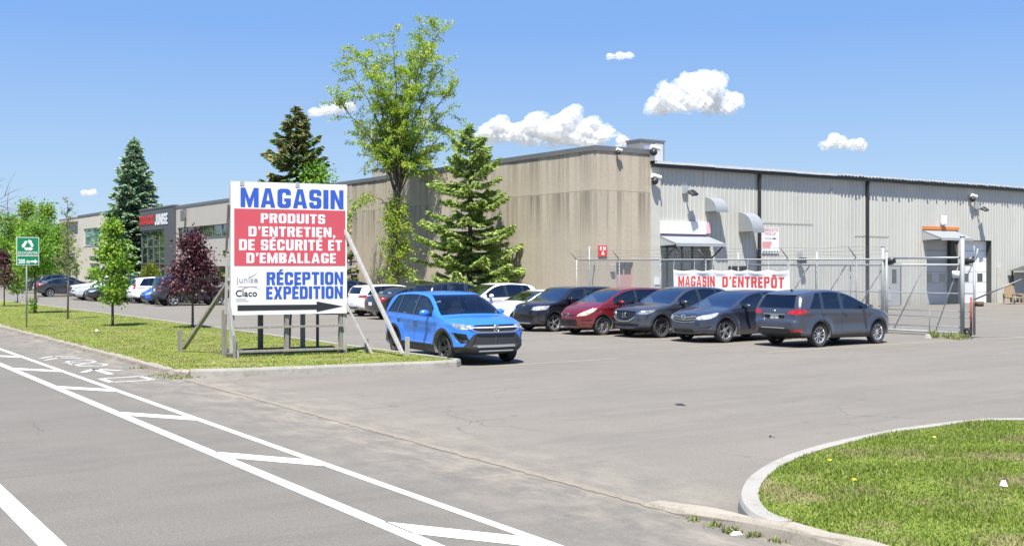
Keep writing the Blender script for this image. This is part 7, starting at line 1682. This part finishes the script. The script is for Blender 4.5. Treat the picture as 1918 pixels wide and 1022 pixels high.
# gate posts with rollers
for px, zt, rr_, lab in ((1657, 3.05, .05, 'pair'), (1664, 2.9, .042, 'pair'), (1806, 3.35, .07, 'end')):
    s_ = FE(px, 500, go)[0]; gt(MB().tube([fp(s_, 0, go+.12), fp(s_, zt, go+.12)], rr_, 10), 'gate_post', M_POST); gt(MB().tube([fp(s_, zt, go+.12), fp(s_, zt+.03, go+.12)], rr_*1.2, 10), 'post_cap')
for px, z in ((1660, 2.62), (1806, 2.62)): s_ = FE(px, 500, go)[0]; mb = MB().beam(fp(s_-.05, z-.10, go-.03), fp(s_+.30, z-.02, go-.03), .16, .20); gt(mb, 'roller_box', M_BLACKMET)
s_ = FE(1808, 500, go)[0]; c = fp(s_+.12, .17, go+.10); ax = Vector((*fnor, 0)); hx = Vector((*fdir, 0)); C0 = Vector(c)
mb = MB().lathe([(.08, -.05), (.155, -.05), (.17, -.02), (.17, .02), (.155, .05), (.08, .05)], lambda a, b, h_: tuple(C0+hx*a+Vector((0, 0, b))+ax*h_), 20, closed=True); w_ = gt(mb, 'wheel', M_TYRE); fix(w_)
mb = MB().lathe([(.001, -.03), (.08, -.03), (.08, .03), (.001, .03)], lambda a, b, h_: tuple(C0+hx*a+Vector((0, 0, b))+ax*h_), 16); q = mb.build('wheel_hub', M_GALV, None, 30); q.parent = w_; q.matrix_parent_inverse = w_.matrix_parent_inverse @ Matrix(); fix(q)
s_ = FE(1822, 500, go)[0]; mb = MB().tube([fp(s_, .15, go+.1), fp(s_, 1.35, go+.1)], .035, 8); gt(mb, 'chain_post', simple('rusty_red_steel', (.26, .06, .045), .8)); gt(MB().beam(fp(s_+.05, 1.27, go), fp(s_+1.35, 1.95, go-.6), .08, .05), 'barrier_arm', M_COPING)
mb = MB().beam(fp(s_+.1, 1.13, go), fp(s_+.34, 1.13, go), .14, .16); gt(mb, 'lock_box', simple('rusty_box', (.10, .06, .035), .8))
s_ = FE(1785, 500, go)[0]; gt(MB().beam(fp(s_-.0, 2.1, go+.06), fp(s_+.38, 2.1, go+.06), .012, .24), 'gate_notice', M_WHITE)

# banner tied to the fence: cloth with slack folds along the top
def banner():
    s0, z1 = FE(1262, 505.5, .07); s1, _ = FE(1479, 507, .07); z0 = 1.36; ztop_ = 2.235; n, m = 90, 16; W = s1-s0; H = ztop_-z0
    ties = [0, .19, .36, .52, .66, .83, 1.0]
    def surf(u, v):     # v 0 bottom .. 1 top
        i = max(k for k in range(len(ties)-1) if ties[k] <= min(u, .9999)); t = (u-ties[i])/(ties[i+1]-ties[i]); sag = math.sin(math.pi*t)
        z = z0+H*v-.07*sag*v**3; off = .07+.05*math.sin(u*17+v*2.0)*.5*v+.10*sag*max(0, v-.55)**1.3*1.6*math.sin(v*9)
        return fp(s0+W*u, z, off)
    r = tag(empty('shop_banner', fp(s0, z0)), 'long white cloth banner with red lettering tied to the fence', 'banner'); mb = MB()
    for i in range(n+1):
        for j in range(m+1): mb.v.append(surf(i/n, j/m))
    for i in range(n):
        for j in range(m): a = i*(m+1)+j; mb.f.append((a, a+m+1, a+m+2, a+1)); mb.m.append(0)
    def put(o): o.parent = r; o.matrix_parent_inverse = Matrix.Translation(-Vector(r.location)); return o
    put(mb.build('cloth', simple('banner_cloth', (.78, .77, .78), .7, var=.05), None, True))
    mb = MB()
    def f(u, v, t): p = surf(min(max(u, 0), 1), v); return (p[0]+fnor[0]*.006, p[1]+fnor[1]*.006, p[2])
    mr = simple('banner_red', (.62, .07, .05), .6)
    put(add_caps(MB(), 'MAGASIN', f, .045, .38, .20, .70, 0, gap=.11).build('lettering', mr, None)); put(add_caps(MB(), "D\u2019ENTREP\u00d4T", f, .445, .955, .20, .70, 0, gap=.11).build('lettering', mr, None))
    for u in ties: mb = MB().tube([surf(u, .98), fp(s0+W*u, ZR, .03)], .006, 4); put(mb.build('tie', M_WHITE, None))
banner()

# ------------------------------------------------------------------ far right: open shelter with chair; weeds and litter
x0, z0 = FB(1893, 507, WY-.25); x0 += .2; r = tag(empty('open_shelter', (x0, WY-1.6, 0)), 'dark framed open shelter at the right edge of the yard', 'shelter')
for dx, dy in ((0, 0), (3.2, 0), (0, 1.35), (3.2, 1.35)): MB().beam((dx, dy, 0), (dx, dy, z0), .09, .09).build('post', M_BLACKMET, r)
mb = MB(); mb._add([(-.25, -.25, z0), (3.45, -.25, z0), (3.45, 1.5, z0), (-.25, 1.5, z0), (1.2, .6, z0+.55), (2.0, .6, z0+.55)], [(0, 1, 5, 4), (1, 2, 5), (2, 3, 4, 5), (3, 0, 4), (3, 2, 1, 0)]); fix(mb.build('roof', simple('shelter_roof', (.05, .055, .055), .7), r))
MB().box(-.2, 3.4, -.24, -.20, z0-.12, z0-.002).build('valance', M_DARKCLAD, r)
MB().box(.1, 3.1, 1.28, 1.31, .1, z0-.1).build('back_screen', M_GREYBOX, r)
cx_, cz_ = FB(1903, 540, WY-2.4); M_TAN = timber('tan_timber', (.46, .34, .20))
r = tag(empty('wooden_chair', (cx_, WY-2.2, 0), R_(-8)), 'tan wooden garden chair before the dark shelter', 'chair')
for k in range(5): MB().box(-.42+.17*k, -.42+.17*k+.15, .28, .32, .38, 1.15+.05*math.sin(k*.78)).build('back_slat', M_TAN, r)
MB().cbox(-.42, .42, -.35, .27, .38, .44, .01).build('seat', M_TAN, r)
for sx in (-.5, .5): MB().cbox(sx-.07, sx+.07, -.42, .36, .62, .66, .01).build('armrest', M_TAN, r)
for sx in (-.46, .46):
    for sy in (-.36, .30): MB().beam((sx, sy, 0), (sx, sy, .62), .07, .07).build('leg', M_TAN, r)
r = tag(empty('wooden_table', (cx_+1.35, WY-2.3, 0)), 'low wooden table beside the tan garden chair', 'table'); MB().cbox(-.45, .45, -.3, .3, .55, .60, .01).build('tabletop', M_TAN, r)
for sx in (-.38, .38):
    for sy in (-.24, .24): MB().beam((sx, sy, 0), (sx, sy, .55), .06, .06).build('leg', M_TAN, r)
rs_ = np.random.RandomState(6)
def weeds(name, label, pts, h, n, spread, mat):
    P = []; Dd = []
    for x, y, k in pts:
        m_ = int(n*k); P.append(np.c_[x+rs_.normal(0, spread, m_), y+rs_.normal(0, spread*.6, m_), np.zeros(m_)+.004]); Dd.append(np.c_[rs_.normal(0, .5, (m_, 2)), np.ones(m_)])
    P = np.concatenate(P); V, F = cards(P, np.concatenate(Dd), h*rs_.uniform(.4, 1.2, len(P)), .03, rs_); tag(np_obj(name, V, F, mat), label, 'weeds', kind='stuff')
wp = [(*G(px, py), k) for px, py, k in ((1746, 631, .9), (1753, 633, .5), (1778, 634, .4), (1788, 635, .55), (1797, 636, .3), (1812, 636, .2))]
weeds('weeds', 'weeds growing at the foot of the rolling gate', wp, .27, 120, .12, L_OLIVE)
weeds('weeds', 'weeds in the gutter by the right corner kerb', [(*G(1340, 985), .5), (*G(1375, 995), .8), (*G(1420, 1003), 1.0), (*G(1470, 1013), .8), (*G(1300, 975), .3)], .05, 90, .06, L_OLIVE)
weeds('weeds', 'dry weeds in the gutter by the left kerb end', [(*G(px, py), 1) for px, py in ((300, 703), (322, 706), (270, 690), (338, 709), (365, 706))], .05, 70, .14, L_OLIVE)
def scrap(px, py, label, mat, s, z=.002, name='litter', seed=1, h=.02):
    rnd = random.Random(seed); x, y = G(px, py, z); mb = MB(); n = 9; ring = [(s*rnd.uniform(.6, 1.2)*math.cos(a), s*rnd.uniform(.3, .7)*math.sin(a)) for a in np.linspace(0, 2*math.pi, n+1)[:-1]]
    vs = [(a, b, 0) for a, b in ring]+[(a*.55, b*.55, h*rnd.uniform(.6, 1.2)) for a, b in ring]; mb._add(vs, [tuple(range(n, 2*n))]+[(i, (i+1) % n, n+(i+1) % n, n+i) for i in range(n)]); o = mb.build(name, mat, None, False, (x, y, z)); o.rotation_euler = (0, 0, rnd.uniform(0, 3)); tag(o, label, 'litter')
scrap(1275, 758, 'dark flattened scrap on the driveway asphalt', M_BLACK, .13, seed=2); scrap(1445, 818, 'small dark scrap nearer the right lawn kerb', M_BLACK, .06, seed=3)
scrap(1879, 909, 'white crumpled paper on the right lawn', M_WHITE, .045, .19, seed=4, h=.05); scrap(1378, 1000, 'crumpled white litter in the gutter by the kerb', M_WHITE, .055, .004, seed=5, h=.03); scrap(181, 619, 'white paper scrap on the left grass strip', M_WHITE, .10, .20, seed=6, h=.04)
scrap(1275, 640, 'pale stone block at the end of the stall line', M_KERB, .01, seed=7) if False else None
scrap(1737, 633, 'pale concrete lump by the gate weeds', M_KERB, .16, .002, 'concrete_lump', 8, .12)
def flowers():
    rs = np.random.RandomState(12); mb = MB()
    for px, py in ((488, 685), (560, 690), (1554, 863), (1750, 820), (610, 684), (400, 680), (230, 640), (1600, 900)):
        x, y = G(px, py, .2); mb.lathe([(.001, .012), (.02, .008), (.026, 0)], lambda a, b, h, x=x, y=y: (x+a, y+b, .215+h), 8)
    tag(mb.build('dandelions', simple('dandelion_yellow', (.72, .50, .02), .7)), 'yellow dandelion heads dotted over the lawns', 'flowers', kind='stuff')
flowers()
# ------------------------------------------------------------------ clouds: billowing bodies high and far away
def cloud_mat(name, thin):
    m, nt, b, o = new_mat(name); d = nt.nodes.new('ShaderNodeBsdfDiffuse'); d.inputs['Color'].default_value = (.97, .97, .97, 1); t = nt.nodes.new('ShaderNodeBsdfTranslucent'); t.inputs['Color'].default_value = (.97, .97, .97, 1)
    mx = nt.nodes.new('ShaderNodeMixShader'); mx.inputs[0].default_value = .22; nt.links.new(d.outputs[0], mx.inputs[1]); nt.links.new(t.outputs[0], mx.inputs[2])
    lw = nt.nodes.new('ShaderNodeLayerWeight'); lw.inputs['Blend'].default_value = .5; tr = nt.nodes.new('ShaderNodeBsdfTransparent'); mx2 = nt.nodes.new('ShaderNodeMixShader')
    f = ramp(nt, lw.outputs['Facing'], [(.10, 0.0), (.80, 1.0)]); f = math_(nt, 'MAXIMUM', f, thin); nt.links.new(f, mx2.inputs[0]); nt.links.new(mx.outputs[0], mx2.inputs[1]); nt.links.new(tr.outputs[0], mx2.inputs[2]); nt.links.new(mx2.outputs[0], o.inputs['Surface']); return m
M_CLOUDS = [cloud_mat('cloud_body', 0.0), cloud_mat('cloud_fringe', 0.45), cloud_mat('cloud_edge', 0.66), cloud_mat('cloud_wisp', 0.80), cloud_mat('cloud_veil', 0.88)]
def cloud(px, py, lumps, label, seed, base=None, fine=1.0):
    """lumps (dx, dy, r) in photo pixels, set 1500 m away; melted together and roughened"""
    rs = np.random.RandomState(seed); d = 1500.0; k = d/FPX; c = d*FW+d*(px-CX)/FPX*RT; zc = CAM_H+(HY-py)*k; L = []
    for dx, dy, r in lumps:
        L.append((dx, 0, -dy, r))
        for _ in range(int(4+r*.35)): a = rs.uniform(0, 6.28); e = rs.uniform(-.4, 1.2); q = rs.uniform(.55, .95)*r; L.append((dx+math.cos(a)*math.cos(e)*q*1.1, math.sin(a)*math.cos(e)*q, -dy+math.sin(e)*q*.8, r*rs.uniform(.25, .5)))
    L = np.array(L); mn = (L[:, :3]-L[:, 3:]*1.3-26).min(0); mxx = (L[:, :3]+L[:, 3:]*1.3+26).max(0); h = max(.9, (mxx-mn).max()/150)
    ax = [np.arange(mn[i], mxx[i]+h, h) for i in range(3)]; X, Y, Z = np.meshgrid(*ax, indexing='ij'); acc = np.zeros(X.shape)
    for x, y, z, r in L: acc += np.exp(-((np.sqrt((X-x)**2*.8+(Y-y)**2+((Z-z)*1.15)**2)-r)/(r*.16+1.0)).clip(-12, 30))
    f = -np.log(acc+1e-12)*2.2; rr = L[:, 3].max(); n = 0
    for o_ in range(4):
        s_ = (2.1**o_)*1.9/rr; amp = rr*.12*.50**o_*fine; v = [rs.normal(0, 1, 3) for _ in range(4)]; w = sum(np.sin((X*q[0]+Y*q[1]+Z*q[2])*s_+rs.rand()*6.28) for q in v)/2; n = n+amp*w
    f = f+n*np.clip(1.25-f*.09, .15, 1.25)
    if base is not None: f = np.maximum(f, (-base-Z)*1.0+n*.6)
    f[0] = f[-1] = 9; f[:, 0] = f[:, -1] = 9; f[:, :, 0] = f[:, :, -1] = 9
    parts = [surface_nets(f-lv+n*.08*(lv+3.0), np.array([a[0] for a in ax]), h) for lv in (-3.0, -1.2, .6, 2.4, 4.2)]; mi = np.concatenate([np.full(len(q), i) for i, (v, q) in enumerate(parts)]); n0 = np.cumsum([0]+[len(v) for v, q in parts])
    V = np.concatenate([v for v, q in parts])*k; Q = np.concatenate([q+n0[i] for i, (v, q) in enumerate(parts)]); W = V[:, :1]*np.array([*RT, 0])+V[:, 1:2]*np.array([*FW, 0])+V[:, 2:]*np.array([0, 0, 1])
    o = np_obj('cloud', W, Q, M_CLOUDS, None, True, mi=mi); o.location = (float(c[0]), float(c[1]), float(zc)); tag(o, label, 'cloud', 'small white clouds'); return o
cloud(1300, 183, [(-66, 10, 17), (-45, -2, 22), (-10, -6, 31), (22, -8, 30), (48, 6, 20), (72, 2, 10), (-22, 12, 18), (20, 12, 20)], 'brightest puffy cloud, highest of the large ones', 1, 26)
cloud(1035, 245, [(-122, 8, 16), (-85, 0, 22), (-42, -2, 22), (0, 2, 26), (28, -12, 24), (58, 4, 22), (95, 12, 17), (125, 22, 11), (40, 16, 16), (-10, 12, 18)], 'long low cloud above the roof corner', 2, 26)
cloud(1575, 269, [(-28, 4, 8), (-10, -3, 12), (8, 2, 9), (34, 3, 9)], 'small flat cloud above the steel hall', 3, 11)
cloud(1162, 106, [(-20, 1, 4), (0, 0, 5.5), (18, -1, 4.5)], 'thin wisp of cloud, highest in the sky', 4, 5)
cloud(618, 208, [(-30, 4, 6), (-8, 0, 8), (16, -4, 10), (36, -6, 8)], 'small cloud left of the tall slender tree', 5, 9)
cloud(168, 362, [(-8, 0, 4), (6, -1, 4)], 'tiny faint cloud over the cream office', 6, 4)
